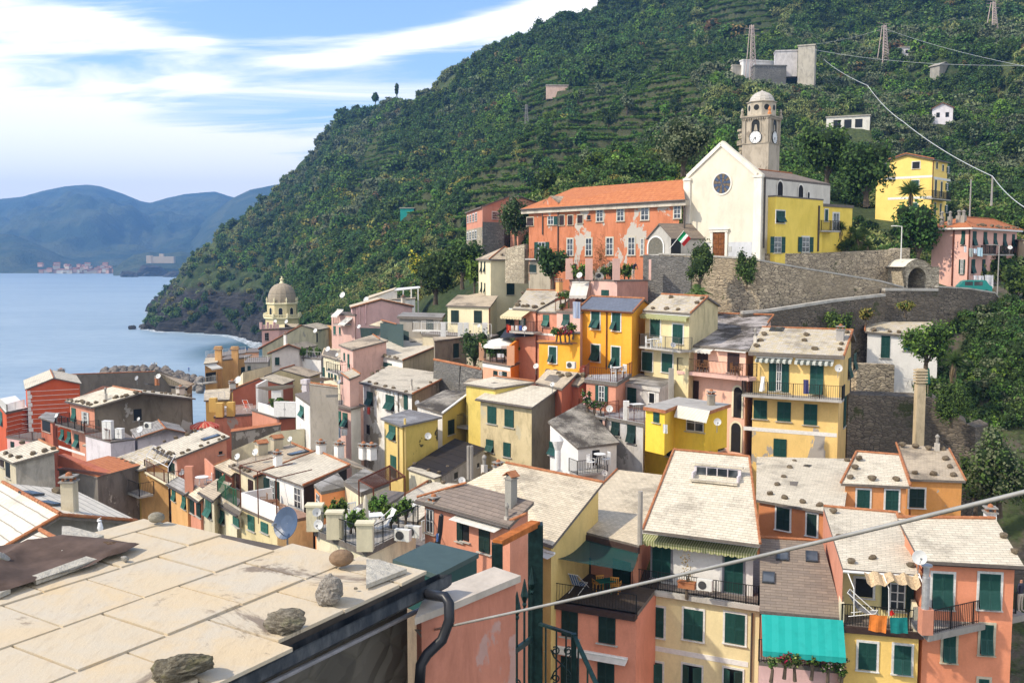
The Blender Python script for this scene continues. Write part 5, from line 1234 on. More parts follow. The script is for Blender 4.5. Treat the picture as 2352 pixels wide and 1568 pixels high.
# salmon terrace house with shade sails
h=Bld('salmon house with white roof terrace under pale shade sails',(880,1300),103,(630,1225),base=9,name='shade_sail_house');h.short='the shade sail house'
h.quad([(628,1228),(872,1305),(1025,1290),(800,1170)],[PL('salmon',.3),PL('deep',.3)],TF(),o=.1,th=.15,name='terrace')
p_=[h.cast((680,1050),0),];a,b,ed,nr=h.E[0]
w0=h.pt((682,1225));mb=MB();mb.box(w0.x-.1,w0.x+.15,w0.y,w0.y+4.5,w0.z,w0.z+2.7);e1=h.pt((870,1303));mb.obox(h.pt((690,1250))+V3((0,.3,.5)),h.pt((870,1303))+V3((0,.3,.5)),.15,1.);mb.obox(h.pt((870,1303))+V3((0,.3,.6)),h.pt((1020,1290))+V3((0,.3,.6)),.15,1.1);h.part(mb,'parapet',PL('white',.35))
mb=MB();p=h.pt((815,1240))+V3((.2,1.6,0));mb.box(p.x-.55,p.x+.55,p.y-.45,p.y+.45,p.z,p.z+2.1);mb.box(p.x-.65,p.x+.65,p.y-.55,p.y+.55,p.z+2.12,p.z+2.25);h.part(mb,'rooftop_chimney',PL('white',.3))
def sail(pts,d,label,m=None,sag=.25):
 P=[at(*uv(p[:2]),d+(p[2] if len(p)>2 else 0)) for p in pts];mb=MB();n=8;vs=[]
 for i in range(n+1):
  for j in range(n+1):
   s,t=i/n,j/n;q=(P[0].lerp(P[1],s)).lerp(P[3].lerp(P[2],s),t);q=q-V3((0,0,sag*math.sin(math.pi*s)*math.sin(math.pi*t)+.04*math.sin(s*25)));vs.append(q)
 mb.add(vs,[(i*(n+1)+j,(i+1)*(n+1)+j,(i+1)*(n+1)+j+1,i*(n+1)+j+1) for i in range(n) for j in range(n)])
 c=sum(P,V3())/4;return mb.build('shade_sail',m or plain('sail_canvas',(.70,.67,.60),.9,0,.1),None,loc=c,label=label,cat='shade sail')
sail([(655,1035),(1000,1010),(1010,1038,2.6),(770,1065,1.2)],103,'cream shade sail stretched over the salmon roof terrace')
sail([(1100,952),(1365,952,1),(1345,972,4),(1120,975,3)],108,'narrow cream sail spanning from the grey tower chimney');sail([(1370,992),(1610,982),(1590,1003,2),(1390,1006,2)],100,'thin cream sail beside the pink chimney house')
storage((935,1290),102.2,2.4,1.5,'white two door cabinet at terrace edge under the sail',WHT(),dep=.6)
for i,(x,y) in enumerate(((845,1215),(880,1205),(905,1215))):tree('potted_shrub','leafy green shrub in a terrace planter under the cream sail',up((x,y),103.2),treep(310+i,.8,.9,.05,'mid',200,.22,lobes=4),1,group='shrubs under the cream sail',cat='plant')
mb=MB();c=up((912,1185),105);mb.box(-1.1,1.1,-.4,.4,0,.8);mb.box(-1.2,1.2,-.5,.5,.801,.88);inst(mb.mesh('wooden_bench_box',plain('pine_wood',(.42,.20,.09),.6)),'wooden_chest',None,c-V3((0,0,.6)),R(-5),label='reddish wooden chest on the sail shaded terrace',cat='chest')
h=simple('dark brown rendered wall house with orange tiled coping and big dish',97,(450,1425),(890,1360),(895,1340),(455,1400),0,plst((.17,.15,.12),.8,.25),terra(),base=7,short='the brown coping wall',o=.05,th=.15)
dish((608,1432),95,.62,'big white dish on the dark brown rendered wall',face=(.05,-1),tilt=.25,mast=.3)
h=Bld('stone grey tower house with tall white chimney against its corner',(1140,1010),97,(1030,1070),base=14,name='grey_tower_house');h.short='the grey tower house'
h.quad([(1012,1090),(1142,1180),(1310,1160),(1180,1060)],[PL('white',.5,.1),plst((.33,.29,.24),.7,.2)],TF(),o=.05,th=.2,name='terrace')
h.quad([(1140,1000,2.2),(1145,1010,2.2),(1390,1040,2.2),(1320,1000,2.4)],plst((.24,.215,.18),.8),'tan',o=.0,th=.1,name='upper_roof',wn='upper_wall');h.tiles((1150,1000,2.5),(1385,1032,2.4),.1)
h.wins('O',0,[(1060,1200,1092,1295)],sc='teal');h.wins('K',1,[(1222,1422,1250,1460)])
def tall_chimney():
 c=up((1115,1560),95.6);z1=up((1115,965),95.6).z-c.z;mb=MB();s=95.6*.2625/F
 mb.lathe([(42*s*1.3,0),(40*s*1.3,z1*.28),(34*s*1.2,z1*.36),(26*s*1.35,z1*.38),(24*s*1.35,z1*.93)],4,(0,0,0),0,R(45-20));mb.lathe([(34*s*1.3,z1*.935),(34*s*1.3,z1)],4,(0,0,0),0,R(25))
 inst(mb.mesh('tall_chimney',PL('lilac',.35)),'tall_chimney',None,c,0,label='very tall pale chimney stack with flared foot on the grey tower',cat='chimney')
tall_chimney();dish((1082,1042),96,.42,'grey blue dish beside the tall pale chimney','grey');dish((1400,988),98,.55,'grey dish on a pole above the pink chimney house','grey',face=(-.7,-.5))
h=simple('long tan roof sloping up to the foot of the tall chimney',88,(560,1545),(1165,1490),(1080,1400),(860,1420),1.2,PL('cream',.5),'tan',base=8,short='the long tan roof')
# pink chimney house with laundry
h=Bld('small pink house with grey shutters open and washing below them',(1500,1225),92,(1300,1170),base=11,name='pink_washing_house');h.short='the pink washing house'
h.quad([(1265,1168),(1500,1222),(1625,1190),(1420,1145)],[PL('pink',.25),PL('white',.3)],TF(),o=.35,th=.18,name='terrace')
h.wins('O',0,[(1375,1240,1418,1370),(1432,1258,1475,1385)],sc='teal');h.railing([h.pt((1320,1170)),h.pt((1420,1190))],1.,IRON(),.3)
p=h.pt((1488,1215));A_,B_=h.pt((1422,1185)),h.pt((1490,1212));C_=h.pt((1590,1195));
ww=[V3((*A_[:2],A_.z+3.)),V3((*B_[:2],A_.z+2.7)),V3((*C_[:2],A_.z+3.))];ww.append(ww[0]+ww[2]-ww[1]);h.quad(ww,[PL('pink',.25),PL('pink',.2)],'mottle',o=.15,name='chimney_roof',wn='chimney_house',zb=A_.z);h.tiles(ww[0],ww[1],.1,'verge_tiles');h.tiles(ww[3],ww[2],.1)
def cloth(root_d,pts,label,col,group=None,th=.012,name='hanging_cloth',wave=.04):
# pts: pixel top-left, top-right, bottom-right, bottom-left; hung in the plane of the depths given
 P=[at(*uv(p),root_d) for p in pts];c=P[0].copy();mb=MB();n=8;F_=[];Bk=[]
 for i in range(n+1):
  for j in range(4):
   s,t=i/n,j/3;q=P[0].lerp(P[1],s).lerp(P[3].lerp(P[2],s),t);off=V3((0,wave*math.sin(s*9+j*.4)*(.3+t),0));F_.append(q+off);Bk.append(q+off+V3((0,th,0)))
 fs=[(i*4+j,i*4+j+1,(i+1)*4+j+1,(i+1)*4+j) for i in range(n) for j in range(3)];mb.add(F_,fs);mb.add(Bk,[tuple(reversed(f)) for f in fs])
 m=plain('cloth_%02x%02x%02x'%tuple(int(x*255) for x in col),col,.9,0,.2,3) if isinstance(col,tuple) else col
 return mb.build(name,m,None,loc=c,label=label,cat='laundry',group=group)
cloth(91.3,[(1358,1380),(1380,1382),(1380,1432),(1360,1430)],'small crimson and blue cloth under the pink washing house window',(.4,.05,.12));cloth(91.2,[(1382,1385),(1412,1390),(1414,1478),(1384,1480)],'pale blue trousers hanging under the pink washing house window',(.35,.45,.62));cloth(91.2,[(1416,1398),(1472,1402),(1470,1455),(1418,1460)],'white sheet hanging under the pink washing house window',(.7,.72,.76))
# cracked white house
h=Bld('large white house with crumbling plaster and green shutters mid village',(2042,1092),88,(1590,990),base=12,name='crumbling_white_house');h.short='the crumbling white house'
h.quad([(1585,990),(2042,1094),(2385,925),(1835,842)],[PL('white',.5,.5,(.38,.34,.28)),plst((.26,.22,.18),.8,.2)],'pale');h.gutter((1585,990),(2042,1094));h.tiles((2042,1094),(2385,925),.12,'verge_tiles')
h.wins('O',0,[(1810,1105,1882,1235),(1645,1075,1695,1195)]);h.wins('S',0,[(1968,1095,2002,1230)]);h.pipe(0,(1915,1070),(1915,1250));h.wins('K',0,[(1640,1365,1668,1445)])
h.stones((1620,985),(2020,1085),5,0,.22);h.stones((1650,950),(1830,850),3,0,.22);h.stones((2080,1060),(2350,930),3,0,.2);h.chimney((2035,1060),.6,.18,cap='pipe');dish((2082,1170),87,.45,'grey dish at the corner of the crumbling white house','grey')
cloth(86.6,[(1645,1208),(1672,1210),(1670,1272),(1645,1268)],'red checked cloth hanging on the crumbling white house',(.25,.03,.02))
# white/brown house behind
h=Bld('white and brown house with broad pale roof and tall green doors',(1952,797),108,(1520,705),base=10,name='green_door_house');h.short='the green door house'
h.quad([(1515,705),(1955,799),(2345,640,.9),(1985,582,.9)],[PL('white',.35),PL('beige',.6)],'pale');h.tiles((1955,799),(2345,640,.9),.1,'verge_tiles')
h.wins('S',0,[(1545,790,1568,940),(1598,800,1620,955),(1675,822,1712,930)]);h.wins('S',0,[(1785,822,1862,860)]);h.stones((1535,715),(1940,790),10,0,.22);h.chimney((1755,715),.5,.8);h.skylight((2048,638),.8,.6)
h.balcony(0,(1385,950),(1640,985),2.,1.,IRON(),PL('white',.4))
h.quad([up((1395,660),112.5),up((1515,705),109.8),up((1830,625),113),up((1695,575),118)],PL('pink',.4),'tan',o=.2,name='upper_roof',wn='upper_wall',zb=h.zb);h.tiles((1695,575,2.3),(1755,615,1.9),.12)
h.wins('S',4,[(1440,735,1452,800),(1475,745,1490,860)],sc='teal')
h=simple('narrow cream house with washing frame left of the green door house',112,(1245,752),(1420,800),(1420,700),(1265,690),.8,PL('cream',.4),'tan',base=10,short='the narrow cream house');h.wins('S',0,[(1258,860,1275,940),(1305,870,1320,950),(1330,880,1345,960),(1360,890,1378,970)]);h.balcony(0,(1285,905),(1385,925),1.4,1.,IRON(),pitch=.25)
dish((1300,700),113,.6,'white dish on the narrow cream house roof');dish((1380,750),108,.4,'white dish on the mast over the washing frame')
h=simple('dark canvas covered shed with mottled tan roof beside the pink gable',128,(1660,490),(1850,515),(1905,488),(1770,450),.8,plain('green_canvas',(.05,.08,.075),.9),'warm',base=8,short='the canvas shed');h.tiles((1770,450,.9),(1900,485,.9),.12);cloth(126,[(1582,515),(1760,520),(1755,580),(1590,600)],'dark green shade netting hung beside the canvas shed',(.05,.08,.075),name='shade_netting')
dish((1572,503),130,.55,'white dish low on the pink gable wall',face=(-.5,-.8));dish((1635,268),155,.9,'white dish at the pink gable eave left end');dish((1428,228),165,1.,'white dish standing against the green slope');dish((1190,540),176,.8,'white dish on the cream gable under the dome')
# pink gable
h=Bld('big plain pink gable house backing onto the green slope',(2050,325),140,(1535,340),base=18,name='pink_gable_house');h.short='the pink gable'
P0,P1,P2=up((1500,345),139),up((1765,268),141),up((2055,330),143);P0.z=P2.z;h.gable(P0,P1,P2,V3((-1.5,8,0)),PL('rose',.25),'warm');h.tiles(P0,P1,.15,'verge_tiles');h.tiles(P1,P2,.15,'verge_tiles')
h.pipe(0,(1575,320),(1575,480),.14,PL('rose'));h.pipe(0,(1632,310),(1632,480),.14,PL('rose'));h.chimney((1960,300),1.,.5,1)
h=Bld('pink balcony house with stacked terraces at foot of green slope',(1535,400),141,(1330,430),base=14);h.short='the stacked terrace house'
A_,B_=up((1325,430),142),up((1538,400),139);A_.z=B_.z;h.quad([A_,B_,B_+V3((1,4,0)),A_+V3((1,4,0))],PL('pink',.4),TF(),o=.1,th=.2,name='terrace');h.wins('S',0,[(1350,500,1370,570),(1400,510,1412,570)],sc='teal');h.balcony(0,(1350,490),(1450,500),1.2,1,IRON(),pitch=.25);h.awning(0,(1460,450),(1520,410),1.5,.8,strp('white'));h.awning(0,(1385,370),(1440,350),1.2,.8,strp('white'));h.railing([A_+V3((0,.2,0)),B_+V3((0,.2,0))],1.,IRON(),.3)
h=Bld('white terrace bar building with long thin roof under dark trees',(2070,200),165,(1640,270),base=10,name='terrace_bar');h.short='the terrace bar'
A_,B_,C_,D_=up((1640,262),163),up((2075,165),168),up((2075,150),172),up((1600,262),168);B_.z+=0;h.quad([up((1640,272),163),up((2070,258),165),up((2070,240),171),up((1640,262),170)],PL('white',.3),'warm',o=.1)
q=[A_,up((1880,180),165.5),up((1900,160),170),up((1660,235),169)];mb=MB();mb.slab(q,.2);h.part(mb,'upper_roof',slate('warm'));mb=MB();mb.slab([up((1880,190),165),up((2110,165),168),up((2110,150),172),up((1880,170),170)],.12);h.part(mb,'terrace_roof',WHT())
mb=MB()
for x in(1885,1960,2030,2090):
 p=up((x,190),166);mb.box(p.x-.1,p.x+.1,p.y-.1,p.y+.1,p.z-5,p.z+.3)
h.part(mb,'terrace_posts',WHT())
mb=MB();a=up((1650,262),163.5);b=up((1905,262),165.5);t_=up((1905,185),165.5);mb.add([a,b,t_],[(0,1,2)]);mb.add([a+V3((0,.4,0)),b+V3((0,.4,0)),t_+V3((0,.4,0))],[(2,1,0)]);mb.add([b,b+V3((0,.4,0)),t_+V3((0,.4,0)),t_],[(0,1,2,3)]);h.part(mb,'gable_wall',PL('white',.3))
h=Bld('pale grey house with flat terrace and white balcony right of the pink gable',(2240,430),126,(1930,410),base=10,name='grey_terrace_house');h.short='the pale grey house'
A_,B_,C_,D_=up((1905,412),127),up((2300,395),124),up((2330,345),133),up((1960,370),136);A_.z=D_.z=B_.z=C_.z=A_.z;h.quad([A_,B_,C_,D_],PL('grey',.4),'grey',o=.3,th=.35);h.wins('S',0,[(2162,440,2225,535)],sc='dark');h.balcony(0,(2040,535),(2330,570),1.5,1.,WHT(),WHT(),pitch=.3)
# ================================================================ centre and right of the village
Zm(3)
# grey beige house with brown gable
h=Bld('weathered beige house with pale roof and dark brown gable end',(850,1205),75,(355,1130),base=12,name='weathered_beige_house');h.short='the weathered beige house'
G0,Pk=h.pt((852,1207)),up((1078,1046),78.5);VV=h.pt((355,1132))-G0;VV.z=0;G1=h.pt((1250,1095,.0));G1=V3((Pk.x*2-G0.x,Pk.y*2-G0.y,G0.z))
h.gable(G0,Pk,G1,VV,plst(tuple(x*.84 for x in hx('#CDBB92')),.7,.25,(.50,.44,.30)),'pale',gw=plst((.17,.145,.105),.7),o=.3);h.gutter(G0+VV,G0)
h.wins('S',3,[(460,1205,535,1350),(610,1230,688,1380),(598,1520,662,1640)]);h.wins('O',3,[(447,1490,512,1600)])
# yellow houses centre left
h=Bld('lemon yellow house behind the weathered beige house with iron balcony',(300,1085),83,(0,1262),base=12,name='lemon_house');h.short='the lemon house'
q=[up(p,d) for p,d in(((-170,1185),85),((65,1262),83),((305,1082),87.5),((90,1055),90))];h.quad(q,[PL('white',.5),PL('lemon',.3)],'moss',o=.12);mb=MB();mb.obox(q[1]+V3((0,0,.03)),q[2]+V3((0,0,.03)),.2,.12);h.part(mb,'verge_board',WHT(),parent=h.roof)
h.quad([up((245,1000),86),up((480,1045),84),up((560,985),90),up((310,950),92)],PL('lemon',.3),'tan',o=.25,name='upper_roof',wn='upper_wall');h.wins('S',1,[(110,1320,165,1445)],sc='dark');h.wins('S',4,[(348,1160,375,1320)],fc='white',sc='dark')
h.balcony(4,(180,1385),(350,1420),1.,1.,plain('olive_iron',(.12,.11,.06),.6))
Zm(9)
h=Bld('tall yellow house with flat grey planked roof and white dish',(1945,137),76,(1765,72),base=14,name='planked_roof_house');h.short='the planked roof house'
h.quad([(1760,72),(1945,140),(2300,62),(2010,-5)],[PL('yellow',.25),PL('lemon',.3,.15,(.08,.07,.04))],mat('grey_planks',f_slate,(.25,.24,.24),(.17,.165,.165),.14,4.,.3,(.5,.5,.5)),o=.28,th=.14,edge=plain('lead_edge',(.16,.16,.17),.6))
h.wins('O',0,[(1838,140,1895,258)],sc='teal');h.wins('S',0,[(1853,400,1900,590)],sc='teal');h.pipe(0,(1915,150),(1930,600),.045,GUT());h.pipe(1,(1975,75),(1975,600),.09,PL('yellow'));dish((2178,228),76.3,.5,'white dish on the yellow wall of the planked roof house',face=(.0,-1),tilt=.15,mast=.1)
Zm(10)
h=Bld('cream cottage with black felt roof between yellow and beige houses',(440,365),71,(205,285),base=8,name='felt_roof_cottage');h.short='the black felt roof'
h.quad([(205,282),(505,352),(885,110,.8),(620,25,.8)],[PL('cream',.5),PL('grey',.6)],mat('black_felt',f_slate,(.022,.018,.017),(.028,.022,.02),1.,6,.0),o=.1,th=.12)
h.quad([(205,292,.02),(440,372,.02),(505,350,.05),(250,262,.05)],PL('cream',.5),'pale',o=.1,th=.1,name='slate_strip',wn='front_wall');h.wins('S',0,[(262,325,312,400)],sc='brown');h.wins('K',1,[(615,325,645,375),(815,240,832,275)])
mb=MB();
for x in(742,765):a=up((x,385),70.5);b=up((x,90),70.5);mb.tube([a,V3((a.x,a.y,b.z))],.14,8)
h.part(mb,'flue_pipes',PL('grey',.6));h.stone_at([(265,255),(390,310),(480,328),(555,280)],1,.2)
dish((877,213),68,.28,'small grey dish on the flue of the black roofed cottage','grey');dish((682,393),60,.42,'white dish at the corner of the brown shingle roof',face=(.1,-1))
# white house with mossy roof
Zm(3)
h=Bld('white house with mossy slate roof and round balcony table',(1235,1565),70,(915,1375),base=9,name='mossy_roof_house');h.short='the mossy roof'
q=[up((985,1392),73),up((1245,1562),69.5),up((1612,1465),71),up((1290,1292),77)];q[0].z=q[1].z+1.3;q[3].z=q[2].z+1.6;q[2].z=q[1].z+.1
h.quad(q,[PL('white',.2),PL('white',.3)],'moss',o=.15);Zm(10)
h.wins('O',0,[(1450,60,1538,180)],fc=None);mb=MB();h.balcony(1,(1695,320),(1960,375),1.2,.95,IRON());h.wins('K',1,[(1822,130,1885,260)])
table(up((1887,250),68.6),.42,'round white table on the mossy roof house balcony',PW);chair(up((1810,285),68.3),1.,'white wire chair left of round balcony table',PW);chair(up((1945,260),68.8),-1.2,'white wire chair behind the round balcony table',PW)
mb=MB();c=up((1520,345),66);mb.lathe([(.2,-.5),(.2,1.7),(.36,2.2),(.40,2.35),(.22,2.6),(.1,2.7)],14);inst(mb.mesh('white_flue',WHT()),'flue_chimney',None,c,0,label='white round flue with bulging cowl before the white wall',cat='chimney')
dish((1535,330),65.5,.5,'white dish beside the white flue',face=(.3,-.9),tilt=.3);dish((1930,328),67,.4,'white dish on the white house balcony rail',face=(.1,-1),tilt=.1);dish((1478,410),61,.45,'transparent grey dish on the big slate roof','grey',face=(-.3,-.9))
# big slate roof + brown shingle house
h=Bld('broad low house under a large pale slate roof with scattered stones',(1480,960),51,(1110,830),base=8,name='broad_slate_house');h.short='the broad slate roof'
Q=[up((1100,842),52.5),up((1475,962),49.5),up((1915,415),63),up((1065,243),69)]
zz=Q[1].z;Q[0].z=zz;q=[uz((1100,842),zz),uz((1475,962),zz),uz((1915,412),zz+1.6),uz((1065,243),zz+2.2)]
Q5=[q[0],q[1],q[2],q[3],uz((720,415),zz+1.)]
h.quad(Q5,PL('yellow',.3),'warm',o=.2,th=.18);h.tiles(q[3],q[2]);h.stone_at([(825,430),(980,465),(1158,500),(1280,540),(1365,563),(1410,515),(1445,478),(1515,425),(1290,605),(1248,640),(930,318),(870,355)],0,.22)
h.awning(0,(1085,915),(1500,1030),.5,.12,strp('white'),0);h.wins('S',0,[(1130,960,1210,1100)],fc=None,sc='dark');h.chimney((1000,290),.35,.5);h.chimney((878,340),.8,.3,cap='pipe')
h=Bld('terracotta house with flat brown shingle roof and white awning cassette',(1100,785),46,(275,562),base=7,name='brown_shingle_house');h.short='the brown shingle roof'
zz=h.z0;h.quad([(272,560),(1100,787),(1312,578,.9),(722,420,.9)],PL('salmon',.25),'brown',o=.2,th=.16);h.gutter((272,560),(1100,787));h.tiles((290,545),(722,420,.95),.1);h.tiles((1085,760),(1250,690,.6),.12)
h.chimney((1112,610),1.5,.42,m=plst((.26,.25,.22),.6),cap='tile');h.chimney((435,555),.05,.5);h.chimney((1075,725),.3,.2,cap='pipe')
h.wins('d',0,[(372,640,438,850)]);h.wins('K',0,[(690,735,745,920)]);h.wins('S',0,[(642,715,690,920),(835,770,928,1020)],sc='dark');h.awning(0,(645,695),(1045,800),.55,.12,strp('white'),0)
c=h.pt((500,1010,-3.2));h.quad([h.pt((95,915,-3.)),h.pt((700,1130,-3.)),h.pt((1060,1050,-3.)),h.pt((370,850,-3.))],PL('salmon',.4),TF(),o=.05,name='terrace',wn='terrace_wall')
h.railing([h.pt((0,940,-3.)),h.pt((240,1030,-3.))],1.,WHT(),.12);h.railing([h.pt((830,1150,-3.)),h.pt((975,1080,-3.))],1.,WHT(),.12);h.railing([h.pt((330,920,-3.)),h.pt((510,850,-3.))],1.1,WHT(),.12)
ac_unit((165,925),47.5,'white air conditioner nearer the yellow fence on terracotta terrace',R(-18),1);ac_unit((255,893),48.6,'white air conditioner nearer the terracotta house corner',R(-18),1)
mb=MB();a=h.pt((513,850,-3.));b=h.pt((638,800,-3.));mb.obox(a+V3((0,0,.65)),b+V3((0,0,.65)),.05,1.3);mb.build('reed_screen',plain('reed_yellow',(.50,.30,.07),.9,0,.5,12),None,loc=a,label='ochre reed screen on the terracotta house terrace',cat='screen')
cloth(45.5,[(455,860),(480,856),(478,925),(458,930)],'blue and white towel hanging beside the reed screen',strp('blues'));
def boxing_bag():
 c=up((502,700),46.8);mb=MB();mb.tube([(0,0,0),(-.05,0,-.5),(-.1,0,-1.1),(-.3,0,-2.)],[.16,.17,.17,.2],10);mb.lathe([(.03,0),(.16,-.02),(.03,.12)],8)
 inst(mb.mesh('punching_bag',plain('black_vinyl',(.015,.015,.017),.4)),'punching_bag',None,c,0,.75,label='long black punching bag hanging on the terracotta wall',cat='punching bag')
boxing_bag()
# slate roof left of it with solar skylight
h=Bld('low house with wide cream slate roof beside the plant terrace',(285,750),55,(0,640),base=7,name='wide_slate_house');h.short='the wide cream roof'
zz=h.z0;h.quad([(-120,700),(285,755),(690,425,.9),(385,402,.9)],PL('beige',.5),'pale',o=.15);h.tiles((-20,640),(385,402,.95),.1);h.skylight((132,670),.7,1.6);dish((270,590),52,.42,'white dish left of the terracotta house corner',face=(-.8,-.4));h.stone_at([(395,415),(520,420)],0,.2)
# orange house
Zm(3)
h=Bld('vivid orange house with blue slate roof and green shutters',(1732,372),84,(1255,346),base=14,name='vivid_orange_house');h.short='the vivid orange house'
G0=h.pt((1732,374));Pk=up((1832,262),87.5);VV=h.pt((1252,347))-G0;VV.z=0;G1=V3((Pk.x*2-G0.x,Pk.y*2-G0.y,G0.z))
OR=plst((.76,.35,.03),.25);h.gable(G0,Pk,G1,VV,OR,'blue',gw=OR,o=.18);h.tiles(G0,Pk,.12,'verge_tiles');h.tiles(Pk,Pk+VV);h.pipe(0+3,(1500,365),(1500,880),.05,RUST())
h.tiles(G0+VV,Pk+VV,.12,'verge_tiles');h.gutter(G0+VV,G0,m=RUST())
h.wins('O',3,[(1368,372,1442,525),(1368,665,1440,808)],'white');h.wins('o',3,[(1550,382,1622,540),(1545,685,1618,880)],'white')
h.quad([up((905,642),87),up((1265,655),84.5),up((1265,640),88),up((905,622),90.5)],OR,OR,o=.03,th=.1,name='wing_roof',wn='wing_wall');h.wins('o',4,[(998,680,1062,822)],'white');mb=MB();a,b=h.cast((895,632),4,.1),h.cast((1245,650),4,.1);mb.obox(a,b,.22,.1);h.part(mb,'wing_eave',terrat())
h.quad([up((1048,560),86.5),up((1270,560),84.2),up((1270,545),88),up((1048,545),90)],OR,TF(),o=.03,th=.1,name='terrace',wn='terrace_wall')
ac_unit((1190,873),83.8,'white air conditioner on the vivid orange facade',R(-30),1.1)
for i,(x,y,k) in enumerate(((1060,555,'mid'),(1100,565,'red'),(1140,555,'pinkf'),(1175,570,'red'),(1205,530,'bright'))):
 tree('flowering_plant',['trailing green plant at left end of the orange terrace parapet','red geranium second on the orange terrace parapet','white and pink flowers mid orange terrace parapet','scarlet geranium bunch hanging over the orange parapet','round green bush at right end of the orange parapet'][i],up((x,y+25),84.4),treep(330+i,.55,.7,.05,k,220,.13,key2='mid' if k!='mid' else 'dark',lobes=5),1,cat='plant')
dish((1302,880),82,.75,'rust red square dish before the orange facade','red',face=(-.2,-.95));dish((882,850),88,.5,'pale square dish between the orange wing and pink wall')
# pale yellow balcony house
Zm(4)
h=Bld('pale yellow house with striped roof edge awning and iron balcony',(442,386),81,(22,392),base=14,name='pale_yellow_house');h.short='the pale yellow house'
G0=h.pt((442,388));Pk=up((596,243),84.5);VV=up((22,393),85.5)-G0;VV.z=0;G1=V3((Pk.x*1.8-G0.x*.8,Pk.y*1.8-G0.y*.8,G0.z+.3));PY=PL('straw',.25)
h.gable(G0,Pk,G1,VV,plst((.66,.56,.32),.25),'mottle',gw=plst((.60,.50,.28),.6),o=.2);h.tiles(G0,Pk,.12,'verge_tiles');h.tiles(Pk,Pk+VV)
h.awning(3,(30,400),(440,408),.35,.1,strp('greens'),.3);h.wins('S',3,[(93,437,178,592)],'white');h.wins('S',3,[(288,487,378,650)],'white');h.wins('S',3,[(22,728,110,890),(193,740,288,902)],'white')
h.balcony(3,(-10,705),(355,722),1.2,1.05,plain('grey_iron',(.10,.10,.09),.5));h.stones((60,350),(430,360),3,0,.25);h.stone_at([(270,255),(545,265),(500,305)],0,.22);dish((290,665),78.5,.42,'blue grey dish on the pale yellow balcony','grey',face=(.1,-1))
for i,x in enumerate((75,160)):chair(up((x,690),80.2),(1.2,-1.3)[i],('white folding chair left of the pale yellow balcony table','white folding chair right of the pale yellow balcony table')[i],PW)
table(up((118,690),80.2),.35,'small white folding table on pale yellow balcony',PW,True)
# pink with dark shutters
h=Bld('pink house with lichen blotched roof and dark brown shutters',(945,708),78,(383,660),base=14,name='brown_shutter_house');h.short='the blotched roof'
h.quad([(380,662),(948,708),(1172,405,1.9),(640,390,1.9)],plst(tuple(x*.9 for x in hx('#EDBCA4')),.22),'lilac',o=.25);h.tiles((640,390,1.95),(1172,405,1.95));h.tiles((1120,470,1.5),(1172,405,1.95),.12)
mb=MB();a,b=h.pt((412,632,.12)),h.pt((648,385,1.98));mb.slab([a+V3((-.5,0,0)),a+V3((.3,-.1,0)),b+V3((.3,0,0)),b+V3((-.5,0,0))],.06);h.part(mb,'felt_valley',plain('black_felt_strip',(.02,.02,.022),.9),parent=h.roof)
h.awning(0,(385,672),(660,700),.6,.2,strp('white'),.2);h.awning(0,(672,695),(945,718),.35,.12,strp('white'),0)
h.wins('S',0,[(502,730,596,880),(767,735,868,905)],sc='brown');h.wins('S',0,[(440,978,515,1138)],sc='brown');h.balcony(0,(322,918),(948,985),1.1,1.05,IRON(),PL('pink',.3),bow=.07,th=.28)
def arch(hh,e,x0,x1,ytop,ybot,name,m=None,ring=None,depth_col=(.02,.018,.018)):
 a,b,ed,nr=hh.E[e];l,r_=hh.cast((x0,(ytop+ybot)/2),e),hh.cast((x1,(ytop+ybot)/2),e);t,bo=hh.cast(((x0+x1)/2,ytop),e),hh.cast(((x0+x1)/2,ybot),e)
 w=(V3((r_.x-l.x,r_.y-l.y))).length/2;c=(l+r_)/2;z1=t.z-w;mb=MB()
 def P(u_,z_,o_):q=c+ed*u_+nr*o_;return(q.x,q.y,z_)
 arc=[(w*math.cos(t_),z1+w*math.sin(t_)) for t_ in np.linspace(0,math.pi,13)];mb.add([P(w,bo.z,.03)]+[P(x,z,.03) for x,z in arc]+[P(-w,bo.z,.03)],[tuple(range(15))],0)
 f=1+.16/w
 for k in range(12):
  (xa,za),(xb,zb_)=arc[k],arc[k+1];mb.add([P(xa,za,.07),P(xb,zb_,.07),P(xb*f,z1+(zb_-z1)*f,.07),P(xa*f,z1+(za-z1)*f,.07)],[(0,1,2,3)],1)
 for s_ in(-1,1):mb.add([P(s_*w,bo.z,.07),P(s_*w,z1,.07),P(s_*w*f,z1,.07),P(s_*w*f,bo.z,.07)],[(0,1,2,3)],1)
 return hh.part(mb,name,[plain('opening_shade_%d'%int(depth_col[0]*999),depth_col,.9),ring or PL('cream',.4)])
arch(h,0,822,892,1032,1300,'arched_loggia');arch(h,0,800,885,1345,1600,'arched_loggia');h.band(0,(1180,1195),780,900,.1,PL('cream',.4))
for i,(x,y) in enumerate(((520,900),(570,905),(820,925),(865,935))):
 chair(up((x,y),77.6),(.5,-.6,.9,-.9)[i],('brown folding chair left of first dark shutter pair','brown folding chair below first dark shutter pair','brown folding chair left under second dark shutters','brown folding chair right under second dark shutters')[i],plain('teak_brown',(.18,.08,.03),.6))
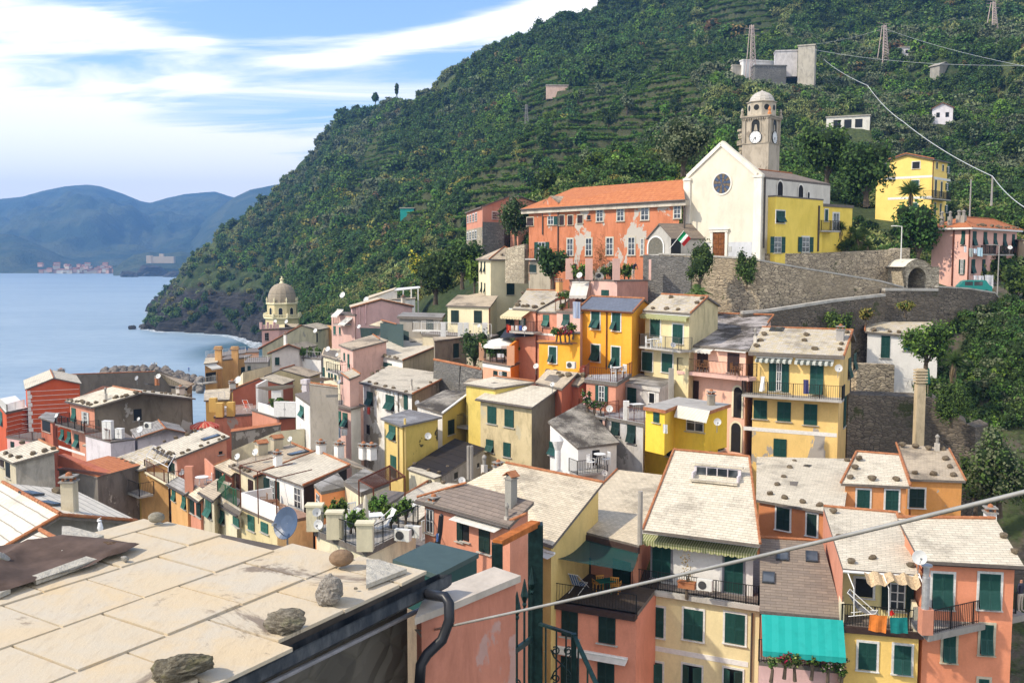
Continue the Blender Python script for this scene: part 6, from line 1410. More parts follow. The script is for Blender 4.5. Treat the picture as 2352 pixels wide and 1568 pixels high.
 # big yellow
h=Bld('large yellow house with long balcony and blotchy plaster by the cliff',(1787,757),75,(948,722),base=17,name='large_yellow_house');h.short='the large yellow house'
YW=plst((.72,.50,.18),.22,.35,(.40,.37,.33));G0=h.pt((1787,760));Pk=up((1862,536),79.5);VV=h.pt((948,724))-G0;VV.z=0;G1=G0+(Pk-G0)*1.5;G1.z=Pk.z-.9
h.gable(G0,Pk,G1,VV,YW,'mottle',gw=plst((.70,.48,.19),.6),o=.35,th=.3);h.tiles(G0,Pk,.13,'verge_tiles');h.tiles(Pk,Pk+VV,.1);h.chimney((1752,620),1.,.55,m=plst((.36,.34,.32),.5));h.chimney((1008,640),.7,.25,cap='pipe');h.skylight((1198,530),1.1,.9)
h.stone_at([(1085,580),(1055,632),(1018,680),(1455,583),(1440,632),(1812,560),(1763,662),(1748,712),(1528,706)],0,.24)
h.awning(3,(1020,775),(1340,790),.5,.12,strp('bw'),.2);h.awning(3,(1362,790),(1700,812),.5,.12,strp('bw'),.2)
h.wins('S',3,[(1128,806,1190,1068),(1240,812,1304,1078)]);h.wins('G',3,[(1195,815,1238,1065)],fc=None);h.wins('P',3,[(1488,828,1605,1098)]);h.wins('S',3,[(995,1148,1112,1308),(1200,1165,1322,1330),(1435,1185,1550,1362)]);h.wins('S',3,[(1168,1485,1282,1640)])
h.balcony(3,(890,1120),(1765,1170),1.3,1.05,IRON(),pitch=.16,th=.2);h.band(3,(1385,1462),905,1722,.3);h.wins('P',0,[(1820,780,1842,950),(1868,740,1888,880)]);h.wins('S',0,[(1780,1120,1800,1370),(1845,1100,1862,1230)])
dish((1738,868),73.2,.55,'square white panel dish at the large yellow house corner',face=(-.1,-1),tilt=.1);cloth(73.2,[(1430,968),(1476,970),(1476,1095),(1430,1092)],'dark indigo towel over the large yellow house balcony',(.06,.06,.16))
mb=MB();p=up((1075,1070),73.8);mb.obox((-.2,0,0),(0,.0,1.1),.3,.05);mb.obox((.25,.3,0),(0,.05,1.1),.3,.04);inst(mb.mesh('step_ladder',PW),'step_ladder',None,p,.5,label='white step ladder on the large yellow house balcony',cat='ladder')
# yellow terrace house
h=Bld('bright yellow house with roof terrace under a beige awning',(785,1195),69,(30,1215),base=12,name='yellow_terrace_house');h.short='the yellow terrace house'
A_,B_,C_,D_=up((28,1205),70),up((300,1225),68.5),up((790,1190),67),up((330,1120),78);zt=B_.z;YT=plst((.74,.50,.045),.25)
Q=[uz((28,1203),zt),uz((222,1235),zt),uz((325,1192),zt),uz((612,1240),zt),uz((795,1180),zt),uz((335,1118),zt)]
mb=MB();mb.slab(Q,.25,0,1);h.roof=h.part(mb,'roof',[plst((.36,.34,.31),.5),terrat()]);h.roofpl.append(mkplane(Q[0],Q[1],Q[4]));h.chimney((622,1190),.9,.45,m=plst((.3,.26,.2),.6))
ft=[Q[0]+V3((.2,.2,0)),Q[1]+V3((0,.25,0)),Q[2]+V3((-.1,.5,0)),Q[3]+V3((0,1.6,0)),Q[4]+V3((-.2,.2,0)),Q[5]];ft=[V3((p.x,p.y,zt-.25)) for p in ft];mb=MB();mb.walls(ft,zt-3.2);h.part(mb,'upper_wall',YT);h.setE(ft)
h.wins('S',0,[(120,1238,172,1340)]);h.wins('d',2,[(405,1265,560,1420)])
lz=zt-3.2;L4=[uz((15,1445),lz),uz((475,1520),lz),uz((700,1440),lz),uz((350,1350),lz)];h.quad(L4,YT,TF(2),o=.12,th=.22,name='terrace',wn='lower_wall',edge=terrat())
h.railing([L4[0].lerp(L4[1],.40)+V3((0,.1,0)),L4[1]+V3((0,.12,0))],1.,WHT(),.12);mb=MB();mb.obox(L4[1]+V3((0,.1,.5)),L4[2]+V3((-.1,.0,.5)),.12,1.);h.part(mb,'parapet',YT)
ebase=len(h.E)-4;h.wins('S',ebase,[(235,1500,312,1640)],sc='dark');h.wins('S',ebase+1,[(560,1500,610,1600),(685,1470,735,1580)],sc='dark')
mb=MB();a1,a2=Q[2].lerp(Q[3],.02),Q[3];o_=V3((-.45,-1.1,-.65));mb.slab([a1,a2,a2+o_,a1+o_],.03);h.part(mb,'awning',strp('cream'))
dish((678,1338),66.2,.48,'white dish at the yellow terrace house corner',face=(-.1,-1),tilt=.1);tc_=L4[0].lerp(L4[1],.75)+V3((.4,1.2,0));table(tc_,.4,'white table on the yellow house terrace',PW,True);chair(tc_+V3((-.6,-.1,0)),1.6,'white plastic chair left of the yellow terrace table',PW);chair(tc_+V3((0,.65,0)),0,'white plastic chair behind the yellow terrace table',PW)
tree('potted_geranium','red geranium bush at the yellow terrace house wall',L4[0].lerp(L4[1],.42)+V3((.2,.7,0)),treep(340,.5,1.3,.1,'mid',260,.13,key2='red',lobes=5),1,cat='plant');cloth(66.6,[(200,1358),(240,1362),(240,1440),(203,1436)],'white cloth drying on the yellow terrace railing',(.7,.7,.66))
# grey flat house and salmon terrace
Zm(3)
h=Bld('worn grey white house with mossy flat roof right of chairs terrace',(1965,1030),78,(1600,985),base=12,name='worn_grey_house');h.short='the mossy flat roof'
h.quad([(1590,985),(1965,1045),(2122,960),(1760,905)],plst((.52,.50,.47),.9,.3,(.25,.24,.22)),MOSS(),o=.12,th=.3,edge=plst((.5,.48,.44),.8));h.wins('S',0,[(1685,1035,1760,1170)]);h.wins('K',0,[(1875,1090,1920,1170)],'white');mb=MB();p=up((2062,1140),76.3);mb.box(p.x-.18,p.x+.18,p.y-.18,p.y+.18,p.z-1,p.z+2.4);h.part(mb,'chimney_stack',PL('grey',.5))
h=Bld('salmon house with grey roof terrace holding white chairs',(1590,985),77,(1310,960),base=12,name='salmon_terrace_house');h.short='the salmon terrace house'
h.quad([(1305,962),(1592,995),(1720,915),(1350,925)],PL('salmon',.35),plst((.36,.36,.36),.4),o=.15,th=.3,name='terrace');h.wins('A',0,[(1432,1022,1485,1180)]);a_=h.pt((1310,960));h.railing([h.pt((1345,928)),a_,h.pt((1590,990)),h.pt((1720,918))],1.,RUST(),.2);h.balcony(0,(1255,1260),(1500,1300),1.4,1.,RUST(),pitch=.14)
for i,(x,y) in enumerate(((1560,945),(1640,940))):chair(up((x,y),78.5),(1.3,-1.)[i],('white reclining chair left on the grey roof terrace','white reclining chair right on the grey roof terrace')[i],PW)
table(up((1600,938),78.8),.5,'white table between chairs on the grey roof terrace',PW,True)
for i,(x,y,k) in enumerate(((1335,1190,'pinkf'),(1390,1200,'mid'),(1450,1210,'pinkf'))):tree('flowering_plant',('tall pink climbing rose left on the salmon balcony','green leafy planter mid salmon balcony','white flowering planter at right of salmon balcony')[i],up((x,y+25),75.4),treep(345+i,.55,1.1 if i==0 else .6,.05,'mid',220,.12,key2=k,lobes=5),1,cat='plant')
dish((1525,1222),74,.5,'white dish between the two middle balconies',face=(-.1,-1),tilt=.2)
h=Bld('grey stained lower house with railed terrace and dining table',(1830,1320),73,(1260,1260),base=9,name='stained_grey_house');h.short='the stained grey house'
h.quad([(1480,1290),(1832,1355),(1850,1240),(1560,1190)],plst((.44,.42,.40),.9,.3,(.28,.27,.25)),plst((.36,.36,.36),.4),o=.1,th=.25,name='terrace');h.wins('P',0,[(1545,1330,1615,1450),(1682,1355,1755,1520)],sc='dark');h.railing([h.pt((1485,1285)),h.pt((1828,1350))],1.,RUST(),.13);mb=MB();p=h.pt((1670,1318));mb.box(p.x-.2,p.x+.2,p.y-.2,p.y+.2,p.z,p.z+1.4);h.part(mb,'terrace_pillar',WHT());table(up((1760,1265),73.5),.5,'table under white cloth on the stained grey terrace',PW,True)
h.quad([up((1255,1262),76),up((1490,1305),74),up((1560,1280),78),up((1300,1250),79)],PL('pink',.5),plst((.36,.36,.36),.4),o=.1,name='side_terrace',wn='side_wall');h.wins('K',4,[(1412,1310,1465,1380),(1300,1280,1345,1320)])
h=Bld('low roof of dark layered slates in front of the orange facade',(1250,1020),79,(900,960),base=8,name='layered_slate_house');h.short='the layered slate roof'
h.quad([(875,990),(1110,1045),(1250,905,.9),(980,880,.9)],PL('deep',.5),'tan',o=.2);h.quad([(1100,1000),(1255,1020),(1375,930,.7),(1230,905,.7)],PL('deep',.4),'tan',o=.2,name='side_roof',wn='side_wall');h.stone_at([(985,900),(1045,905),(1080,925),(1165,940),(1105,942)],0,.3);h.stone_at([(1240,945),(1300,940)],1,.3);dish((1025,1010),77,.36,'white dish on the layered slate roof')
h=Bld('long roofs with orange edges below pink umbrella terrace house',(870,990),83,(510,950),base=8);h.short='the long orange edged roof'
h.quad([(250,1000),(520,1040),(870,990,.3),(515,940,.5)],PL('lemon',.4),'pale',o=.2);h.tiles((515,940,.55),(870,985,.35),.1)
# umbrella terrace
h=Bld('orange and pink house with white umbrella on flowery terrace',(660,825),93,(415,790),base=9,name='umbrella_terrace_house');h.short='the umbrella terrace house'
h.quad([(412,810),(662,850),(865,765),(640,735)],[PL('peach',.3),plst((.72,.25,.03),.2)],TF(2),o=.05,name='terrace');mb=MB();a,b,c=h.pt((415,800)),h.pt((660,842)),h.pt((865,762));mb.obox(b+V3((0,0,.9)),c+V3((0,0,1.9)),.2,2.);h.part(mb,'side_parapet',plst((.72,.25,.03),.2));h.railing([a,b],1.4,IRON(),.15)
for p in(a,b):mb=MB();mb.box(p.x-.35,p.x+.35,p.y-.2,p.y+.2,p.z,p.z+1.8);h.part(mb,'terrace_pillar',PL('peach',.3))
h.wins('S',0,[(512,890,545,960),(590,898,628,950)],sc='dark');h.band(0,(835,870),415,655,.5);h.wins('G',0,[(560,895,588,948)],fc=None)
psol((578,603),94.5,1.9,2.6,'round white parasol open over the flowery terrace',plain('parasol_white',(.74,.73,.68),.8,0,.08))
for i,(x,y) in enumerate(((480,770),(540,780),(600,785),(430,720),(720,740))):tree('potted_shrub','leafy green pot plant on the umbrella terrace',up((x,y),94),treep(350+i,.6,1.,.05,'mid',200,.15,key2='bright',lobes=4),1.1,group='pot plants of the umbrella terrace',cat='plant')
mb=MB();a,b=up((565,600),93.5),up((860,580),92);mb.slab([a,b,b+V3((.5,3,.5)),a+V3((.5,3,.5))],.1);h.part(mb,'dark_canopy',plain('charcoal_sheet',(.035,.035,.04),.6));cloth(92.3,[(540,740),(600,742),(598,775),(542,772)],'white patterned cloth on the umbrella terrace railing',(.6,.6,.62))
h=Bld('salmon house with cream awning and washing on small balcony',(1060,370),92,(680,345),base=14,name='washing_balcony_house');h.short='the washing balcony house'
zt=h.z0;Q=[up((675,345),94),up((885,360),92),up((1165,195),99),up((800,185),101)];h.quad(Q,PL('salmon',.35),'mottle',o=.2);h.quad([up((885,372),92.3),up((1070,378),90.5),up((1170,260),95),up((1010,290),97)],PL('salmon',.35),'mottle',o=.1,name='side_roof',wn='side_wall');h.tiles(Q[3],Q[2],.1)
h.stones((700,325),(880,345),4,0,.3);h.stone_at([(730,295),(1070,240),(1135,205),(940,310),(770,215)],0,.25);h.wins('O',4,[(945,402,998,505)],sc='teal');h.awning(0,(652,355),(842,365),1.3,.55,strp('yellow'),.25);h.wins('A',0,[(752,430,780,490)]);h.balcony(0,(625,560),(860,570),1.2,1.,IRON(),pitch=.2);h.band(4,(562,582),860,1050,.2);h.chimney((1085,200),1.2,.5,0,PL('ochre',.4))
for i,(x,c) in enumerate(((648,(.6,.08,.03)),(675,(.65,.55,.5)),(712,(.7,.68,.66)),(745,(.06,.12,.4)))):cloth(90.3,[(x-12,495),(x+14,497),(x+13,540),(x-11,538)],('orange red shirt','striped pale cloth','white shirt','blue shirt')[i]+' drying on the small washing balcony',c)
dish((782,522),89.8,.45,'white dish on the small washing balcony');cloth(90.4,[(622,485),(650,487),(648,560),(624,556)],'dark red sheet at the left edge of the washing balcony',(.35,.03,.02))
# pink terrace block and palm balcony
Zm(5)
h=Bld('pink flat roofed block with potted terrace beneath the orange convent',(1590,1105),97,(1350,1115),base=12,name='pink_terrace_block');h.short='the pink block'
A_,B_,C_,D_=up((1355,1112),99),up((1592,1108),96.5),up((1870,1112),98.5),up((1600,1090),104);
for q in(A_,C_,D_):q.z=B_.z
D_=A_+C_-B_;h.quad([A_,B_,C_,D_],[PL('pink',.25),plst((.46,.24,.19),.4)],TF(),o=.05,th=.12,name='terrace');h.wins('S',0,[(1455,1193,1520,1268)])
A2=up((1172,1110),99.5);A2.z=B_.z;h.quad([A2,A_+V3((.1,0,0)),A_+V3((.6,3,0)),A2+V3((.6,3,0))],PL('pink',.3),TF(),o=.05,th=.2,name='side_terrace',wn='side_wall')
h.railing([A2,A_,B_],1.9,IRON(),.2)
for t in(0,.42,.98):mb=MB();p=A2.lerp(B_,t);mb.box(p.x-.35,p.x+.35,p.y-.2,p.y+.2,p.z,p.z+2.1);h.part(mb,'terrace_pillar',PL('pink',.3))
p=B_;mb=MB();mb.box(p.x+3.4,C_.x,p.y-.1+.9,C_.y+.2,p.z,p.z+2.);h.part(mb,'terrace_wall_top',PL('pink',.3));h.wins('K',4,[(1225,1232,1330,1300)]);h.awning(4,(1200,1130),(1350,1130),1.8,1.2,strp('white'),.3)
ac_unit((1438,1095),99.5,'white air conditioner on the pink block terrace');dish((1262,1063),98.5,.6,'white dish at the pink block terrace rail')
for i,(x,y) in enumerate(((1215,1080),(1290,1075),(1335,1070),(1490,1075),(1540,1070),(1655,1075),(1690,1085))):tree('potted_shrub','green shrub in terracotta pot on the pink block terrace',up((x,y+20),99.6),treep(360+i,.75,1.2,.15,'mid',200,.18,key2='bright',lobes=4),1.,group='potted shrubs on the pink block terrace',cat='plant')
Zm(3)
h=Bld('pink balcony annex with hanging blue sheet left of the orange house',(1270,370),88,(1055,362),base=9,name='blue_sheet_annex');h.short='the pink annex'
A_,B_=up((1052,368),89.5),up((1275,378),87.5);A_.z=B_.z;h.quad([A_,B_,B_+V3((1.5,4,0)),A_+V3((1.5,4,0))],PL('pink',.3),TF(2),o=.1,name='terrace');h.railing([A_+V3((0,.1,0)),B_+V3((0,.1,0))],1.1,RUST(),.15,bow=.08);h.wins('O',0,[(1120,398,1175,500)]);cloth(86.6,[(1203,285),(1270,290),(1268,435),(1206,430)],'long pale blue striped sheet beside the vivid orange house',mat('blue_stripe_sheet',f_stripe,(.62,.66,.74),(.40,.48,.66),.3));
for i,(x,y) in enumerate(((1100,262),(1140,255),(1110,355))):tree('potted_shrub','balcony plant on the pink annex',up((x,y+10),89.8),treep(370+i,.5,.6,.05,'mid',150,.12,key2='red' if i==0 else 'bright',lobes=4),1,group='balcony plants of the pink annex',cat='plant')
# tall cream tower house + annexes
Zm(5)
h=Bld('tall cream tower house with hipped slate roof and dark shutters',(485,922),126,None,base=24,name='cream_tower_house');h.short='the cream tower'
B_=up((485,925),126);A_=up((380,915),131,B_.z);C_=up((835,917),128,B_.z);A_=B_+(A_-B_);D_=A_+C_-B_;CRM=plst((.72,.64,.42),.2)
E_=(A_+B_+C_+D_)/4;E_.z+=1.6;h.rz=0
mb=MB();R_=[B_+(p-E_)*.0+p-B_ for p in(A_,B_,C_,D_)]
R_=[E_+V3(((p.x-E_.x)*1.12,(p.y-E_.y)*1.12,B_.z-E_.z)) for p in(A_,B_,C_,D_)]
for i in range(4):mb.add([R_[i],R_[(i+1)%4],E_],[(0,1,2)],0)
mb.slab([p-V3((0,0,.01)) for p in R_],.15,1);h.roof=h.part(mb,'roof',[slate('tan'),plain('roof_edge',(.16,.14,.12),.9)]);h.roofpl.append(mkplane(R_[1],R_[2],E_))
W4=[A_,B_,C_,D_];mb=MB();mb.walls([p-V3((0,0,.1)) for p in W4],h.zb);h.part(mb,'wall',CRM);h.setE(W4)
h.wins('S',1,[(625,945,693,1045),(625,1133,692,1233),(618,1378,680,1485)],sc='dark');h.wins('P',0,[(400,945,410,1040),(430,945,440,1040),(402,1125,411,1215),(432,1130,440,1220)],sc='dark');h.stones((560,895),(740,900),3,0,.25);h.tiles(R_[1],E_,.12,'hip_tiles');h.tiles(R_[2],E_,.12,'hip_tiles')
h=Bld('cream two window house with tan roof beside the tall tower',(480,1335),121,None,base=10,name='two_window_house');h.short='the two window house'
A_,B_=up((92,1338),123),up((482,1338),120);A_.z=B_.z;bk=V3((1.2,5,0));Q=[A_,B_,B_+bk+V3((-.3,0,1.1)),A_+bk+V3((0,0,1.1))];h.quad(Q,CRM,'tan',o=.2);h.wins('S',0,[(140,1372,206,1480),(340,1372,408,1480)],sc='dark');mb=MB();e0,e1,e2=up((160,1262),126.5),up((400,1215),129),up((465,1250),127);mb.slab([e0,e2,e1],.15);h.part(mb,'upper_roof',slate('tan'))
h.pipe(0,(475,1345),(475,1560),.08,RUST());Zm(3)
h=Bld('white railed flat terrace in front of the two window house',(455,590),116,(0,570),base=9,name='railed_terrace');A_,B_=up((-120,590),119),up((490,598),114);A_.z=B_.z;h.quad([A_,B_,B_+V3((.8,4,0)),A_+V3((.8,4,0))],PL('beige',.5),TF(),o=.1,th=.3,name='terrace');h.railing([A_+V3((0,.2,0)),B_+V3((0,.2,0))],1.5,WHT(),.3)
for x in(70,220,270,435):mb=MB();p=up((x,575),115.5);mb.box(p.x-.3,p.x+.3,p.y-.15,p.y+.15,p.z-.5,p.z+1.4);h.part(mb,'terrace_pillar',WHT())
dish((382,497),117,.45,'white dish above the railed terrace');
h=Bld('brown rendered house with one dark shutter behind shrubs',(260,640),108,(0,680),base=9,name='brown_house');A_,B_=up((-10,690),105),up((160,645),108);B_.z=A_.z=(A_.z+B_.z)/2+.6;C_=up((290,640),111,A_.z);h.quad([A_,B_,C_,A_+C_-B_+V3((-2,2,0))],plst((.24,.20,.15),.7),'tan',o=.1);h.wins('S',0,[(158,650,205,775)],sc='dark')
h=Bld('low rubble walls with orange tile coping beside round terrace',(400,890),95,(0,810),base=6,name='rubble_wall');A_,B_=up((-10,800),99),up((215,845),96.5);mb=MB();C_=up((400,885),95)
for p,q in((A_,B_),(B_,C_)):mb.obox(p-V3((0,0,3)),q-V3((0,0,3)),.4,6)
h.part(mb,'wall',stone('grey'));h.part(tilerun(A_+V3((0,0,.1)),B_+V3((0,0,.1)),.2),'coping_tiles',terrat());h.part(tilerun(B_+V3((0,0,.1)),C_+V3((0,0,.1)),.2),'coping_tiles',terrat());dish((35,605),112,.4,'grey dish at the brown house roof edge','grey')
# ---------------- convent
Zm(5)
OC=plst((.48,.17,.08),.5,.55,(.50,.46,.40));h=Bld('long orange convent with peeling plaster and terracotta roof',(2190,398),100,None,base=18,name='orange_convent',cat='convent');h.short='the convent'
B_=up((2185,400),100);A_=uz((1070,470),B_.z);A2=uz((745,485),B_.z);dv=(B_-A2).normalized();nb=V3((-dv.y,dv.x,0));Q=[A2,B_,B_+nb*7+V3((0,0,4.6)),A2+nb*7+dv*8+V3((0,0,4.6))]
Pr,Pl=up((2170,228),104),up((1215,300),121);Q[2]=Pr;Q[3]=Pl;h.quad(Q,OC,terra(),o=.5,th=.15);bkl=A2+nb*9;mb=MB();mb.slab([A2,Q[3],bkl],.12);h.part(mb,'hip',terra());h.E.append(h.E[0])
mb=MB();p,q=A2+V3((0,0,-.35)),B_+V3((0,0,-.35));mb.obox(p-nb*-.35,q-nb*-.35,.5,.5);h.part(mb,'cornice',plst((.5,.45,.37),.6));h.gutter(A2,B_)
mb=MB();g=[h.cast((942,430),0,.12),h.cast((1005,368),0,.12),h.cast((1078,425),0,.12)];bb=nb*2.5;mb.slab([g[0],g[1],g[1]+bb,g[0]+bb],.15,0);mb.slab([g[1],g[2],g[2]+bb,g[1]+bb],.15,0);mb.add([g[0],g[2],g[1]],[(0,1,2)],1);mb.add([g[0],V3((*g[0][:2],g[0].z-1.6)),V3((*g[2][:2],g[2].z-1.6)),g[2]],[(0,1,2,3)],1);h.part(mb,'dormer',[slate('tan'),OC])
h.wins('G',0,[(987,490,1038,622),(1412,478,1472,595),(1592,465,1655,590),(1802,452,1870,582),(2090,445,2150,568),(1155,745,1208,893),(1317,742,1373,893),(1497,735,1558,888),(1688,732,1750,888),(1800,742,1826,888)],'cream')
h.wins('S',0,[(1088,543,1130,625),(1163,540,1205,622),(1247,538,1292,608)],'cream','brown');h.wins('P',0,[(805,560,860,630)],'cream','brown');h.wins('S',0,[(1040,488,1072,622)]);h.wins('A',0,[(903,775,965,922)]);h.wins('K',0,[(1330,538,1360,578),(1212,965,1238,1018)]);h.balcony(0,(785,930),(1020,930),1.,1.1,RUST(),pitch=.18)
h.pipe(0,(1075,490),(1075,1010),.08);h.pipe(0,(940,480),(940,710),.08);h.pipe(0,(2185,420),(2180,690),.08)
# dry creeper on the convent wall
def creeper():
 V,Qd=leaf_arrays([(0,0,0,1.2,.12,2.6),(1.6,0,-1.4,1.8,.12,1.2),(-.9,0,-1.8,.9,.12,1.2)],1300,.18,5,shell=1.,flat=.3);me=bpy.data.meshes.new('creeper');me.from_pydata(V.tolist(),[],Qd.tolist());me.materials.append(leafm('rust'));p=h.cast((1440,900),0,.15);e=h.E[0][2];inst(me,'wall_creeper',None,p,math.atan2(e.y,e.x),1,label='bare reddish creeper climbing the orange convent wall',cat='creeper')
creeper()
h=Bld('beige basement block with one dark shutter left under the convent',(1000,930),117,(828,930),base=12,name='convent_basement');A_,B_=up((820,930),120),up((1010,935),116);A_.z=B_.z;h.quad([A_,B_,B_+V3((2,4,0)),A_+V3((2,4,0))],plst((.36,.31,.23),.7),TF(),o=.05,name='terrace');h.wins('S',0,[(825,970,887,1037)],sc='dark')
# U2
h=Bld('school like block with orange upper storey over stone walls',(402,460),150,None,base=24,name='stone_orange_block');h.short='the stone and orange block'
B_=up((402,462),150);A_=uz((258,515),B_.z);dv=(B_-A_).normalized();nb=V3((-dv.y,dv.x,0));Cx=up((660,365),160);O2=PL('salmon',.25);Q=[A_,B_,V3((B_.x+12.5,B_.y+9,Cx.z)),A_+V3((12.5,9,Cx.z-B_.z))];Q[2]=up((662,365),159);Q[3]=Q[2]+(A_-B_)
h.quad(Q,O2,terra(),o=.3,th=.2);mb=MB();wz=up((402,640),150).z;W_=[V3((e[0].x,e[0].y,wz)) for e in h.E[:4]];W_=[p+(p-(W_[0]+W_[2])/2).normalized()*.06 for p in W_];mb.walls(W_,h.zb+1);h.part(mb,'stone_wall',stone('pale'))
h.wins('G',0,[(281,545,293,605),(303,538,316,600),(328,530,342,595),(352,522,366,588),(280,692,292,755),(302,685,315,752),(326,680,340,748),(350,675,364,745),(282,825,295,870),(325,818,338,865),(350,815,364,862)],'white');h.wins('G',1,[(495,512,580,575)],'white');h.wins('G',1,[(410,662,422,735),(438,660,450,732),(410,810,422,860),(436,808,450,860)])
A_,B_,C_=up((645,390),152),up((728,362),150),up((895,440),156);mb=MB();zz=up((728,365),150).z;h.quad([V3((A_.x,A_.y,zz-.5)),V3((B_.x,B_.y,zz)),V3((C_.x,C_.y,zz-.6)),V3((C_.x-3.5,C_.y+5,zz-1))],O2,terra(),o=.2,name='side_roof',wn='side_wall')
q0,q1=up((415,600),149.2),up((605,600),152);q0.z=q1.z=(q0.z+q1.z)/2;h.quad([q0,q1,q1+V3((-.5,3,0)),q0+V3((0,3,0))],stone('grey'),TF(),o=.02,th=.25,name='terrace',wn='terrace_wall');h.railing([q0,q1],2.2,plain('pink_rail',(.55,.30,.25)),.25)
# ---------------- church
Zm(6)
CH=plst((.64,.585,.47),.2,.0);CS=plst((.58,.54,.47),.35)
h=Bld('white church with gabled facade and round rose window',(840,415),96,None,base=16,name='church',cat='church');h.short='the church'
B_=up((845,405),96);A_=uz((158,448),B_.z);dv=(B_-A_).normalized();nb=V3((-dv.y,dv.x,0));M_=(A_+B_)/2;Pk=M_.copy();Pk.z=up((488,112),M_.y).z
P2_=Pk-V3((0,0,2.4));A2_,B2_=A_-V3((0,0,.5)),B_-V3((0,0,.2));h.gable(A2_,P2_,B2_,nb*14,CS,'shingle',gw=CH,o=.0,th=.22);a,b,ed,nr=h.E[0];mb=MB();Fp=[V3((a.x,a.y,h.zb)),V3((b.x,b.y,h.zb)),V3((b.x,b.y,B_.z)),V3(((a.x+b.x)/2,(a.y+b.y)/2,Pk.z)),V3((a.x,a.y,A_.z))];Fp=[p+nr*.05 for p in Fp];Fb=[p-nr*.5 for p in Fp];mb.add(Fp+Fb,[(0,1,2,3,4),(9,8,7,6,5)]+[(i,5+i,5+(i+1)%5,(i+1)%5) for i in range(5)]);h.part(mb,'facade',CH)
CHT=plst((.70,.66,.58),.3);mb=MB()
for x0,x1 in((162,215),(770,838)):
 p,q=h.cast((x0,800),0,.12),h.cast((x1,800),0,.12);zt=h.cast((x0,455 if x0<300 else 425),0).z;mb.obox(V3((p.x,p.y,h.zb)).lerp(V3((q.x,q.y,h.zb)),.5),V3(((p.x+q.x)/2,(p.y+q.y)/2,zt)),.24,(q-p).length,0,up=ed);mb.obox(V3((p.x,p.y,zt))-ed*.1,V3((q.x,q.y,zt))+ed*.1,.4,.22)
h.part(mb,'pilaster',CHT);mb=MB()
for(x0,y0),(x1,y1) in(((190,425),(488,138)),((488,138),(800,405))):mb.obox(h.cast((x0,y0),0,.1),h.cast((x1,y1),0,.1),.2,.35)
h.part(mb,'raking_cornice',CHT)
c=h.cast((495,487),0,.055);rr=(h.cast((495,400),0).z-h.cast((495,574),0).z)/2;mb=MB()
def ringpt(r,t,o):q=c+ed*(r*math.cos(t))+nr*o;return(q.x,q.y,c.z+r*math.sin(t))
n=48
for r0,r1,o,mi in((rr,rr*1.16,.06,0),):
 for k in range(n):t0,t1=2*math.pi*k/n,2*math.pi*(k+1)/n;mb.add([ringpt(r0,t0,o),ringpt(r1,t0,o),ringpt(r1,t1,o),ringpt(r0,t1,o)],[(0,1,2,3)],mi);mb.add([ringpt(r0,t0,o),ringpt(r0,t1,o),ringpt(r0,t1,-.01),ringpt(r0,t0,-.01)],[(0,1,2,3)],mi)
for ring,(r0,r1) in enumerate(((.04,.48),(.52,.98))):
 m_=8 if ring==0 else 16
 for k in range(m_):
  t0,t1=2*math.pi*(k+.06)/m_,2*math.pi*(k+.94)/m_;mb.add([ringpt(rr*r0,t0,.025),ringpt(rr*r1,t0,.025),ringpt(rr*r1,(t0+t1)/2,.025),ringpt(rr*r1,t1,.025),ringpt(rr*r0,t1,.025)],[(0,1,2,3,4)],1+(k%2)*1)
mb.add([ringpt(rr,2*math.pi*k/n,.012) for k in range(n)],[tuple(range(n))],3)
h.part(mb,'rose_window',[CHT,plain('stained_glass_blue',(.06,.09,.16),.3),plain('stained_glass_amber',(.16,.12,.08),.3),plain('lead_lines',(.02,.02,.02))])
t0,t1=h.cast((472,915),0),h.cast((472,1118),0);w=(h.cast((525,1000),0)-h.cast((420,1000),0)).length;mid=(h.cast((525,1000),0)+h.cast((420,1000),0))/2+nr*.05;mb=MB();hh_=t0.z-t1.z
def BX(mb,x0,x1,z0,z1,o0,o1,mi):
 P=[];
 for o in(o1,o0):
  for x,z in((x0,z0),(x1,z0),(x1,z1),(x0,z1)):q=mid+ed*x+nr*o;P.append((q.x,q.y,t1.z+z))
 mb.add(P,[(0,1,2,3),(7,6,5,4),(0,4,5,1),(1,5,6,2),(2,6,7,3),(3,7,4,0)],mi)
BX(mb,-w/2,w/2,0,hh_,0,.05,0)
for s_ in(-1,1):
 for zz_ in(.08,.30,.52,.74):BX(mb,min(s_*.08,s_*(w/2-.12)),max(s_*.08,s_*(w/2-.12)),hh_*zz_,hh_*(zz_+.17),.051,.09,0)
BX(mb,-w/2-.3,-w/2-.02,-.1,hh_+.05,.0,.14,1);BX(mb,w/2+.02,w/2+.3,-.1,hh_+.05,.0,.14,1);BX(mb,-w/2-.4,w/2+.4,hh_+.05,hh_+.28,0,.2,1);BX(mb,-w/2-.5,w/2+.5,hh_+.281,hh_+.36,0,.28,1)
h.part(mb,'door',[plain('church_door_wood',(.20,.07,.018),.5,0,.4,3),CHT]);BX2=MB();p,q=h.cast((548,1058),0,.07),h.cast((578,1058),0,.07);BX2.obox(p,q,.05,.5);h.part(BX2,'plaque',plst((.4,.4,.38),.3));p,q=h.cast((215,1070),0,.02),h.cast((400,1070),0,.02);BX2=MB();zc=(h.cast((300,1010),0).z+h.cast((300,1120),0).z)/2;hh2=h.cast((300,1010),0).z-h.cast((300,1140),0).z
for x0,x1 in((218,395),(550,768)):p,q=h.cast((x0,1070),0,.05),h.cast((x1,1070),0,.05);BX2=MB();BX2.obox(V3((p.x,p.y,zc)),V3((q.x,q.y,zc)),.03,hh2);h.part(BX2,'grey_plinth',plst((.50,.51,.53),.4))
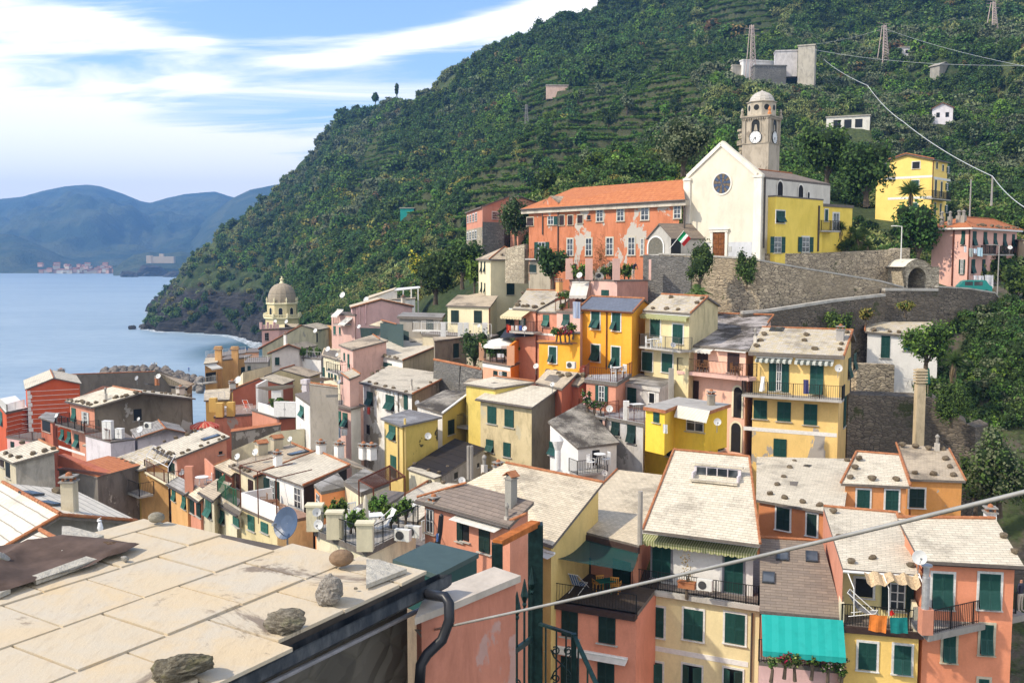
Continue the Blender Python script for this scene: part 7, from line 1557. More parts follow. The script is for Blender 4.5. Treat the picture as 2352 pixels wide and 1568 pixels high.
arch(h,1,975,1022,468,605,'arched_window',ring=CHT);arch(h,1,1158,1200,500,625,'arched_window',ring=CHT);arch(h,1,1238,1256,560,635,'arched_window',ring=CHT);h.pipe(1,(872,430),(855,1050),.08)
p=h.roofpl[1];h.tiles(P2_+nb,P2_+nb*14,.13)
# rectory
h=Bld('yellow rectory with flat roof attached to the church side',(1345,665),109,None,base=8,name='yellow_rectory');B0=B_+nb*1.2+dv*.9;z1=up((925,600),98.5).z;L_=9.6;A_=V3((B0.x,B0.y,z1));C_=A_+nb*L_;h.quad([A_,C_,C_-dv*4,A_-dv*4],plst((.78,.58,.10),.2),plst((.38,.36,.33),.5),o=.03,th=.15,name='roof');h.short='the rectory'
h.wins('O',0,[(965,725,1040,830)],'white');h.wins('A',0,[(945,950,1010,1092)]);h.wins('A',0,[(1190,955,1255,1085)],'white');h.pipe(0,(1345,680),(1335,1080),.1)
D0=C_-dv*1.2;z2=z1-.4;R1=V3((D0.x,D0.y,z2));R2=R1+V3((5.2,4.4,0));h.quad([R1,R1+dv*.6,R2+dv*.6,R2],plst((.78,.58,.10),.25),plain('roof_edge',(.16,.14,.12),.9),o=.1,th=.3,name='side_roof',wn='side_wall');h.wins('S',5,[(1392,715,1418,815)],'white');h.wins('d',5,[(1462,745,1515,895)],'white');h.balcony(5,(1365,905),(1530,915),1.2,1.,IRON())
mb=MB();a,b=up((1345,1000),108),up((1560,1000),110);zc_=up((1400,905),108).z;h.quad([V3((a.x,a.y-.5,zc_)),V3((b.x-1,b.y-.5,zc_)),V3((b.x,b.y+3,zc_)),V3((a.x+1,a.y+3,zc_))],plst((.78,.58,.10),.25),plain('roof_edge',(.16,.14,.12),.9),o=.05,name='porch_roof',wn='porch_wall')
psol((1180,958),102.5,.5,2.4,'closed white parasol before the rectory door',plain('parasol_white',(.74,.73,.68),.8,0,.08),True)
# bell tower
Zm(15)
def bell_tower():
 d=119;C0=up((460,780),d);w=3.35;e1,e2=V3((.8,-.6,0)),V3((.6,.8,0));zz=lambda y:up((460,y),d).z
 rt=empty('clock_bell_tower',(C0.x,C0.y,zz(1230)-6),0,label='square stone bell tower with clocks and scaled dome behind the church',cat='bell tower')
 base=[C0-e1*w,C0,C0+e2*w,C0+e2*w-e1*w];ST=plst((.42,.36,.28),.6,.1,(.30,.25,.19));TR=plst((.36,.31,.24),.6);mid=sum(base,V3())/4
 def ringq(f):return[mid+(p-mid)*f for p in base]
 def blk(f0,z0,z1,name,m,par=rt):
  mb=MB();P=ringq(f0);mb.slab([V3((p.x,p.y,z1)) for p in P],z1-z0);return mb.build(name,m,par)
 blk(1.,zz(1230)-6,zz(1026),'lower_shaft',ST);blk(1.04,zz(1026),zz(1020),'string_course',TR);blk(.98,zz(1020),zz(800),'belfry',ST);blk(1.08,zz(800),zz(790),'cornice',TR);blk(1.14,zz(790),zz(778),'cornice',TR)
 for i in range(4):
  a,b=ringq(.98)[i],ringq(.98)[(i+1)%4];ed=(b-a).normalized();nr=V3((ed.y,-ed.x,0));c=(a+b)/2;L_=(b-a).length
  mb=MB();
  for s_ in(.0,1.):
   q=a+ed*(L_*s_)+ed*(.2 if s_==0 else-.2)+nr*.06;mb.obox(V3((q.x,q.y,zz(1018))),V3((q.x,q.y,zz(801))),.14,.34,0,up=ed)
  for k in range(11):q=a+ed*(L_*(k+.5)/11)+nr*.14;mb.obox(V3((q.x,q.y,zz(812))),V3((q.x,q.y,zz(801))),.16,.12,0,up=ed)
  mb.build('pilaster',TR,rt)
  hw=.52;z0,z1=zz(925),zz(850);P=lambda x,z,o:(c.x+ed.x*x+nr.x*o,c.y+ed.y*x+nr.y*o,z);arc=[(hw*math.cos(t),z1+hw*math.sin(t)) for t in np.linspace(0,math.pi,11)];mb=MB()
  mb.add([P(hw,z0,.02)]+[P(x,z,.02) for x,z in arc]+[P(-hw,z0,.02)],[tuple(range(13))],0)
  for k in range(10):(xa,za),(xb,zb)=arc[k],arc[k+1];f=1.3;mb.add([P(xa,za,.07),P(xb,zb,.07),P(xb*f,z1+(zb-z1)*f,.07),P(xa*f,z1+(za-z1)*f,.07)],[(0,1,2,3)],1)
  for s_ in(-1,1):mb.add([P(s_*hw,z0,.07),P(s_*hw,z1,.07),P(s_*hw*1.3,z1,.07),P(s_*hw*1.3,z0,.07)],[(0,1,2,3)],1)
  mb.add([P(-.1,z0+.9,.03),P(.1,z0+.9,.03),P(.25,z0+.1,.03),P(-.25,z0+.1,.03)],[(0,1,2,3)],1);mb.build('belfry_arch',[plain('window_dark',(.012,.014,.015),.5),TR],rt)
  cz_=zz(968);r=.72;mb=MB();q=lambda t,rr_,o:P(rr_*math.cos(t),cz_+rr_*math.sin(t),o);n=40
  mb.add([q(2*math.pi*k/n,r,.09) for k in range(n)],[tuple(range(n))],0)
  for k in range(n):t0,t1=2*math.pi*k/n,2*math.pi*(k+1)/n;mb.add([q(t0,r,.12),q(t0,r*1.07,.12),q(t1,r*1.07,.12),q(t1,r,.12)],[(0,1,2,3)],1);mb.add([q(t0,r*1.07,.12),q(t0,r*1.07,0),q(t1,r*1.07,0),q(t1,r*1.07,.12)],[(0,1,2,3)],1)
  for k in range(12):
   t=math.pi/2-2*math.pi*k/12;rn=(1,2,3,2,1,2,3,3,2,1,2,3)[k-1 if k else 11]
   for j in range(rn):tt_=t+(j-(rn-1)/2)*.11;mb.add([q(tt_-.018,r*.72,.1),q(tt_+.018,r*.72,.1),q(tt_+.014,r*.92,.1),q(tt_-.014,r*.92,.1)],[(0,1,2,3)],1)
  for ang,ln,wd in((math.pi/2-2*math.pi*(36/60),.66,.05),(math.pi/2-2*math.pi*(5.6/12),.48,.07)):
   d1=(math.cos(ang),math.sin(ang));n1=(-d1[1]*wd,d1[0]*wd);mb.add([P(n1[0],cz_+n1[1],.11),P(-n1[0],cz_-n1[1],.11),P(d1[0]*ln*r/.72,cz_+d1[1]*ln*r/.72,.11)],[(0,1,2)],1)
  mb.build('clock_face',[plain('clock_white',(.75,.75,.74),.5,0,.05),plain('clock_black',(.02,.02,.02),.5)],rt)
  mb=MB();p=ringq(1.02)[i];mb.lathe([(.22,0),(.22,.25),(.14,.3),(.14,.55),(.2,.6),(.03,1.)],6,(p.x,p.y,zz(778)));mb.build('pinnacle',plst((.55,.22,.08),.3) if i==1 else TR,rt)
 s=d*.2625/F;mb=MB();mb.lathe([(122*s,zz(778)),(122*s,zz(655)),(132*s,zz(652)),(132*s,zz(646)),(112*s,zz(645))],8,(mid.x,mid.y,0),0,R(22.5-37));mb.build('octagon_drum',plst((.46,.40,.31),.6),rt)
 for k in range(8):
  a=R(-37+45*k);rr_=122*s*math.cos(math.pi/8)+.02;cc=V3((mid.x+rr_*math.cos(a),mid.y+rr_*math.sin(a),zz(703)));t_=V3((-math.sin(a),math.cos(a),0));mb=MB();n=20;mb.add([cc+t_*(.34*math.cos(2*math.pi*j/n))+V3((0,0,.34*math.sin(2*math.pi*j/n))) for j in range(n)],[tuple(range(n))]);mb.build('round_opening',plain('window_dark',(.012,.014,.015),.5),rt)
 mb=MB();mb.lathe([(112*s,zz(648)),(104*s,zz(620)),(88*s,zz(590)),(60*s,zz(566)),(28*s,zz(552)),(10*s,zz(546)),(8*s,zz(538))],16,(mid.x,mid.y,0));mb.build('dome',mat('dome_scales_pale',f_slate,(.56,.52,.46),(.46,.43,.38),.32,.4,.2),rt)
bell_tower()
# crumbling masonry behind the tower
mb=MB();g=random.Random(3);c0=up((240,1140),124)
for i in range(15):x=g.uniform(-.3,.3);z=i*.28;w_=g.uniform(.5,.9);mb.box(x-w_,x+w_,-.5,.5,z,z+.30)
inst(mb.mesh('ruined_masonry',stone('pale')),'ruined_masonry',None,c0-V3((0,0,1)),.3,label='crumbling stone pillar standing behind the clock tower',cat='ruin')
# ---------------- yellow villa
Zm(7)
h=Bld('yellow villa with white bands and low gable above the church',(1003,275),150,None,base=14,name='yellow_villa');h.short='the yellow villa'
B_=up((1008,272),150);dv=V3((.74,-.67,0));nb=V3((.67,.74,0));tt_=((uv((440,0))[0]-1176)/F);
Lx=(B_.x-tt_*B_.y/1.)/(dv.x-tt_*dv.y);A_=B_-dv*Lx;Pk=B_-dv*(Lx*.46);Pk.z=up((735,224),Pk.y).z;A_.z=up((440,318),A_.y).z;VY=plst((.84,.60,.17),.12)
h.gable(A_,Pk,B_,nb*7,VY,terra(),o=.35,th=.2);h.tiles(A_,Pk,.14,'verge_tiles');h.tiles(Pk,B_,.14,'verge_tiles');h.chimney((505,285),.5,.9,0,PL('ochre',.4))
h.wins('P',0,[(550,315,610,374)],'white');h.wins('K',0,[(816,297,880,355)],'white');h.wins('S',0,[(810,457,872,540)],'white');h.wins('S',0,[(797,655,860,750)],'white');h.band(0,(448,418),565,992,.35);h.band(0,(622,602),600,988,.35);h.band(1,(425,470),1002,1148,.35)
h.wins('S',1,[(1022,303,1035,355),(1076,325,1088,375),(1010,455,1025,598),(1062,470,1075,602)],'white','dark');h.wins('A',1,[(1120,342,1134,395),(1110,488,1124,545),(1104,680,1118,740)],'white');h.wins('S',1,[(1005,655,1018,760),(1055,668,1066,760)],'white','dark');h.balcony(1,(990,620),(1155,640),1.3,1.1,IRON());h.pipe(0,(1000,280),(990,780),.07,RUST());NOGO.append((h.B.x-3,h.B.y+4,12))
# pink palazzo
h=Bld('big pink palazzo with orange hipped roof and washing lines',(1310,875),114,None,base=16,name='pink_palazzo');h.short='the pink palazzo'
B_=up((1340,868),114);A_=up((932,875),119,B_.z);C_=up((1785,892),129,B_.z);D_=A_+C_-B_;PP=plst((.68,.40,.33),.15);h.rz=math.atan2((B_-A_).y,(B_-A_).x)
c_=(A_+B_+C_+D_)/4;rz_=up((1235,775),120).z;m1,m2=up((1235,778),121),up((1510,815),129);m2.z=m1.z;mb=MB()
for P in([A_,B_,m1],[B_,C_,m2,m1],[C_,D_,m2],[D_,A_,m1,m2]):mb.add(P,[tuple(range(len(P)))],0)
mb.slab([p-V3((0,0,.01)) for p in(A_,B_,C_,D_)],.2,1);h.roof=h.part(mb,'roof',[terra(),WHT()]);h.roofpl+=[mkplane(A_,B_,m1),mkplane(B_,C_,m2)]
ft=inset([A_,B_,C_,D_],.6);ft=[V3((p.x,p.y,B_.z-.2)) for p in ft];mb=MB();mb.walls(ft,h.zb);h.part(mb,'wall',PP);h.setE(ft);h.tiles(B_,m1,.13,'hip_tiles');h.tiles(m1,m2);h.tiles(C_,m2,.13,'hip_tiles')
for x in(1072,1143):h.chimney((x,850),1.2,.4,0,PL('grey',.4),'pipe')
for x in(1222,1262):h.chimney((x,825),1.,.5,0,PL('grey',.4),'pipe')
h.pipe(0,(1178,880),(1160,1380),.09,RUST());h.pipe(1,(1318,885),(1300,1360),.09,RUST());h.wins('P',0,[(1245,900,1278,1020)]);h.wins('A',0,[(1238,1148,1262,1275)])
h.wins('P',1,[(1342,902,1372,1028),(1436,908,1465,1022),(1525,917,1550,1030),(1608,924,1634,1040),(1686,930,1708,1040),(1330,1147,1360,1272),(1424,1148,1450,1270),(1510,1151,1536,1270),(1595,1151,1625,1270),(1672,1153,1694,1268)]);h.stones((1350,850),(1750,885),10,1,.28)
h.balcony(1,(1420,1110),(1545,1118),1.,1.,IRON());h.balcony(1,(1585,1115),(1705,1118),1.,1.,IRON());arch(h,1,1575,1603,1405,1500,'arched_door');arch(h,1,1493,1520,1408,1470,'arched_door');arch(h,1,1655,1683,1365,1455,'arched_door')
for i,(x0,x1,y0,y1,c) in enumerate(((1265,1290,1035,1090,(.7,.68,.7)),(1310,1345,1050,1130,(.35,.38,.36)),(1350,1378,1055,1100,(.55,.65,.75)),(1382,1430,1045,1125,(.42,.6,.7)))):cloth(112.5,[(x0,y0),(x1,y0+3),(x1-3,y1),(x0+4,y1-5)],('crumpled white shirt','grey checked shirt','small pale blue cloth','light blue towel')[i]+' on the upper washing line of the pink palazzo',c)
for i,(x0,x1,y0,y1) in enumerate(((1350,1385,1288,1330),(1390,1440,1290,1355),(1448,1525,1285,1400))):cloth(112,[(x0,y0),(x1,y0+3),(x1-3,y1),(x0+4,y1-5)],('small lilac cloth','white shirt','large white sheet')[i]+' on the lower washing line of the pink palazzo',(.70,.70,.74))
dish((1670,1045),118,.5,'white dish on the pink palazzo balcony',face=(-.3,-.9));dish((1692,1302),118,.6,'dark red dish low on the pink palazzo','red')
h=Bld('beige building edge right of the pink palazzo',(1760,950),125,None,base=14,name='beige_building');A_=up((1735,950),127);B_=up((1900,970),124);A_.z=B_.z;h.quad([A_,B_,B_+V3((2,6,0)),A_+V3((2,6,0))],PL('beige',.3),'grey',o=.2)
def van():
 c=up((1350,1388),109.5);r=empty('parked_van',c-V3((0,0,.9)),R(-12),label='small turquoise van parked behind the stone parapet',cat='van');m=plain('turquoise_paint',(.02,.22,.20),.3,0,.08);prof=[(-1.7,.35),(-1.7,.95),(-1.2,1.5),(-.9,1.62),(1.1,1.62),(1.45,1.1),(1.75,.95),(1.75,.35)];mb=MB();n=len(prof)
 mb.add([(x,-.75,z) for x,z in prof]+[(x,.75,z) for x,z in prof],[tuple(range(n)),tuple(reversed(range(n,2*n)))]+[(i,(i+1)%n,n+(i+1)%n,n+i) for i in range(n)]);mb.build2('body',m,r)
 for a,b in((-1.05,-.25),(-.1,.75)):t=MB();t.box(a,b,-.765,-.751,1.05,1.48);t.build2('side_window',glass(),r)
 for x in(-1.1,1.15):
  for y in(-.72,.72):t=MB();t.tube([(x,y-.08,.3),(x,y+.08,.3)],.3,14);t.build2('wheel',plain('tyre_black',(.02,.02,.02),.8),r)
van()
# ---------------- stone walls around the church square
def wrun(tops,bot,label,m,name='stone_retaining_wall',th=1.2,cap=None,capm=None,cat='wall'):
# tops: (x, y, depth); a thick wall whose top follows the points
 P=[up(t[:2],t[2]) for t in tops];mb=MB()
 for i in range(len(P)-1):
  a,b=P[i],P[i+1];n_=V3((-(b-a).y,(b-a).x,0)).normalized()*th;z0=bot
  V=[(a.x,a.y,z0),(b.x,b.y,z0),tuple(b),tuple(a),(a.x+n_.x,a.y+n_.y,z0),(b.x+n_.x,b.y+n_.y,z0),tuple(b+n_),tuple(a+n_)];mb.add(V,[(0,1,2,3),(5,4,7,6),(3,2,6,7),(4,0,3,7),(1,5,6,2)],0)
 r=empty(name,(P[0].x,P[0].y,bot),0,label=label,cat=cat);mb.build('masonry',m,r)
 if cap:
  mb=MB()
  for i in range(len(P)-1):z=V3((0,0,cap/2+.003));n_=V3((-(P[i+1]-P[i]).y,(P[i+1]-P[i]).x,0)).normalized()*.25;mb.obox(P[i]+z+n_,P[i+1]+z+n_,.62,cap)
  mb.build('coping',capm or CONC(),r)
 return r
Zm(6)
wrun([(-60,1108,99.5),(250,1118,97.8),(740,1150,94.3),(830,1165,94),(1250,1240,96.5),(1880,1345,100),(2080,1400,102)],24,'great stone retaining wall under the church square',stone('wall'),cap=.15)
wrun([(885,1100,96.4),(1500,1092,101.5),(2075,1062,106.5),(2140,1050,107)],34,'upper rubble wall carrying the rectory garden terrace',stone('wall'),th=2.5)
Zm(4);wrun([(900,395,91.5),(1120,380,92),(1700,290,95),(2145,240,98.5)],25,'sloping parapet wall climbing to the arched gateway',stone('dark'),'sloping_parapet',1.,.25)
Zm(8);wrun([(575,80,99.2),(1040,82,100.5)],25,'dark stone wall below the arched gateway',stone('dark'),cap=.25);wrun([(1040,50,103),(1300,65,104),(1535,102,106),(1600,190,108)],27,'curved dark parapet wall below the pink palazzo',stone('dark'),cap=.15)
Zm(5);wrun([(1820,885,100.2),(2240,905,97.8)],30,'grey rubble wall carrying the church porch',stone('grey'),th=1.5);wrun([(612,830,124),(780,790,121)],41.5,'small rubble wall with hedge screen left of the convent',stone('pale'),th=.6)
def gateway():
 Zm(7);a,b=up((745,1420),103),up((1045,1425),104.5);zt=up((745,1215),103).z;zb=a.z-2;ed=(V3((b.x,b.y,0))-V3((a.x,a.y,0))).normalized();nr=V3((ed.y,-ed.x,0));L_=(b-a).length;c=up((860,1300),103.5);xc=(c-a).dot(ed);w=1.15;za=up((870,1222),103.5).z-w
 P=lambda x,z,o:(a.x+ed.x*x+nr.x*o,a.y+ed.y*x+nr.y*o,z);mb=MB();arc=[(xc+w*math.cos(t),za+w*math.sin(t)) for t in np.linspace(math.pi,0,15)];arcO=[(xc+(w+.95)*math.cos(t),za+.15+(w+.75)*math.sin(t)) for t in np.linspace(math.pi,0,15)];zs=arcO[0][1]
 for o0,flip in((0,0),(-2.6,1)):
  mb.add([P(0,zb,o0),P(xc-w,zb,o0),P(xc-w,za,o0),P(arcO[0][0],zt,o0),P(0,zt,o0)],[(0,1,2,3,4)],0);mb.add([P(xc+w,zb,o0),P(L_,zb,o0),P(L_,zt,o0),P(arcO[-1][0],zt,o0),P(xc+w,za,o0)],[(0,1,2,3,4)],0)
  for k in range(14):mb.add([P(*arc[k],o0),P(*arc[k+1],o0),P(arcO[k+1][0],max(arcO[k+1][1],zt),o0),P(arcO[k][0],max(arcO[k][1],zt),o0)],[(0,1,2,3)],0)
 for k in range(14):mb.add([P(*arc[k],0),P(*arc[k+1],0),P(*arc[k+1],-2.6),P(*arc[k],-2.6)],[(3,2,1,0)],0);z0_,z1_=max(arcO[k][1],zt),max(arcO[k+1][1],zt);mb.add([P(arcO[k][0],z0_+.003,.1),P(arcO[k+1][0],z1_+.003,.1),P(arcO[k+1][0],z1_+.003,-2.7),P(arcO[k][0],z0_+.003,-2.7)],[(0,1,2,3)],1)
 for x in(xc-w,xc+w):mb.add([P(x,zb,0),P(x,za,0),P(x,za,-2.6),P(x,zb,-2.6)],[(0,1,2,3)],0)
 for x in(0,L_):mb.add([P(x,zb,0),P(x,zt,0),P(x,zt,-2.6),P(x,zb,-2.6)],[(0,1,2,3)],0)
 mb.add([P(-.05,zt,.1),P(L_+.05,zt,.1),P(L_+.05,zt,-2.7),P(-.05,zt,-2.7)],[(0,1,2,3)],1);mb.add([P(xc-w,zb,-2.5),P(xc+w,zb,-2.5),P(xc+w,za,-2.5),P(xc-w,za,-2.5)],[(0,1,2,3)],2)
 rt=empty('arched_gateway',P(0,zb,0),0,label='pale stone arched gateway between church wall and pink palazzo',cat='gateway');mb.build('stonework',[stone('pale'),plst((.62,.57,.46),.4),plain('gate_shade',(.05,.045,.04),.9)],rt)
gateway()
# porch beside the church with flag
def porch():
 Zm(5);a=up((1865,880),100.5);B0=up((2050,880),98.6);P0=[up((1862,735),101),up((2052,740),98.8)];zt=P0[1].z;P0[0].z=zt;bk=V3((1.9,2.6,0));C_=P0[1]+V3((2.6,2.2,0));D_=P0[0]+V3((2.6,2.2,0))
 h=Bld('small stone porch with arched opening and tiled gable roof',(2050,740),98.8,None,base=4,name='church_porch',cat='porch');h.short='the porch'
 h.gable(P0[0]+V3((-.2,.1,0)),(P0[0]+P0[1])/2+V3((0,0,1.5)),P0[1]+V3((.2,-.1,0)),V3((4.6,2.,0)),plst((.44,.42,.38),.5),'shingle',o=.15,th=.12,zb=40.5);arch(h,0,1868,1996,732,878,'arched_opening',ring=WHT(),depth_col=(.16,.15,.12));h.wins('K',1,[(2062,740,2150,885)])
 f0=up((2052,830),97.8);f1=f0+V3((1.3,-.3,1.7));rt=empty('flag',f0,0,label='green white and red striped flag on a slanting pole at the porch',cat='flag');mb=MB();mb.tube([(0,0,0),f1-f0],.03,5);mb.build2('flag_pole',WHT(),rt);mb=MB();n=9
 for i in range(n):
  for k in range(5):s=i/(n-1);t=k/4;tip=(f1-f0);hang=V3((s*.95,.12*math.sin(s*7+t),-s*1.));mb.v.append(tuple(tip-V3((.72*t,-.1*t,.85*t))*.9+hang*.75))
 for i in range(n-1):
  for k in range(4):mb.f.append((i*5+k,i*5+k+1,(i+1)*5+k+1,(i+1)*5+k));mb.m.append(0 if i<3 else(1 if i<5 else 2))
 mb.build2('flag_cloth',[plain('flag_green',(.0,.25,.08),.8),plain('flag_white',(.7,.7,.68),.8),plain('flag_red',(.6,.03,.03),.8)],rt)
porch()
# ================================================================ lower right: the houses right below the viewpoint
Zm(11)
def flatb(h,A_,B_,zf,back,wall,name='terrace',floor=None,o=.0):
 a,b=V3((A_.x,A_.y,zf)),V3((B_.x,B_.y,zf));h.quad([a,b,b+back,a+back],wall,floor or TF(),o=o,th=.22,name=name,wn='lower_wall',zb=h.zb);return len(h.E)-4
h=Bld('cream house with white top floor, dormer terrace and long railed balcony',(2280,295),50,(1200,160),base=17,name='cream_balcony_house');h.short='the big cream house'
A_,B_=h.pt((1200,160)),h.pt((2280,295));C_,D_=h.pt((2179,-508,3)),h.pt((1487,-572,3));bk=(D_-A_);bk.z=0;bk=bk.normalized()*8
h.quad([A_,B_,C_,D_],PL('white',.12),'pale',ofr=[1.35,.2,.2,.2],th=.16,zb=26.6);h.tiles(A_,D_,.11,'verge_tiles');h.tiles(B_,C_,.11,'verge_tiles');h.tiles(D_,C_,.1)
f=(B_-A_).normalized();i_=V3((-f.y,f.x,0))*.2;e=flatb(h,A_+i_,B_+i_,26.95,bk,plst((.70,.60,.34),.25))
h.wins('D',0,[(1290,272,1460,605),(1950,358,2125,735)],'grey');h.awning(0,(1195,185),(2270,330),.75,.15,strp('greens'),.28)
h.wins('S',e,[(1225,865,1395,1135),(1578,895,1755,1168),(1957,928,2140,1202)],'white');h.wins('H',e,[(1217,1372,1380,1640),(1573,1405,1737,1670),(1950,1440,2112,1700)],'white');h.band(e,(1262,1345),1125,2170,.28)
q0,q1=[V3((*h.cast(p,e,.1)[:2],26.96)) for p in((1085,700),(2265,800))];h.railing([q0+i_*4,q0,q1,q1+i_*4],1.,IRON(),.13);mb=MB();mb.obox(q0+V3((-.1,0,-.13)),q1+V3((.1,0,-.13)),.5,.24);h.part(mb,'balcony_edge',plst((.42,.40,.36),.9))
h.pipe(e,(2205,925),(2205,1560),.05);c=h.onroof((1860,-275),0);mb=MB();fx,fy=f,V3((-f.y,f.x,0));
def rb(x0,x1,y0,y1,z0,z1,m):mb.add([tuple(c+fx*x+fy*y+V3((0,0,z))) for z in(z0,z1) for x,y in((x0,y0),(x1,y0),(x1,y1),(x0,y1))],[(0,3,2,1),(4,5,6,7),(0,1,5,4),(1,2,6,5),(2,3,7,6),(3,0,4,7)],m)
rb(-1.35,1.35,-.3,0,.0,.12,2);rb(-1.35,1.35,.6,.7,.05,.75,0);rb(-1.35,-1.25,0,.6,.05,.45,0);rb(1.25,1.35,0,.6,.05,.45,0);rb(-1.45,1.45,.55,.9,.76,.86,2)
for k in range(4):rb(-1.2+k*.61,-.66+k*.61,.58,.595,.18,.68,1)
h.part(mb,'dormer',[PL('lilac',.2),glass(),slate('pale')],parent=h.roof);mb=MB();p=up((1175,190),50.6);mb.tube([p-V3((0,0,.6)),p+V3((0,0,2.2))],.13,8);h.part(mb,'flue_pipe',PL('grey',.3))
ac_unit((1770,718),50.6,'white air conditioner on the big cream house balcony',R(-25),1);c=up((1605,695),51.4)
tree('potted_climber','bare climbing plant in long terracotta trough on the big balcony',c,(treep(401,.5,1.1,.2,'rust',60,.1,lobes=3)[0],treep(402,.6,1.6,.3,'dry',110,.09,lobes=4,core=0)[1]),1,cat='plant')
mb=MB();mb.box(-.45,.45,-.16,.16,0,.32);mb.box(-.48,.48,-.19,.19,.321,.37);inst(mb.mesh('plant_trough',terrat()),'plant_trough',None,c,R(-25),label='long terracotta plant trough under the bare climber',cat='planter')
# salmon house with the green net
h=Bld('salmon house with dark green net over terrace with blue deck chairs',(1150,302),52.2,(446,124),base=17,name='green_net_house');h.short='the green net house'
A_,B_=h.pt((446,124)),h.pt((1165,302));C_,D_=h.pt((1380,-344,.9)),h.pt((966,-392,.9));bk=(D_-A_);bk.z=0;bk=bk.normalized()*7
h.quad([A_,B_,C_,D_],PL('salmon',.25),'warm',ofr=[.5,.1,.2,.2],zb=26.6);h.tiles(A_,D_,.11,'verge_tiles');mb=MB();mb.obox(A_+V3((0,0,-.3)),B_+V3((0,0,-.3)),.2,.35);h.part(mb,'fascia',plain('dark_fascia',(.05,.03,.025)),parent=h.roof);h.wins('S',0,[(575,400,725,610),(930,440,1090,660)],sc='dark')
a0,a1=uz((140,780),27.),uz((1140,935),27.);f=(a1-a0).normalized();e=flatb(h,a0,a1,27.,bk,plst(tuple(x*.9 for x in hx('#D98E72')),.25),floor=plain('dark_terrace_floor',(.06,.045,.035),.9))
h.railing([a0+bk*.4,a0,a1],1.,IRON(),.15,bow=.08);h.wins('S',e,[(458,875,605,1140),(798,930,950,1200),(450,1330,600,1600),(787,1385,940,1650)],sc='dark');h.awning(e,(325,1225),(1065,1350),.45,.12,strp('white'),0);mb=MB();mb.obox(a0+V3((0,0,-.15)),a1+V3((0,0,-.15)),.5,.3);h.part(mb,'terrace_edge',plain('dark_fascia',(.05,.03,.025)))
p=uz((290,700),27.);mb=MB();mb.lathe([(.22,0),(.18,.4),(.15,.5),(.15,1.5),(.2,1.6),(.14,1.7),(.14,2.4)],10,p);h.part(mb,'terrace_column',PL('salmon',.2))
def f_net(m,n,L,bs,out):bs.inputs['Base Color'].default_value=(.008,.05,.045,1);bs.inputs['Roughness'].default_value=.9;t=n('ShaderNodeBsdfTransparent');mx=n('ShaderNodeMixShader');mx.inputs[0].default_value=.82;L(t.outputs[0],mx.inputs[1]);L(bs.outputs[0],mx.inputs[2]);L(mx.outputs[0],out.inputs[0])
P=[A_+V3((.2,0,-.4)),B_+V3((0,0,-.4)),up((1100,545),49.3),up((272,400),51)];mb=MB();n=8
for i in range(n+1):
 for j in range(n+1):s,t=i/n,j/n;q=P[0].lerp(P[1],s).lerp(P[3].lerp(P[2],s),t);mb.v.append(tuple(q-V3((0,0,.2*math.sin(math.pi*t)*(1+.3*math.sin(s*12))))))
mb.f=[(i*9+j,(i+1)*9+j,(i+1)*9+j+1,i*9+j+1) for i in range(n) for j in range(n)];mb.m=[0]*64
mb.build('shade_net',mat('green_net',f_net),None,loc=P[0],label='dark green shade net stretched over the deck chair terrace',cat='shade net')
lounger(uz((460,680),27.02),R(150),'blue striped deck chair nearer the salmon column',strp('blues'),WHT());lounger(uz((610,720),27.02),R(150),'blue striped deck chair second from the salmon column',strp('blues'),WHT())
WD=plain('teak_yellow',(.50,.24,.05),.6);chair(uz((790,720),27.02),R(200),'yellow wooden chair left of the green table',WD);chair(uz((950,740),27.02),R(160),'brown wooden chair right of the green table',WD);table(uz((860,745),27.02),.5,'dark green covered table on the netted terrace',plain('green_cover',(.01,.10,.07),.8),True)
# brown shingle roof with skylights over a teal awning
Zm(12)
h=Bld('house with steep brown shingle roof, three skylights and teal awning',(690,968),46,(-75,900),base=14,name='teal_awning_house');h.short='the steep brown roof'
A_,B_,C_,D_=h.pt((-75,900)),h.pt((690,968)),h.pt((500,268,2)),h.pt((-75,232,2));h.quad([A_,B_,C_,D_],PL('deep',.3),'shingle',ofr=[.9,.1,.1,.1]);h.tiles(D_,C_,.12);h.gutter(A_,B_)
for p in((133,400),(402,412),(5,605)):h.skylight(p,.62,.9)
f=(B_-A_).normalized();i_=V3((-f.y,f.x,0))*.3;e=flatb(h,A_+i_,B_+i_,up((350,1530),45.2).z,i_*20,PL('rose',.3));a,b=h.pt((-60,935)),h.pt((690,990));o_=-i_*4+V3((.1,0,-1.35));mb=MB();mb.slab([a,b,b+o_,a+o_],.02);n=48;c0,c1=a+o_,b+o_;vs=[]
for k in range(n+1):q=c0.lerp(c1,k/n);vs+=[q,q-V3((0,0,.22+.05*abs(math.sin(k*.8))))]
mb.add(vs,[(2*k,2*k+1,2*k+3,2*k+2) for k in range(n)]);h.part(mb,'awning',strp('teal'));z_=h.E[e][0].z;zf=up((350,1530),45.2).z;h.railing([V3((*(A_+i_)[:2],zf)),V3((*(B_+i_)[:2],zf))],1.1,IRON(),.12)
for i,(x,y,k) in enumerate(((30,1400,'cane'),(150,1370,'red'),(250,1390,'cane'),(400,1380,'bright'),(550,1430,'pinkf'),(660,1390,'pinkf'),(670,1480,'mid'))):tree('flowering_plant',('dry bushy plant at left of the teal awning balcony','red flowers beside the blue cloth under the teal awning','straw coloured plant under the teal awning','small green box plant mid teal awning balcony','white flowers tumbling down on the teal awning balcony','pink geranium near the corner of teal awning balcony','leafy green plant at corner of teal awning balcony')[i],up((x,y+45),45),treep(410+i,.42,.6,.05,'mid',180,.09,key2=k,lobes=5),1,cat='plant')
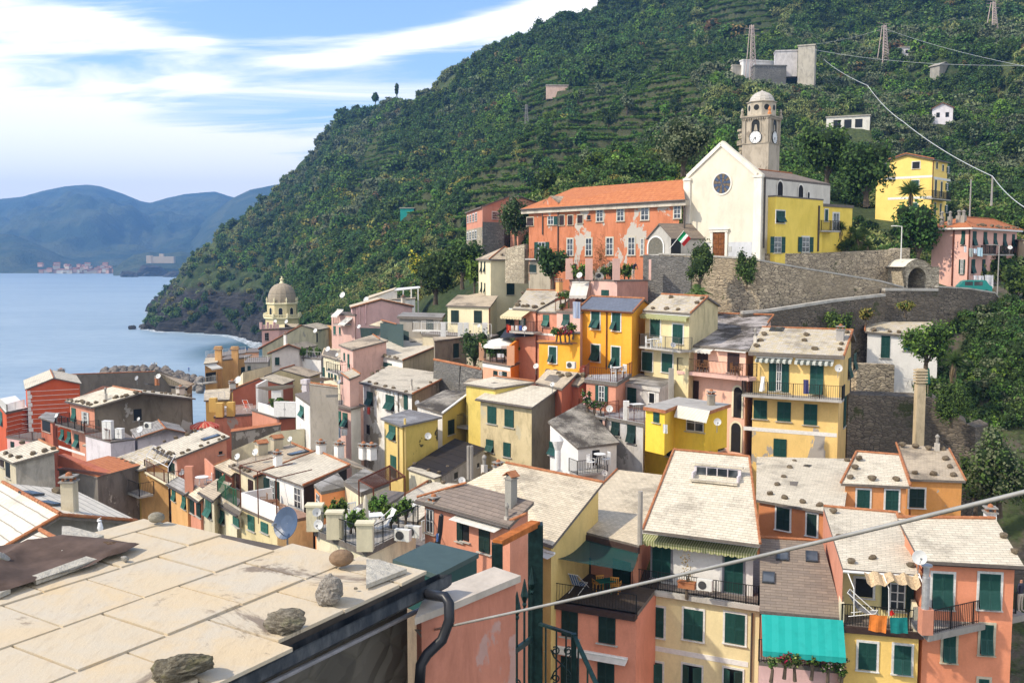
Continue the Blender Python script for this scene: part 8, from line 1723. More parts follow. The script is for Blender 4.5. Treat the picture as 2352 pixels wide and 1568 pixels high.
cloth(45.6,[(85,1200),(270,1210),(268,1350),(92,1345)],'bright blue cloth hanging under the teal awning',(.02,.12,.5));cloth(45.7,[(360,1225),(480,1232),(476,1270),(362,1265)],'olive yellow cloth hanging under the teal awning',(.3,.26,.04))
# pale yellow with towels
h=Bld('pale yellow house with orange and teal towels on its recessed balcony',(1400,572),45,(690,515),base=14,name='towel_balcony_house');h.short='the towel balcony house'
A_,B_,C_,D_=h.pt((690,515)),h.pt((1400,572)),h.pt((1182,6,1)),h.pt((510,-52,1));h.quad([A_,B_,C_,D_],[plst((.72,.62,.30),.2),PL('pink'),PL('pink'),PL('salmon',.25)],'pale',ofr=[1.3,.1,.2,.05],zb=26);h.tiles(B_,C_,.13,'verge_tiles');h.tiles(D_,C_,.11);h.gutter(A_,B_,m=WHT());h.stone_at([(655,230),(765,465),(955,425),(1310,500),(600,0)],0,.2)
f=(B_-A_).normalized();nb=V3((-f.y,f.x,0));mb=MB();q=[A_,A_+nb*6];mb.add([A_+nb*.1+V3((0,0,-.15)),V3((*(A_+nb*.1)[:2],26)),V3((*D_[:2],26)),D_-V3((0,0,.15))],[(0,3,2,1)]);h.part(mb,'side_wall',PL('salmon',.25))
zf=up((1110,1160),44).z;e=flatb(h,A_-nb*.2,B_-nb*.2,zf,nb*7,plst((.76,.52,.16),.2));h.wins('S',e,[(832,1192,995,1442)],'white');h.wins('P',e,[(1155,1218,1315,1478)],'white');h.wins('K',0,[(800,610,965,775)],'white');h.wins('A',0,[(1115,650,1262,900)],None,'dark')
a,b=[V3((*(p-nb*.15)[:2],zf)) for p in(A_,B_)];h.railing([a,b],1.,IRON(),.12);mb=MB();mb.obox(a+V3((0,0,.5)),a+nb*1.2+V3((0,0,.5)),.2,1.);h.part(mb,'parapet',PL('cream',.5));mb=MB();mb.obox(b+V3((-.15,0,.55)),b+nb*1.3+V3((-.15,0,.55)),.2,1.1);h.part(mb,'parapet',PL('cream',.5));mb=MB();mb.obox(a+V3((-.1,0,-.15)),b+V3((.2,0,-.15)),.5,.28);h.part(mb,'balcony_edge',plain('dark_fascia',(.05,.03,.025)))
cloth(43.3,[(935,938),(1098,952),(1080,1110),(925,1085)],'orange patterned towel hanging over the recessed balcony',(.75,.22,.04));cloth(43.3,[(1118,965),(1280,965),(1282,1112),(1130,1110)],'teal towel hanging over the recessed balcony',(.01,.20,.19));cloth(43.6,[(1115,915),(1140,895),(1165,940),(1120,950)],'small red garment on the drying rack',(.6,.03,.02))
for i,x in enumerate((790,1110,1440)):p0,p1=up((x-55,560),43.9),up((x,950),43.3);mb=MB();mb.tube([p0,up((x,700),43.3),p1],.025,6);mb.build('awning_pole',WHT(),h.root)
P=[up((880,545),44.6),up((1370,575),44.4),up((1405,680),43.2),up((910,650),43.4)];mb=MB()
for i in range(13):
 for j in range(5):s,t=i/12,j/4;q=P[0].lerp(P[1],s).lerp(P[3].lerp(P[2],s),t);mb.v.append(tuple(q-V3((0,0,.12*math.sin(s*9)*t+.1*math.sin(s*23)))))
mb.f=[(i*5+j,(i+1)*5+j,(i+1)*5+j+1,i*5+j+1) for i in range(12) for j in range(4)];mb.m=[0]*48;mb.build('tattered_awning',plain('reed_pale',(.60,.44,.26),.9,0,.5,14),None,loc=P[0],label='tattered pale reed shade sagging over the towel balcony',cat='shade')
lounger(up((880,960),44.3),R(60),'grey reclining chair on the towel balcony',plain('grey_mesh',(.2,.2,.2)),WHT())
h=Bld('salmon house at the frame edge with slanting railed balcony',(2345,490),44,(1400,440),base=15,name='salmon_corner_house');h.short='the salmon corner house'
A_,B_,C_,D_=h.pt((1400,442)),h.pt((2352,492)),h.pt((2090,60,1.)),h.pt((1190,50,1.));SA=plst(tuple(x*.9 for x in hx('#DE8F6C')),.15);h.quad([A_,B_,C_,D_],SA,'pale',o=.3);h.tiles(D_,C_,.13);h.gutter(A_,B_);h.chimney((2040,20),.3,.5,m=WHT());h.stone_at([(2165,230),(2265,375)],0,.22)
h.wins('P',0,[(1510,560,1695,880),(1940,565,2130,885)],'white');h.wins('P',0,[(1605,1095,1725,1370),(1950,1030,2065,1300),(1930,1530,2030,1700)],'cream');z_=up((1475,1130),43).z;a,b=uz((1475,1130),z_),uz((2380,935),z_);mb=MB();mb.slab([a,b,b+V3((-.5,1.2,0)),a+V3((0,2.2,0))],.3);h.part(mb,'balcony',plst((.3,.28,.25),.9));h.railing([a+V3((0,.1,0)),b+V3((-.5,.1,0))],1.05,IRON(),.12);mb=MB();mb.box(a.x-.3,a.x+.2,a.y,a.y+.5,a.z,a.z+1.15);h.part(mb,'balcony_pillar',PL('salmon'))
mb=MB();c=up((1440,960),43.2);mb.lathe([(.13,0),(.13,1.4),(.10,1.42),(.10,1.75),(.19,1.78),(.19,1.84),(.02,1.86)],12);inst(mb.mesh('steel_flue',plain('zinc',(.5,.5,.5),.4,.5)),'steel_flue',None,c,0,1.3,label='tall steel flue between the towel balcony and salmon wall',cat='chimney')
dish((1392,415),43,.62,'large white dish between the pale yellow and salmon roofs',face=(-.15,-1),tilt=.3);dish((1438,525),43.4,.42,'red brown dish under the large white dish','red',face=(.5,-.8),tilt=.2)
Zm(17)
h=Bld('terracotta house with wide tan roof and two small roof hatches',(870,800),57,(130,672),base=14,name='wide_tan_house');h.short='the wide tan roof'
h.quad([(120,672),(885,805),(955,315,1),(125,298,1)],plst((.52,.20,.08),.3),'pale',o=.2);h.stone_at([(918,338),(458,352),(418,407),(360,485),(310,550),(243,630),(370,663),(528,700),(672,728)],0,.26);h.skylight((230,398),.7,.6);h.skylight((555,385),.7,.5);h.wins('S',0,[(300,745,415,935),(568,800,650,985)],'white','dark')
h=simple('small orange house with peeling corner and two green shuttered windows',60,(862,530),(1470,557),(1378,285),(1000,255),1.2,plst((.62,.27,.10),.3,.25,(.5,.46,.4)),'pale',base=12,short='the small orange house');p=h.pt;h.wins('S',0,[(1003,583,1113,752),(1252,592,1365,765)],'white');h.tiles((862,530),(1000,255,1.2),.12,'verge_tiles');h.tiles((1470,557),(1378,285,1.2),.12,'verge_tiles');h.tiles((1000,255,1.2),(1378,285,1.2),.1);h.stone_at([(1020,322),(985,400),(943,485),(1133,500),(1345,503)],0,.26)
h=simple('orange grey house with blotched wall behind the small orange house',64,(1458,492),(1955,508),(1808,228),(1345,180),.8,plst((.60,.28,.08),.3,.3,(.42,.38,.32)),'tan',base=12,short='the blotched orange house');h.wins('S',0,[(1460,575,1592,740)],'white','dark');h.tiles((1458,492),(1345,180,.8),.12,'verge_tiles');h.tiles((1955,508),(1808,228,.8),.1,'verge_tiles');h.stone_at([(1395,202),(1515,212),(1628,230),(1755,237),(1785,325),(1820,392),(1510,448),(1668,458),(1852,468)],0,.26);h.chimney((1702,240),.7,.3,cap='pipe')
Zm(8);h=Bld('small white cottage with yellowish slates under the dark parapet',(1070,497),93,None,base=9,name='white_cottage');h.short='the white cottage';Q=[up((400,432),95),up((1072,497),92.5),up((985,352),97),up((400,348),99)];h.quad(Q,PL('white',.15),'mottle',o=.25);h.tiles(Q[0],Q[3],.12,'verge_tiles');h.tiles(Q[1],Q[1].lerp(Q[2],.5),.12,'verge_tiles');h.wins('S',0,[(540,472,620,665),(735,503,812,598),(912,510,995,575)],None);h.stones((440,425),(1040,480),6,0,.25)
wrun([(330,715,90),(660,728,90.5)],24,'low garden wall before the white cottage',stone('wall'),th=1.);wrun([(255,990,80),(650,1000,81),(990,1015,81.5),(1290,1240,80.5),(1370,1280,80)],15,'mouldy retaining wall under the cliff garden',stone('dark'),th=3)
mb=MB();c=up((865,1425),76);zt=up((880,895),76).z;mb.box(-.33,.33,-.3,.3,-3,zt-c.z)
for k in range(5):mb.box(-.42,.42,-.38,.38,zt-c.z+.12+k*.22,zt-c.z+.24+k*.22);
mb.box(-.25,.25,-.22,.22,zt-c.z,zt-c.z+1.2);inst(mb.mesh('tall_chimney',plst((.46,.37,.24),.7)),'tall_chimney',None,c,0,label='very tall thin masonry chimney before the garden retaining wall',cat='chimney')
# ================================================================ left of centre, below the long pink house
Zm(9)
h=Bld('cream house with long tan roof, small chimneys and brown shutters',(650,587),73,(430,480),base=9,name='brown_shuttered_house');h.short='the streaked tan roof'
h.quad([(428,482),(652,588),(1180,375,.6),(985,292,.6)],PL('cream',.4),'tan',o=.2);h.tiles((985,292,.65),(1180,375,.65),.12);h.tiles((652,588),(730,560,.1),.12,'verge_tiles');h.wins('S',0,[(503,560,540,685),(608,615,648,725)],None,'brown');h.stones((460,480),(640,560),4,0,.2)
for x,y in((720,385),(855,340)):h.chimney((x,y),1.,.8,m=PL('beige',.4),cap='tile')
h.skylight((1040,380),.7,1.6);dish((508,408),76,.5,'white dish left of the streaked tan roof');dish((665,368),77,.55,'white dish beside the tile capped chimney');dish((968,255),80,.45,'white dish on a mast above the streaked tan roof')
h=simple('salmon house end with narrow slate roof behind the cream house',76,(300,490),(455,575),(560,480),(440,430),.5,PL('salmon',.3),'warm',base=9,short='the narrow slate roof');h.wins('S',0,[(318,520,345,640),(350,530,375,630)],sc='dark');h.tiles((300,490),(440,430,.5),.08,'verge_tiles')
h=Bld('white house with broad pale roof and white terrace under red pipe frame',(1080,660),66,(730,535),base=10,name='white_terrace_house');h.short='the broad pale roof'
Q=[h.pt(p) for p in((728,537),(1082,662),(1495,484,.5),(1205,358,.5))];h.quad(Q,[PL('white',.12),plain('wall_painted_shade',(.03,.026,.022),.95)],'pale',o=.2);R2=h.pt((1735,492));R2.z=Q[2].z-1.;R3=h.pt((1480,372));R3.z=R2.z;mb=MB();mb.slab([Q[3],Q[2],R2,R3],.15);h.part(mb,'back_roof',slate('tan'));h.tiles(Q[3],Q[2],.12);h.tiles(Q[1],Q[2],.1,'verge_tiles');h.tiles(Q[0],Q[3],.08,'verge_tiles');h.chimney((862,490),1.,.5,m=PL('white',.3),cap='slab')  # shade of the side wall painted in as near black
h.wins('S',0,[(745,592,795,755),(840,622,878,800)],None,'dark');h.wins('G',0,[(800,610,838,780),(1010,680,1068,860)],None)
for x in(1240,1400,1615,1685):h.chimney((x,370+(x-1240)*.07),.8,.55,0,PL('white',.3),'slab')
z_=up((850,985),63).z;a0,a1=uz((540,850),z_),uz((855,985),z_);f=(a1-a0).normalized();nb=V3((-f.y,f.x,0));e=flatb(h,a0,a1,z_,nb*2.6,PL('straw',.5),floor=TF(2));mb=MB();mb.obox(a0+V3((0,0,.5))+nb*.1,a1+V3((0,0,.5))+nb*.1,.15,1.);mb.obox(a0+V3((0,0,.5))+nb*.1,a0+V3((0,0,.5))+nb*2.3,.15,1.);h.part(mb,'parapet',PL('white',.15));h.wins('S',e,[(605,925,660,1050),(718,985,780,1070)],sc='teal')
mb=MB()
for p,q in((a0,nb*0),(a0.lerp(a1,.5),nb*0),(a1,nb*0)):mb.tube([p+V3((0,0,-.6)),p+V3((0,0,2.9))],.04,5);mb.tube([p+V3((0,0,2.9)),p+nb*2.6+V3((0,0,3.1))],.035,5)
mb.tube([a0+V3((0,0,2.9)),a1+V3((0,0,2.9))],.04,5);mb.build('awning_scaffold',RUST(),None,loc=a0,label='rust red pipe frame over the white terrace',cat='frame');table(a0.lerp(a1,.45)+nb*1.,.55,'brown wooden table on the white terrace',plain('teak_brown',(.18,.08,.03),.6),True);chair(a0.lerp(a1,.75)+nb*1.,1.4,'brown wicker chair right of the wooden table',plain('wicker',(.3,.16,.07)));chair(a0.lerp(a1,.2)+nb*1.2,-1.2,'brown wicker chair left of the wooden table',plain('wicker',(.3,.16,.07)))
h=Bld('orange rendered hut with dark flat top beside the shaded gable wall',(1240,715),62,(1175,690),base=6,name='orange_hut');q=[up((1178,692),63.5),up((1242,716),61.5),up((1480,712),63),up((1390,665),67)];
for v_ in q:v_.z=q[1].z
h.quad(q,plst((.66,.26,.10),.2),MOSS(),o=.05,th=.2);h.wins('d',0,[(1203,735,1232,850)])
for(lab,d,P_,W_,rf,short) in(('beige house with lichen streaks and tilted grey shutters below the green fence',68,((170,712),(300,790),(460,640),(330,600)),'beige','tan','the lichen streaked house'),('beige house with yellow slate strip above open shutters',66,((300,785),(515,915),(545,870),(345,745)),'beige','mottle','the yellow slate strip'),('pink narrow house with slate ledge and two dark shutters',70,((45,715),(170,800),(265,720),(130,650)),'salmon','warm','the pink narrow house'),('orange house front with white band under small terrace',72,((-110,640),(55,735),(150,660),(-10,580)),'ochre','grey','the orange ledge house')):
 h=simple(lab,d,*P_,.5,PL(W_,.7,.1) if W_=='beige' else PL(W_,.3),rf,base=8,short=short);h.gutter(P_[0],P_[1])
 if short=='the lichen streaked house':h.wins('O',0,[(235,800,285,935)],sc='teal')
 elif short=='the yellow slate strip':h.wins('O',0,[(345,880,395,985)],sc='teal');h.wins('S',0,[(475,945,525,1010)],sc='teal')
 elif short=='the pink narrow house':h.wins('S',0,[(98,775,132,900),(155,810,188,930)],sc='dark')
 else:h.wins('P',0,[(30,760,60,860)],sc='teal');h.wins('P',0,[(-60,700,-30,790)],sc='teal')
h=Bld('small terrace with round white table between pink and cream houses',(300,660),73.5,(85,600),base=7,name='table_terrace');h.quad([(60,640),(180,705),(310,640),(230,560)],PL('pink',.4),TF(2),o=.02,name='terrace');table(up((200,668),73.8),.5,'round white table on the small pink terrace',PW);chair(up((262,662),74.2),-1.2,'white curly chair beside the round table',PW);mb=MB();p=h.pt((92,690));mb.box(p.x-.3,p.x+.3,p.y-.2,p.y+.2,p.z-.3,p.z+1.7);h.part(mb,'terrace_pillar',PL('salmon',.3));a,b=h.pt((310,640)),h.pt((230,560));mb=MB();mb.obox(a+V3((0,0,.6)),b+V3((0,0,.6)),.12,1.3);h.part(mb,'terrace_wall',PL('salmon',.3))
h=Bld('small roof terrace fenced in green beside the cream house',(535,790),69,(340,720),base=6,name='green_fence_terrace');Q=[h.pt(p) for p in((338,765),(500,850),(545,790),(400,700))];h.quad(Q,PL('cream',.4),TF(),o=.02,name='terrace');h.railing([Q[3],Q[0],Q[1]],1.2,plain('green_fence',(.04,.14,.07)),.12)
# plant terrace
z_=up((1620,1215),46).z;h=Bld('pale terrace full of pot plants with iron fence and cream pillars',(1640,1225),46,None,base=8,name='plant_terrace');Q=[atz(*uv(p),z_) for p in((1180,1050),(1640,1230),(2090,1010),(1560,850))];h.quad(Q,PL('cream',.5),plst((.50,.47,.43),.4),o=.1,th=.3,name='terrace');h.railing([Q[0],Q[1],Q[2]],1.05,IRON(),.12);
for i,t in enumerate((.42,.98,.02)):
 p=Q[0].lerp(Q[1],t);mb=MB();mb.box(p.x-.38,p.x+.38,p.y-.28,p.y+.28,p.z,p.z+1.25);mb.box(p.x-.44,p.x+.44,p.y-.34,p.y+.34,p.z+1.26,p.z+1.36);h.part(mb,'fence_pillar',PL('cream',.4))
tp=[treep(430+i,.55,.9,.35,k,240,.12,key2='bright',lobes=5) for i,k in enumerate(('mid','bright','mid'))]
for i,(x,y) in enumerate(((1250,990),(1320,1010),(1400,1000),(1440,960),(1500,1080),(1560,1110),(1620,1110),(1690,940),(1760,960),(1815,975),(1905,990),(1980,1000),(1860,1040))):tree('potted_plant','bright green leafy pot plant on the iron fenced terrace',uz((x,y),z_),tp[i%3],.8+.1*(i%3),group='pot plants of the iron fenced terrace',cat='plant')
psol((1628,745),48.5,.3,2.7,'tall closed beige parasol on the plant terrace',plain('parasol_beige',(.55,.50,.40),.9,0,.1),True);table(uz((1690,1040),z_),.55,'white square table on the plant terrace',PW,True);lounger(uz((1770,1070),z_),R(-60),'white sun lounger right on the plant terrace',PW,WHT());chair(uz((1525,970),z_),.5,'white wicker armchair on the plant terrace',PW)
dish((1203,895),46.5,.4,'upper of two white dishes at the plant terrace corner',face=(.3,-.9),tilt=.2);dish((1218,1003),45.5,.44,'lower of two white dishes at the plant terrace corner',face=(-.2,-1),tilt=.2)
h=Bld('cream terrace with white slatted pergola on rust red posts',(1700,760),58,None,base=7,name='pergola_terrace');z_=up((1690,850),56).z;Q=[atz(*uv(p),z_) for p in((1520,860),(1740,880),(1990,720),(1800,700))];h.quad(Q,PL('cream',.4),TF(),o=.05,name='terrace');pts=[up((1572,632),57),up((1700,685),55),up((1975,625),58),up((1845,568),61)]
for q in pts:q.z=pts[1].z
pergola(pts,2.3,'white slatted pergola on rust red posts below the yellow house',RUST(),14,r=.045)
h=Bld('curved cream parapet with brown flat roof beside the pergola',(1580,715),61,None,base=6,name='curved_parapet');Q=[up(p,d_) for p,d_ in(((1440,640),63),((1590,720),60),((1840,650),63),((1620,560),67))]
for q in Q:q.z=Q[1].z
h.quad(Q,PL('cream',.5),MOSS(),o=.02,th=.3)
dish((935,990),26,.84,'big dark blue dish standing behind the near roof','blue',face=(-.55,-.8),tilt=.35)
# ================================================================ foreground roof and its surroundings
def f_slab(m,n,L,bs,out):
 tc=n('ShaderNodeTexCoord');u=tc.outputs['UV'];geo=n('ShaderNodeNewGeometry');v=tc.outputs['Object']
 st=noise(n,L,vmap(n,L,v,(1,1,1)),2.2,6,.65,.5);gr=noise(n,L,vmap(n,L,v,(9,2.2,9),rot=(0,0,R(-30))),2.5,8,.7);ds=noise(n,L,v,1.1,7,.75,.8);fi=noise(n,L,v,60,4,.7)
 c=mixc(n,L,mrg(n,L,st.outputs['Fac'],.35,.65).outputs[0],(.55,.43,.27),(.50,.44,.345));c=mixc(n,L,mrg(n,L,geo.outputs['Random Per Island'],0,1,0,.6,False).outputs[0],c,(.50,.44,.34))
 c=mixc(n,L,mrg(n,L,gr.outputs['Fac'],.5,.68,0,.28).outputs[0],c,(.36,.28,.19));c=mixc(n,L,mrg(n,L,ds.outputs['Fac'],.55,.63,0,.85).outputs[0],c,(.17,.13,.10));c=mixc(n,L,mrg(n,L,fi.outputs['Fac'],.5,.8,0,.25).outputs[0],c,(.3,.25,.18))
 L(c,bs.inputs['Base Color']);bs.inputs['Roughness'].default_value=.85;bump(n,L,bs,mth(n,L,'ADD',gr.outputs['Fac'],mth(n,L,'MULTIPLY',fi.outputs['Fac'],.4)),.35,.012)
SLB=mat('near_slate_slabs',f_slab)
Zm(0);P2=atz(970,1308,42.8);e_=V3((.51,.86,0)).normalized();n_=V3((-e_.y,e_.x,0));sl=.05
def rp(a,b,dz=0.):p=P2+e_*a+n_*b;return V3((p.x,p.y,42.8+sl*b+dz))
def onpl(u,v):
 r=ray(u,v);o=V3((0,0,CZ));nr=(rp(1,0)-rp(0,0)).cross(rp(0,1)-rp(0,0));return o+r*((rp(0,0,.03)-o).dot(nr)/r.dot(nr))
near=empty('foreground_house',(P2.x,P2.y,36),0,label='near flat roof of big beige slate slabs over a dark stone wall',cat='house')
g=random.Random(4);mb=MB();S_=.575
for j in range(5):
 for i in range(-9,2):
  a0=-i*0+i*S_+(j%2)*.27-.35;a1=a0+S_-.014-g.uniform(0,.01);b0=j*S_*.98-.08;b1=min(b0+S_*1.03,2.4);lim=-.02-.17*((b0+b1)/2)
  if a0>lim-.05 or(j==4 and i>-1):continue
  a1=min(a1,lim);
  if a1-a0<.12:continue
  if j==0 and i in(-3,):b0-=.12
  dz0=.018+g.uniform(0,.008);dz1=.008+g.uniform(0,.005);t=g.uniform(-.004,.004);q=[rp(a0,b0+t,dz0),rp(a1,b0-t,dz0+g.uniform(-.003,.003)),rp(a1,b1,dz1),rp(a0,b1,dz1)];mb.slab(q,.022)
mb.build('roof',SLB,near)
mb=MB();mb.slab([rp(-8,-.02,-.03),rp(.0,-.02,-.03),rp(-.38,2.38),rp(-8,2.38)],.06);mb.build('roof_deck',plain('mortar_grey',(.12,.10,.085),.95),near)
mb=MB();w=[rp(-8,.12,-.09),rp(-.02,.12,-.09),rp(-.42,2.3,-.1),rp(-8,2.3,-.1)];mb.walls(w,36);mb.build('wall',mat('stone_near',f_stone,(.17,.155,.13),(.12,.11,.095),(.12,.11,.09),3.2,1.2,0),near)
mb=MB();A_,B_=rp(-8,-.08,-.12),rp(.16,-.08,-.10);prof=[(-.06,.05),(-.06,-.02),(-.03,-.05),(.05,-.05),(.05,.03)]
vs=[]
for p in(A_,B_):vs+=[p+n_*x+V3((0,0,z)) for x,z in prof]
vs2=[p+V3((0,0,.006))+n_*.004 for p in vs];mb.add(vs,[(i,i+1,i+6,i+5) for i in range(4)]+[(5,6,7,8,9)]);mb.add(vs2,[(i+5,i+6,i+1,i) for i in range(4)])
def f_gut(m,n,L,bs,out):tc=n('ShaderNodeTexCoord');a=noise(n,L,vmap(n,L,tc.outputs['Object'],(2,2,.8)),3,6,.7);c=mixc(n,L,mrg(n,L,a.outputs['Fac'],.35,.75).outputs[0],(.025,.035,.05),(.13,.14,.15));L(c,bs.inputs['Base Color']);bs.inputs['Roughness'].default_value=.45;bs.inputs['Metallic'].default_value=.3
mb.build('gutter',mat('old_gutter',f_gut),near)
mb=MB();a,b=atz(612,1568,0),0
def wallpt(u,v,off=.0):
 r=ray(u,v);o=V3((0,0,CZ));q0=rp(0,.12-off,0);return o+r*((q0-o).dot(n_)/r.dot(n_))
p0,p1=wallpt(560,1598,.07),wallpt(989,1387,.07);mb.tube([p0,p1],.017,8);mb.tube([p1,p1+V3((0,0,-.16))],.012,6);mb.build('conduit',plain('grey_conduit',(.34,.33,.35),.5),near)
BLK=plain('black_pvc',(.02,.022,.028),.35,0,.3);mb=MB();U=[at(588+x*.3,1156.6+y*.3,d) for x,y,d in((1310,690,6.6),(1450,712,6.5),(1478,760,6.46),(1480,890,6.42),(1425,1040,6.4),(1310,1150,6.36),(1262,1230,6.33),(1250,1420,6.3))];mb.tube(U,.036,12);mb.build('downpipe',BLK,near,smooth=True)
# pink parapet wall with coping
def lz(x,y,z):return atz(588+x*.3,1156.6+y*.3,z)
zc=42.6;K=[lz(1215,872,zc),lz(1510,760,zc),lz(2028,548,zc),lz(1822,480,zc),lz(1300,680,zc)];pw=empty('pink_parapet_wall',(K[1].x,K[1].y,37),0,label='near weathered pink wall with pale flat coping beside iron gate',cat='wall');mb=MB();mb.slab(K,.05);mb.build('coping',plst((.50,.44,.37),.5),pw)
W_=inset([K[0],K[2],K[3],K[4]],.03);mb=MB();mb.walls([V3((p.x,p.y,zc-.04)) for p in W_],37);mb.build('masonry',plst((.50,.20,.13),.55,.12,(.52,.32,.27)),pw)
q=at(588+1910*.3,1156.6+1322*.3,7.35);mb=MB();mb.obox(q+V3((-.02,-.08,-.05)),q+V3((.02,-.05,-.05)),.02,.1);mb.build('meter_box',PW,pw)
zg=41.3;G=[lz(x,y,zg) for x,y in((1045,425),(1385,542),(1706,378),(1330,288))];gb=empty('green_metal_box',(G[1].x,G[1].y,zg-1.2),0,label='dark green sheet metal box with sloping lid behind the pink coping',cat='box');mb=MB();mb.slab(G,.06);GM=plain('green_sheet',(.055,.085,.08),.5,0,.12);mb.build('lid',GM,gb);mb=MB();mb.walls([V3((p.x,p.y,zg-.06)) for p in inset(G,.02)],zg-.55);mb.build('body',plain('green_sheet_dark',(.015,.06,.055),.5,0,.1),gb)
# iron gate
GI=plain('gate_green_iron',(.012,.035,.035),.4,.2,.4,20);gt=empty('iron_gate',at(1232,1400,8.5),0,label='dark green iron gate frame with spear tips and rust orange top bar',cat='gate');d0,d1=8.,8.6;L0=lambda y:lz(1848,y,42.7) if y==290 else None
ta=at(588+1847*.3,1156.6+300*.3,d0);tb=at(588+2140*.3,1156.6+150*.3,d1);tb.z=ta.z;zz0=40.2;mb=MB();mb.box(ta.x-.045,ta.x+.045,ta.y-.04,ta.y+.04,zz0,ta.z);mb.build('gate_post',GI,gt);mb=MB();mb.box(tb.x-.065,tb.x+.065,tb.y-.06,tb.y+.06,zz0,tb.z);mb.build('gate_post',GI,gt);mb=MB();mb.obox(ta+V3((0,0,.0)),tb,.09,.05);mb.build('top_bar',plain('rust_orange',(.42,.13,.03),.8,0,.35,14),gt)
dr=(tb-ta);mb=MB();zr=ta.z-1.02
for zz_ in(zr,zr-2.2+.9,zr-1.55):mb.obox(V3((*ta[:2],zz_)),V3((*tb[:2],zz_)),.03,.045)
for k in range(5):
 p=ta+dr*((k+.5)/5);h0=zr+.18+.07*k;mb.tube([(p.x,p.y,zz0),(p.x,p.y,h0-.05)],.011,5);mb.lathe([(.012,h0-.06),(.02,h0-.04),(.014,h0-.02),(.034,h0+.04),(.004,h0+.19)],6,(p.x,p.y,0))
 if k in(0,1):
  for zq in(zr-.25,zr-.75,zr-1.15):mb.tube([(p.x+.05+.045*(1-s/26)*math.cos(s*.55),p.y,zq+.045*(1-s/26)*math.sin(s*.55)) for s in range(20)],.007,4)
mb.build('gate_grille',GI,gt)
sr=empty('stair_railing',at(1300,1500,7.6),0,label='black iron stair railing with curled scrolls below the gate',cat='railing');Q=[at(1240,1432,7.8),at(1318,1457,7.4)];Q2=at(1372,1575,6.9);mb=MB();mb.obox(Q[0],Q[1],.03,.02);mb.obox(Q[1],Q2,.03,.02);mb.build('handrail',GI,sr);mb=MB();mb.box(Q[1].x-.02,Q[1].x+.02,Q[1].y-.02,Q[1].y+.02,Q[1].z-1.2,Q[1].z+.01)
for t in(.18,.5,.78):p=Q[0].lerp(Q[1],t);mb.tube([p,p-V3((0,0,1.2))],.008,5)
for t in(.2,.6):p=Q[1].lerp(Q2,t);mb.tube([p,p-V3((0,0,1))],.008,5)
c=Q[0].lerp(Q[1],.66)-V3((0,0,.27))
for sx_ in(-1,1):
 for sz_ in(-1,1):mb.tube([(c.x+sx_*(.05+.035*(1-s/24)*math.cos(s*.5+1)),c.y,c.z+sz_*(.11+.035*(1-s/24)*math.sin(s*.5+1))) for s in range(18)],.006,4);mb.tube([(c.x,c.y,c.z),(c.x+sx_*.06,c.y,c.z+sz_*.06),(c.x+sx_*.085,c.y,c.z+sz_*.12)],.006,4)
mb.build('balusters',GI,sr)
# cable across the view, and the tie that holds it
mb=MB();ca,cb=at(975,1450,6.75),at(2352,1108,3.25);cb2=ca+(cb-ca)*1.6;pts=[ca.lerp(cb2,t)-V3((0,0,.035*math.sin(math.pi*t))) for t in np.linspace(0,1,14)];mb.tube(pts,.0085,8);mb.build('overhead_cable',plain('white_cable',(.34,.33,.30),.35,.2,.2),None,loc=ca,smooth=True,label='thick pale cable running slantwise from the dark wall over the roofs',cat='cable')
mb=MB();
for s in range(3):mb.tube([ca,ca+V3((-.05-.01*s,.02,.01)),ca+V3((.03+.02*s,-.03,-.10-.015*s)),ca+V3((.09,-.02,-.17))],.004,4)
mb.build('cable_tie',plain('steel_wire',(.3,.28,.25),.5,.5),near)
# loose things on the near roof
def roofslab(pts,th,label,base=.035,m=None):
 P=[onpl(x*.2877,1117.2+y*.2877) if ZC[0]==13 else onpl(588+x*.3,1156.6+y*.3) for x,y in pts];P=[p+V3((0,0,base+th))*.0+V3((0,0,th)) for p in P];mb=MB();mb.slab(P,th);return mb.build('loose_slab',m or mat('loose_slab_stone',f_rock,(.46,.43,.36),(.56,.52,.44),(.50,.47,.40)),None,loc=P[0],label=label,cat='slab')
def egg(u,v,rx,rz,label,col,rot=0,ry=None):
 c=onpl(u,v);mb=MB();n=14;mb.lathe([(rx*math.sin(math.pi*k/n)+.001,-rz*math.cos(math.pi*k/n)) for k in range(n+1)],22);o=mb.build('round_pebble',mat('pebble_'+label.split()[0],f_rock,col,tuple(x*1.2 for x in col),tuple(x*1.1 for x in col)),None,smooth=True,label=label,cat='stone');place(o,(c.x,c.y,c.z+rz),rot,(1,ry or .8,1))
def boulder(u,v,s,sc3,label,seed,col=((.20,.17,.13),(.42,.38,.31)),rot=0,lich=(.30,.29,.18)):
 c=onpl(u,v);me=rock_mesh(seed,.25,4,'boulder',mat('boulder_%d'%seed,f_rock,col[0],col[1],lich));V=np.array([v_.co[:] for v_ in me.vertices]);nz_=fbm(V[:,0]*1.3+V[:,2]+9*seed,V[:,1]*1.3+V[:,2]*.8,4,seed);V*=(.66+.5*nz_+.22*np.abs(fbm(V[:,0]*3,V[:,1]*3+V[:,2]*4,3,seed+4)-.5))[:,None];me.vertices.foreach_set('co',V.ravel());me.update();o=inst(me,'boulder',None,(c.x,c.y,c.z+s*sc3[2]*.62),rot,tuple(s*k for k in sc3),label=label,cat='rock')
ZC[0]=13
